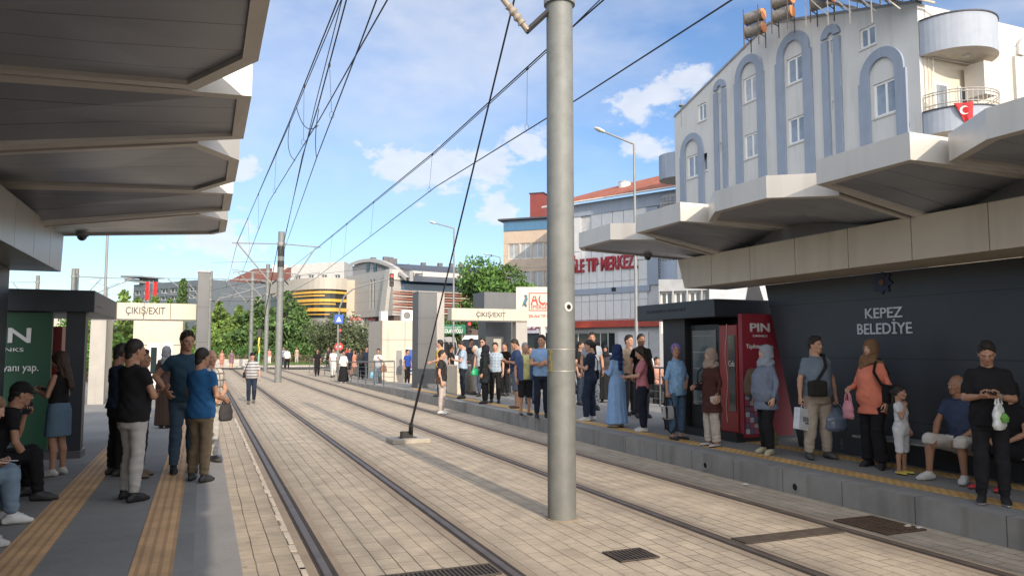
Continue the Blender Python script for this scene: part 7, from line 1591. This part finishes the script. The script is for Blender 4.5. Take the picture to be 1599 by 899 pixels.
def soft_bag(label, top, size, m, handle=None, hm=None, sag=.75, name='carrier_bag', cat='bag', yaw=0, decor=None):
    """bag hanging below a point; size = half width, half depth, height"""
    w_, d_, h_ = size; g = G((-w_*1.35, -d_*1.6, -h_*1.08-.02), (w_*1.35, d_*1.6, .03), max(.009, h_/26)); zs = [-h_, -h_*.86, -h_*.45, -h_*.12, 0]
    g.prof((np.eye(3), (0, 0, 0), (0, 0, 0)), zs, [w_*.8, w_, w_*.97, w_*sag, w_*sag*.55], [d_*.8, d_*1.05, d_, d_*.55, d_*.25], [0]*5, 0, 0, fold=.02, fseed=w_*50); g.wrinkle(.004, h_*9, 34, 22)
    V, Q = g.mesh(); t = thing(name, label, cat, top, None, R(yaw)); hl = handle or 0; o = raw_mesh('bag_body', V-np.array((0, 0, hl)), Q, m, t)
    if handle:
        b = MB()
        for s in (-1, 1): b.tube([(-w_*.5, s*d_*.3, -hl-.015), (-w_*.38, s*d_*.2, -hl*.35), (0, 0, 0), (w_*.38, s*d_*.2, -hl*.35), (w_*.5, s*d_*.3, -hl-.015)], .009, 6)
        b.build('handle', hm or m, t, root=O0, smooth=True)
    return t
def shoulder_bag(label, P, s, size, m, length=.50, front=0.0, cross=False, name='shoulder_bag', strap=.016, side=.245):
    """bag at hip or waist with a strap over the shoulder (same side, or across)"""
    X = P['X']; w_, d_, h_ = size; sx = -s if cross else s
    a = X((sx*.10, 0, 1.47)); zc = 1.44-length; c = X((s*side, front, zc)); cw = gp(P, c); t = thing(name, label, 'bag', cw)
    g = G((-w_*1.3, -d_*1.5, -h_*1.3), (w_*1.3, d_*1.5, h_*1.3), .010); bx_ = [np.abs(g.ax[0][:, None, None])-w_*.8+d_*.5, np.abs(g.ax[1][None, :, None])-d_*.5, np.abs(g.ax[2][None, None, :])-h_*.8+d_*.5]; g.F = np.sqrt(sum(np.maximum(v, 0)**2 for v in bx_))-d_*.5
    V, Q = g.mesh(); ang = math.atan2(c[1], c[0]) if abs(c[1]) > .08 else 0; yawp = P['t'].rotation_euler.z; fr = (math.pi/2 if abs(c[0]) > abs(c[1])*1.3 else 0)
    cz, sz = math.cos(fr+yawp), math.sin(fr+yawp); Rz = np.array([[cz, -sz, 0], [sz, cz, 0], [0, 0, 1]]); raw_mesh('bag_body', V@Rz.T, Q, m, t)
    ft_ = P['fat']; fy = np.array((0, ft_*.50, 0)); fy2 = np.array((0, ft_*.30, 0))
    b = MB(); pf = [c+np.array((0, 0, h_*.7)), X((s*(side-.02)*(.7 if cross else 1), .135+front*.2, 1.15)) if not cross else X((s*.13, .15, 1.13))+fy, X((sx*.03 if cross else s*.165, .142, 1.32))+fy2, a+np.array((0, .03, .028)), a+np.array((0, -.05, .022)), X((sx*.03 if cross else s*.165, -.135, 1.30)), X((s*.14, -.14, 1.1)), c+np.array((0, -.02, h_*.7))]
    b.tube([gp(P, p) for p in pf], strap*.8, 6); b.build('strap', m, t, smooth=True); return t
# ================================================================ the people of the photograph
def FP(px, py, z): p = on_z(px, py, z); return (p.x, p.y, z)
def HT(px, fy, ty, z):     # true height from the photo's foot and crown rows
    p = on_z(px, fy, z); return (fy-ty)/FPX*depth(p)/1.0
C = cloth; S_TR = 'trainer'
def who(label, px, fy, ty, z=PZ, yaw=180, **k):
    H = HT(px, fy, ty, z)*k.pop('hs', .985); return person(label, FP(px, fy, z), yaw, H, **k)
black = C('black', (.013, .013, .015)); navy = C('navy', (.016, .024, .045)); dnavy = C('dark_navy', (.012, .016, .028)); white = C('white', (.62, .61, .58)); denim = C('denim', (.05, .085, .13)); ldenim = C('light_denim', (.17, .24, .31)); ddenim = C('dark_denim', (.022, .032, .055)); khaki = C('khaki', (.17, .13, .085)); beige = C('beige', (.38, .31, .25)); ltgrey = C('pale_grey', (.40, .39, .37)); charcoal = C('charcoal', (.035, .035, .038)); brown = C('brown', (.05, .032, .024))
# ---------- left platform
p = who('man in black T-shirt and pale grey jeans with folded arms', 202, 782, 528, yaw=48, hair='fade', arms=('crossed', 'crossed_under'), legs='relax', top=black, fat=.07, bottom=('jeans', ltgrey), head=(.05, -.25), shoes=((.015, .015, .017), None), hem=.86, skin='b')
p = who('man in dark navy T-shirt half hidden behind the black T-shirt man', 181, 742, 536, yaw=60, hair='short', arms=('phone', 'bent'), top=navy, bottom=('jeans', black), shoes=((.03, .025, .02), None), skin='c', head=(.2, 0))
p = who('dark-dressed man behind the black T-shirt man, face just showing', 216, 745, 545, yaw=100, hair='short', arms=('down', 'phone'), top=charcoal, bottom=('jeans', black), shoes=((.10, .07, .04), None), skin='c')
p = who('tall heavy man in dark blue T-shirt and jeans on the left platform', 285, 738, 515, yaw=168, hair='short', hairc='dkbrown', arms=('hip', 'down'), legs='stand', top=C('petrol', (.022, .050, .078)), bottom=('jeans', denim), fat=.10, shoes=((.02, .018, .016), None), head=(.15, .2), skin='b', hem=.88)
p = who('man in bright blue T-shirt and khaki trousers seen from behind', 310, 752, 542, yaw=38, hair='fade', arms=('bent', 'crossed_under'), legs='relax', top=C('royal', (.018, .085, .21)), bottom=('jeans', khaki), fat=.07, shoes=((.03, .03, .035), None), skin='b', hem=.84, head=(.05, -.2))
p5 = p
p = who('bald older man in checked shirt and shorts beyond the bright blue T-shirt man', 325, 722, 545, yaw=150, hair=None, arms=('clasp', 'clasp'), top=C('check', (.50, .46, .40), 'check', (.15, .14, .13), 60), bottom=('jeans', ltgrey), shoes=((.05, .05, .05), None), skin='a', fat=.06, sleeve=.6)
soft = soft_bag('dark grey bag held in front of the man in bright blue', tuple(grip(p5, 1)), (.13, .06, .22), C('baggrey', (.05, .048, .05)), handle=.02, yaw=60)
p = who('person in brown clothes with grey head covering, beyond the tall man', 256, 668, 540, yaw=10, sex='f', hair=('hijab', C('greyscarf', (.20, .20, .21)), 'back'), arms=('bent', 'bent'), legs='together', top=C('brownrobe', (.055, .035, .028)), dress=(.06, .03), hem=.8, shoes=((.03, .02, .02), None), sleeve=1.95)
p = who('young woman with long hair, black top and short denim skirt facing the kiosk', 87, 742, 548, yaw=-62, sex='f', hair='long', hairc='brown', arms=('phone', 'phone'), legs='stand', top=black, bottom=('skirt', C('denimskirt', (.10, .16, .22))), hem=1.03, sleeve=None, shoes=((.45, .44, .42), S_TR), skin='b', head=(.25, 0), collar=False)
phone('dark phone held by the woman in the denim skirt', p, 1)
sb = lambda px, py: FP(px, py, PZ)
def sitter(lab, x, y, yaw, H, **k): return person(lab, (x, y, PZ), yaw, H, **k)
pA = sitter('seated young woman in light jeans and white trainers reading a phone', -1.98, 8.12, 72, 1.62, sex='f', hair='bun', hairc='fair', arms=('phone', 'text'), legs='sit', top=black, bottom=('loose', ldenim), sleeve=1.85, lean=.42, head=(.15, .1), shoes=((.60, .60, .58), S_TR), skin='d', legcut=.14)
phone('pale phone held by the seated woman in light jeans', pA, 1, (.4, .4, .42))
pB = sitter('seated man in black cap holding a phone to his ear on the left bench', -2.02, 9.35, 75, 1.74, hair=('cap', C('blackcap', (.015, .015, .016))), arms=('knee', 'ear'), legs='sit_wide', top=black, bottom=('jeans', black), lean=.48, head=(-.1, 0), shoes=((.03, .03, .03), None), skin='b')
phone('dark phone at the ear of the seated black-capped man', pB, -1)
pD = sitter('seated person in the bottom left corner holding a dark phone low', -2.0, 7.25, 75, 1.66, sex='f', hair='long', hairc='dkbrown', arms=('lap', 'phone'), legs='sit', top=charcoal, bottom=('jeans', denim), sleeve=1.8, lean=.3, shoes=((.4, .4, .4), S_TR))
phone('black phone low at the left photo edge', pD, -1)
# ---------- on the tracks and towards the crossing
p = who('walking man in black cap and white and grey striped polo shirt between the rails', 392, 630, 549, 0, yaw=184, hair=('cap', C('blackcap', (0, 0, 0))), arms=('down', 'down'), legs='walk_small', top=C('stripe', (.50, .48, .46), 'stripes', (.17, .17, .19), 62), bottom=('jeans', ddenim), fat=.08, shoes=((.15, .12, .09), None), sleeve=.9, hem=.88, skin='a')
shoulder_bag('dark shoulder bag hanging at the striped man\'s side', p, 1, (.10, .045, .12), black, .45, 0)
p = who('man in black polo shirt and beige trousers standing in the track bed', 690, 646, 546, 0, yaw=120, hair='short', arms=('down', 'behind'), legs='stand', top=C('blackpolo', (.025, .026, .028)), bottom=('jeans', C('stone', (.42, .36, .33))), shoes=((.6, .58, .55), S_TR), skin='a', sleeve=.6)
shoulder_bag('dark bag on the left hip of the man in the track bed', p, 1, (.09, .04, .11), brown, .50, -.05)
F = dict(z=0)
def far(label, px, fy, ty, **k): return who(label, px, fy, ty, 0, **k)
far('woman dressed all in black walking on the right track', 495, 587, 544, yaw=185, sex='f', hair='long', hairc='black', top=black, bottom=('loose', black), legs='walk_small', sleeve=.9)
far('man in white T-shirt and white trousers beside the stop sign', 520, 589, 543, yaw=180, top=white, bottom=('loose', white), legs='walk_small', skin='b')
far('woman in white top and long black skirt with shoulder strap', 536, 598, 547, yaw=185, sex='f', hair='bun', top=white, bottom=('longskirt', black), shoes=((.6, .6, .58), S_TR), sleeve=1.4)
far('man in dark blue shirt behind the white-topped woman', 545, 588, 542, yaw=170, top=navy, bottom=('shorts', black))
far('woman in dark grey top with black trousers by the railing', 563, 592, 544, yaw=180, sex='f', hair='short', top=C('dgreytop', (.09, .085, .08)), bottom=('loose', black), sleeve=1.5)
q = far('woman with white top and black jacket carrying bags near the railing end', 590, 603, 543, yaw=200, sex='f', hair='bun', top=white, bottom=('loose', C('greyjeans', (.22, .25, .27))), legs='walk', sleeve=.7, flare=.03, arms=('carry', 'strap'))
soft_bag('blue and white carrier bag of the walking woman by the railing', tuple(grip(q, 1)), (.16, .07, .32), mat('bag_lightblue', (.12, .32, .45), .5), handle=.1)
soft_bag('orange bag on the arm of the walking woman by the railing', (q['M']@Vector((-.28, .1, 1.05)))[:], (.15, .07, .34), mat('bag_orange', (.5, .22, .12), .6), handle=.08)
far('man in black with raised hand behind the woman with bags', 602, 597, 543, yaw=190, hair='greyshort', hairc='grey', top=black, bottom=('jeans', C('ash', (.15, .16, .17))), arms=('phone_high', 'down'))
far('person in orange top between the railing posts', 552, 586, 546, yaw=180, sex='f', hair='long', top=C('coralish', (.5, .20, .14)), bottom=('skirt', C('pinkskirt', (.45, .22, .17))))
who('man in bright blue T-shirt behind the ramp railing', 636, 601, 545, 0, yaw=150, top=C('cobalt', (.02, .06, .28)), bottom=('jeans', black), skin='b')
who('pale-dressed woman left of the blue T-shirt man behind the railing', 626, 596, 550, 0, yaw=190, sex='f', hair='long', hairc='brown', top=white, bottom=('skirt', white))
far('woman in short patterned dress by the left track far away', 361, 577, 545, yaw=180, sex='f', hair='long', hairc='brown', top=C('pattern_dress', (.10, .08, .12), 'noise', (.35, .2, .2), 40), bottom=('skirt', C('pattern_dress', (0, 0, 0))), legs='walk_small', skin='a')
far('pink-dressed person left of the patterned dress, far away', 346, 576, 546, yaw=170, sex='f', hair='long', hairc='fair', top=C('pinktop', (.5, .25, .2)), bottom=('shorts', C('pinkshort', (.45, .2, .16))), skin='a')
far('far pedestrian in white behind the bald man', 327, 574, 545, yaw=200, top=white, bottom=('jeans', beige))
far('person in pink top and white trousers beside the second mast', 420, 570, 543, yaw=180, sex='f', hair='long', top=C('pinktop', (0, 0, 0)), bottom=('loose', white))
far('person in blue striped shirt right of the second mast', 442, 574, 541, yaw=180, top=C('navystripe', (.03, .05, .16), 'stripes', (.4, .4, .45), 50), bottom=('jeans', ddenim))
far('man in white shirt and black trousers walking away past the second mast', 448, 577, 542, yaw=20, top=white, bottom=('jeans', black), legs='walk_small', sleeve=1.7)
far('woman in beige clothes at the far kerb left of the pickup', 463, 568, 541, yaw=200, sex='f', hair='bun', top=beige, bottom=('loose', C('stone', (0, 0, 0))))
far('dark-dressed pedestrian at the far kerb next to the beige woman', 457, 567, 542, yaw=140, top=black, bottom=('jeans', brown))
# ---------- right platform, far group
GR = None
who('man in mustard yellow shirt by the slab pillar', 686, 619, 530, yaw=-60, hair='short', top=C('mustard', (.50, .30, .06)), bottom=('jeans', ddenim), arms=('down', 'bent'), skin='a')
p = who('young man in pale blue shirt looking down at his phone', 722, 622, 531, yaw=-70, hair='short', top=C('paleblue', (.30, .38, .48)), bottom=('jeans', dnavy), arms=('down', 'text'), head=(.4, 0), shoes=((.02, .02, .02), None), skin='a'); phone('phone of the young man in pale blue', p, -1)
who('white-haired woman facing left behind the pale blue shirt', 741, 616, 539, yaw=-80, sex='f', hair='greyshort', hairc='white', top=C('greyblouse', (.10, .10, .10)), bottom=('loose', C('greyslack', (.25, .24, .22))), arms=('phone', 'down'), skin='a')
who('man with sunglasses and pale shirt behind the black-veiled woman', 753, 619, 527, yaw=-140, top=C('iceblue', (.40, .45, .48)), bottom=('jeans', C('bluetrouser', (.05, .07, .11))), skin='a')
sg = PEOPLE['man with sunglasses and pale shirt behind the black-veiled woman']; q = gp(sg, sg['hj']+sg['HR']@np.array((0, .098, .112)))
t = thing('sunglasses', 'dark sunglasses on the man in the pale shirt', 'glasses', q); M3 = sg['M'].to_3x3(); uu = (M3@Vector(sg['HR'][:, 0])).normalized(); nn3 = (M3@Vector(sg['HR'][:, 1])).normalized(); vv3 = (M3@Vector(sg['HR'][:, 2])).normalized()
for s in (-1, 1): b = MB(); b.obox(q+uu*.034*s, uu, vv3, nn3, .028, .02, .004); b.build('lens', M_black, t, bevel=.006)
b = MB(); b.obox(q+vv3*.012, uu, vv3, nn3, .012, .004, .004)
for s in (-1, 1): b.obox(q+uu*.064*s-nn3*.05, nn3, vv3, uu, .055, .004, .003)
b.build('frame', M_black, t)
p = who('woman in black headscarf and black coat with bright green bag', 757, 630, 538, yaw=-60, sex='f', hair=('hijab', C('blackscarf', (.012, .013, .018)), 'back'), top=C('blackcoat', (.012, .016, .017)), hem=.62, sleeve=1.95, bottom=('loose', black), arms=('bent', 'down'), fat=.06)
soft_bag('bright green handbag of the woman in black', gp(p, (.05, .30, 1.10))[:], (.16, .08, .20), mat('bag_green', (.02, .30, .13), .35), handle=.05, yaw=30)
who('man in pale blue check shirt and dark trousers behind the woman in black', 773, 629, 534, yaw=-150, top=C('ltcheck', (.22, .30, .38), 'check', (.36, .40, .44), 70), bottom=('jeans', black), arms=('carry', 'down'), skin='a')
p = who('man in navy T-shirt and grey shorts using a phone', 806, 637, 528, yaw=-75, hair='fade', hairc='dkbrown', top=C('navytee', (.025, .045, .10)), bottom=('shorts', C('greyshort', (.10, .12, .15))), arms=('text', 'phone'), head=(.4, 0), shoes=((.08, .04, .03), 'flat'), skin='b', fat=.06, hem=.86); phone('phone held by the man in navy T-shirt and shorts', p, 1)
who('older man in yellow top, open striped shirt and black shorts', 820, 648, 534, yaw=186, hair='greyshort', hairc='grey', top=C('yellowstripe', (.42, .40, .17)), bottom=('shorts', black), shoes=((.015, .015, .015), 'flat'), skin='b', hem=.86, arms=('down', 'down'), extra=lambda t, J: None)
def open_shirt(lab, m):
    P = PEOPLE[lab]; t = P['t']; X = P['X']; g = G((-.34, -.26, .78), (.34, .26, 1.50), .017)
    zs = [.84, 1.0, 1.16, 1.3, 1.42, 1.47]; g.prof((np.eye(3), (0, 0, 0), (0, 0, 0)), zs, [.205, .20, .195, .205, .18, .10], [.165, .158, .15, .158, .13, .09], [0, 0, 0, 0, -.01, -.02], 0, .02)
    for s in (1, -1): g.cap(P['S'][s], P['S'][s]+(P['E'][s]-P['S'][s])*.75, .066, .062, .03, cut=[(P['S'][s]+(P['E'][s]-P['S'][s])*.68, (P['E'][s]-P['S'][s])/.295)])
    X_, Y_, Z_ = g.ax[0][:, None, None], g.ax[1][None, :, None], g.ax[2][None, None, :]; g.F = np.maximum(g.F, -np.maximum(np.maximum(np.abs(X_)-.085, .02-Y_), -1)); g.F = np.maximum(g.F, Z_-1.46)
    g.F = np.maximum(g.F, -(np.sqrt(X_**2+(Y_+.015)**2+(Z_-1.50)**2)-.075)); V, Q = g.mesh(); raw_mesh('open_shirt', V, Q, m, t)
open_shirt('older man in yellow top, open striped shirt and black shorts', C('openstripe', (.05, .075, .15)))
who('man in light blue shirt with folded arms just left of the near mast', 846, 652, 522, yaw=-165, hair='short', hairc='dkbrown', top=C('skyshirt', (.17, .27, .43)), bottom=('jeans', dnavy), arms=('crossed', 'crossed_under'), head=(0, -.5), skin='b', fat=.05, hem=.88)
who('person in pale trousers mostly hidden behind the near mast', 866, 650, 540, yaw=170, sex='f', hair='bun', top=black, bottom=('skirt', C('greyslack', (0, 0, 0))), skin='b')
who('dark-haired woman in black half hidden beside the mustard shirt', 704, 612, 537, yaw=120, sex='f', hair='long', top=black, bottom=('loose', black))
who('dark-haired man behind the white-haired woman', 736, 610, 528, yaw=160, top=charcoal, bottom=('jeans', ddenim), skin='b')
who('man in grey shirt at the back between the check shirt and the navy T-shirt', 788, 618, 534, yaw=-120, top=C('steelgrey', (0, 0, 0)), bottom=('jeans', black), skin='b')
who('woman in brown headscarf at the back left of the sky blue shirt', 832, 622, 543, yaw=170, sex='f', hair=('hijab', C('mochascarf', (.17, .10, .055)), 'back'), top=navy, bottom=('longskirt', black), sleeve=1.9)
who('man in black at the back right of the near mast', 908, 632, 532, yaw=150, top=black, bottom=('jeans', ddenim), skin='b')
who('woman in black headscarf at the back behind the long light blue dress', 946, 628, 538, yaw=-150, sex='f', hair=('hijab', C('blackscarf', (0, 0, 0)), 'back'), top=charcoal, bottom=('longskirt', black), sleeve=1.9)
far('man in navy T-shirt behind the railing posts', 572, 588, 541, yaw=175, top=navy, bottom=('jeans', ddenim))
far('man in white shirt behind the woman with two bags', 582, 590, 543, yaw=190, top=white, bottom=('jeans', charcoal))
far('bald man in grey by the cream booth corner', 607, 592, 542, yaw=200, hair=None, top=C('greyblouse', (0, 0, 0)), bottom=('jeans', black), skin='a')
far('pedestrian in red top far beyond the stop sign', 541, 575, 541, yaw=180, sex='f', hair='long', top=C('redtop', (.4, .05, .04)), bottom=('jeans', black))
far('pedestrian in dark clothes far behind the white trousers man', 512, 572, 542, yaw=160, top=charcoal, bottom=('jeans', black))
who('man in blue jeans behind the yellow-shirted man', 828, 630, 540, yaw=190, top=navy, bottom=('jeans', denim))
# ---------- right platform, near group
p = who('woman in navy tunic and trousers holding a phone right of the near mast', 922, 657, 530, yaw=-48, sex='f', hair='bun', hairc='black', top=navy, bottom=('loose', C('navytrouser', (.018, .028, .05))), arms=('phone', 'phone'), legs='relax', hem=.84, sleeve=.75, shoes=((.5, .5, .48), S_TR), skin='a', head=(.1, .1)); phone('dark phone of the woman in navy', p, -1)
shoulder_bag('black shoulder bag on the back of the woman in navy', p, 1, (.12, .05, .12), black, .45, -.05)
p = who('tall dark-haired person in white shirt behind the woman in navy', 925, 640, 518, yaw=200, hair='short', top=C('offwhite', (.25, .27, .30)), bottom=('jeans', C('patternpants', (.3, .3, .3), 'noise', (.1, .12, .15), 20)), skin='b')
p = who('woman in long light blue dress and dark blue headscarf', 964, 667, 537, yaw=-20, sex='f', hair=('hijab', C('navyscarf', (.02, .035, .10)), 'back'), top=C('dressblue', (.22, .36, .58)), dress=(.09, .09), hem=.95, sleeve=1.9, arms=('phone', 'phone'), shoes=((.42, .38, .33), 'flat'), skin='a', collar=False); phone('phone of the woman in the long light blue dress', p, -1)
p = who('bearded man in beige shirt standing behind the light blue dress', 984, 648, 522, yaw=170, hair='short', top=C('sandtop', (.30, .22, .16)), bottom=('jeans', charcoal), skin='a')
p = who('broad dark-skinned man in grey T-shirt behind the pink-shirted woman', 1003, 652, 520, yaw=185, hair='fade', top=C('steelgrey', (.11, .12, .14)), bottom=('jeans', charcoal), skin='c', fat=.12)
p = who('woman with long hair in pink T-shirt and dark trousers, arm stretched out', 1004, 674, 540, yaw=-62, sex='f', hair='long', hairc='dkbrown', top=C('dustypink', (.42, .16, .18)), bottom=('loose', dnavy), arms=('show', 'show'), hem=.88, sleeve=.8, shoes=((.5, .5, .48), S_TR), skin='a', head=(.35, 0)); phone('phone held out by the woman in pink', p, -1, (.3, .3, .32))
shoulder_bag('black backpack of the woman in pink', p, 1, (.13, .07, .18), black, .30, -.17, side=.06, name='backpack')
p = who('woman with blue patterned headscarf, light blue shirt and cropped jeans', 1058, 686, 536, yaw=172, sex='f', hair=('scarf', C('bandana', (.06, .13, .42), 'noise', (.35, .15, .2), 30)), top=C('denimshirt', (.16, .29, .46), 'noise', (.22, .36, .52), 26), bottom=('jeans', C('cropjeans', (.055, .10, .16))), arms=('carry', 'clasp'), legs='stand', hem=.82, sleeve=1.25, legcut=.20, shoes=((.015, .015, .015), 'flat'), skin='b', fat=.09, head=(0, -.55))
def handbag(lab, P, s, m1, m2):
    top_ = grip(P, s); t = thing('handbag', lab, 'bag', top_, None, P['t'].rotation_euler.z)
    g = G((-.22, -.12, -.42), (.22, .12, -.10), .009); g.prof((np.eye(3), (0, 0, 0), (0, 0, 0)), [-.38, -.34, -.2, -.15], [.14, .165, .155, .13], [.05, .065, .05, .025], [0]*4, 0, 0); V, Q = g.mesh(); raw_mesh('bag_body', V, Q, m1, t)
    b = MB()
    for s_ in (-1, 1): b.tube([(-.08, s_*.03, -.17), (-.06, s_*.02, -.04), (0, 0, .0), (.06, s_*.02, -.04), (.08, s_*.03, -.17)], .008, 6); 
    b.build('handle', m2, t, root=O0); b = MB(); b.tube([(-.15, 0, -.19), (-.13, .05, -.5), (0, .06, -.62), (.12, .05, -.5), (.15, 0, -.19)], .011, 6); b.build('strap', m2, t, root=O0)
    b = MB()
    for x in (-.09, .09): b.box(x-.012, x+.012, -.07, .07, -.36, -.17)
    b.build('trim', m2, t, root=O0)
handbag('grey and black handbag with hanging strap held low by the woman in light blue', p, 1, C('baggreylt', (.30, .31, .32)), black)
p = who('woman in beige headscarf, long dark brown coat and cream trousers', 1112, 697, 543, yaw=-92, sex='f', hair=('hijab', C('taupescarf', (.26, .20, .17)), 'back'), top=C('maroonbrown', (.055, .022, .018)), hem=.62, sleeve=1.9, bottom=('loose', C('creamtrouser', (.42, .37, .32))), arms=('bent', 'down'), shoes=((.40, .39, .38), 'flat'), skin='a', fat=.05, flare=.015)
shoulder_bag('small black bag at the waist of the woman in the brown coat', p, 1, (.10, .045, .07), black, .38, .10, side=.2)
p = who('large woman in grey headscarf and blue-grey jumper in front of the red panel', 1199, 708, 538, yaw=-84, sex='f', hair=('hijab', C('greyhijab', (.24, .27, .31)), 'back'), top=C('bluegrey', (.15, .18, .24)), hem=.72, sleeve=1.95, bottom=('loose', black), arms=('down', 'down'), shoes=((.40, .37, .24), S_TR), skin='d', fat=.24, legs='relax')
p = who('man in grey-blue polo and beige trousers carrying two bags', 1279, 716, 524, yaw=192, hair='short', hairc='dkbrown', top=C('greypolo', (.14, .18, .22)), bottom=('loose', C('beigetrouser', (.36, .31, .25))), arms=('carry', 'carry'), legs='wide', fat=.16, shoes=((.06, .055, .05), None), skin='a', head=(0, .35), hem=.90, sleeve=.75)
pm2 = p
shoulder_bag('dark messenger bag slung across the man in grey polo', p, 1, (.16, .07, .14), C('bagdark', (.025, .024, .022)), .42, .24, cross=True, strap=.032, side=.14)
g1 = grip(p, 1); t = thing('carrier_bag', 'white printed paper carrier bag in the hand nearer the grey headscarf woman', 'bag', g1, None, R(10))
b = MB(); b.add([(-.15, -.05, -.34), (.15, -.05, -.40), (.19, -.05, -.10), (-.11, -.05, -.04), (-.15, .05, -.34), (.15, .05, -.40), (.19, .05, -.10), (-.11, .05, -.04)], [(0, 1, 2, 3), (5, 4, 7, 6), (0, 4, 5, 1), (1, 5, 6, 2), (3, 7, 4, 0), (3, 2, 6, 7)]); b.build('bag_body', mat('paper_print', (.52, .55, .58), .6, var=.12, vs=12), t, root=O0)
b = MB(); b.tube([(-.03, 0, -.06), (0, 0, .01), (.09, 0, -.08)], .006, 5); b.build('handle', M_white, t, root=O0)
b = MB()
for k in range(7):
    u_ = -.06+.026*k; b.add([(u_, -.052, -.24-.004*k), (u_+.016, -.052, -.243-.004*k), (u_+.026, -.052, -.175-.004*k), (u_+.010, -.052, -.172-.004*k)], [(0, 1, 2, 3)])
b.add([(-.02, -.052, -.275), (.14, -.052, -.305), (.145, -.052, -.285), (-.015, -.052, -.255)], [(0, 1, 2, 3)]); b.build('print', mat('print_black', (.03, .04, .05), .6, var=0), t, root=O0)
soft_bag('glossy blue-grey plastic bag in the man\'s hand beside the coral blouse woman', tuple(grip(p, -1)), (.20, .13, .33), mat('plastic_blue', (.13, .17, .24), .22, var=.2, vs=8, spec=.8), handle=.06, sag=.6)
p = who('woman in brown headscarf and coral blouse with black shoulder bag', 1366, 729, 529, yaw=-98, sex='f', hair=('hijab', C('mochascarf', (.17, .10, .055)), 'front'), top=C('coral', (.62, .20, .13)), hem=.74, sleeve=1.9, bottom=('loose', black), arms=('bent', 'down'), shoes=((.015, .015, .015), None), skin='d', fat=.15, legs='relax', flare=.03)
shoulder_bag('black shoulder bag under the arm of the coral blouse woman', p, -1, (.14, .05, .15), black, .42, -.02, strap=.024, side=.255); pc_ = p
soft_bag('small pink carrier bag held in front of the coral blouse woman', tuple(grip(p, 1)), (.10, .05, .24), C('pinkbag', (.48, .22, .26)), handle=.12, yaw=80)
p = who('small child in white T-shirt and white shorts with yellow clogs', 1410, 740, 597, yaw=170, sex='f', hair='bun', hairc='black', top=C('childwhite', (.55, .56, .58)), bottom=('shorts', C('childwhite', (0, 0, 0))), arms=('chin', 'down'), shoes=((.55, .45, .06), 'flat'), skin='b', childish=True, hem=.93, res=.0145, head=(0, .25), hs=.93)
p = who('man in black T-shirt and black trousers texting at the right edge', 1552, 787, 530, yaw=-128, hair='short', top=black, bottom=('jeans', C('blacktrouser', (.017, .017, .02))), arms=('text', 'text'), head=(.45, 0), shoes=((.02, .02, .02), S_TR), fat=.10, legs='stand', skin='b', hem=.84, sleeve=.85); pk = p
phone('dark phone of the man in black at the right edge', p, 1)
soft_bag('white plastic bag with green print hanging from the wrist of the texting man', (gp(p, p['W'][-1])+Vector((0, 0, -.01)))[:], (.12, .05, .26), mat('plastic_white', (.60, .62, .60), .35, var=.06), handle=.05, yaw=20)
q = gp(p, p['W'][-1])+Vector((-.03, -.075, -.20)); b = MB(); b.lathe([(0, -.05), (.035, -.04), (.045, 0), (.02, .04), (.0, .05)], q, 10); o = b.build('bag_print', mat('print_green', (.12, .30, .05), .6, var=.2)); tag(o, 'green leaf print on the white plastic bag', 'print')
wt = thing('wristwatch', 'pale wristwatch on the texting man', 'watch', gp(p, p['W'][-1])); b = MB(); c_ = gp(p, p['W'][-1]-p['HB'][-1][:, 2]*.03); ax_ = (p['M'].to_3x3()@Vector(p['HB'][-1][:, 2])).normalized(); b.tube([c_-ax_*.012, c_+ax_*.012], .036, 14); b.build('band', mat('watch_metal', (.5, .5, .5), .3, .8, var=0), wt)
pe_ = on_z(1487, 722, PZ)
p = person('seated older man in navy T-shirt and white shorts below the lettering', (8.62, on_x(1506, 700, 8.6).y, PZ), -95, 1.72, hair='balding', hairc='grey', arms=('knee', 'lap'), legs='sit_wide', top=C('navystripe2', (.035, .05, .09)), bottom=('shorts', C('ivory', (.50, .48, .44))), lean=.25, head=(-.1, -.3), shoes=((.50, .50, .48), S_TR), skin='c', fat=.10)
p = person('seated person with red shoes hidden behind the texting man', (8.62, on_x(1580, 700, 8.6).y, PZ), -90, 1.64, sex='f', hair='long', arms=('lap', 'lap'), legs='sit', top=black, bottom=('skirt', black) if False else ('shorts', black), lean=.1, shoes=((.45, .03, .04), 'flat'), skin='b')
bb = on_z(1337, 716, PZ); soft_bag('plump grey sack standing on the platform behind the coral blouse woman', (bb.x+.55, bb.y+.5, PZ+.42), (.30, .16, .42), C('sack', (.16, .155, .14)), sag=.7)
bb = on_z(1180, 700, PZ); soft_bag('small pale green bag on the platform by the red panel', (bb.x+.5, bb.y+.2, PZ+.26), (.10, .08, .26), C('greenbag', (.22, .25, .12)), sag=.6)
bb = on_z(1225, 690, PZ); soft_bag('brown backpack carried behind the woman in grey headscarf', (8.45, bb.y-.1, PZ+1.25), (.17, .12, .45), C('brownpack', (.14, .10, .07)), sag=.8, name='backpack')
# street side passer-by seated seen between the posts
person('person in pink top on the street bench beyond the platform', (on_x(1026, 570, 12.6).x, on_x(1026, 570, 12.6).y, 0), 178, 1.6, sex='f', hair='bun', arms=('bent', 'bent'), legs='stand', top=C('pinktop', (0, 0, 0)), bottom=('jeans', black), skin='a')
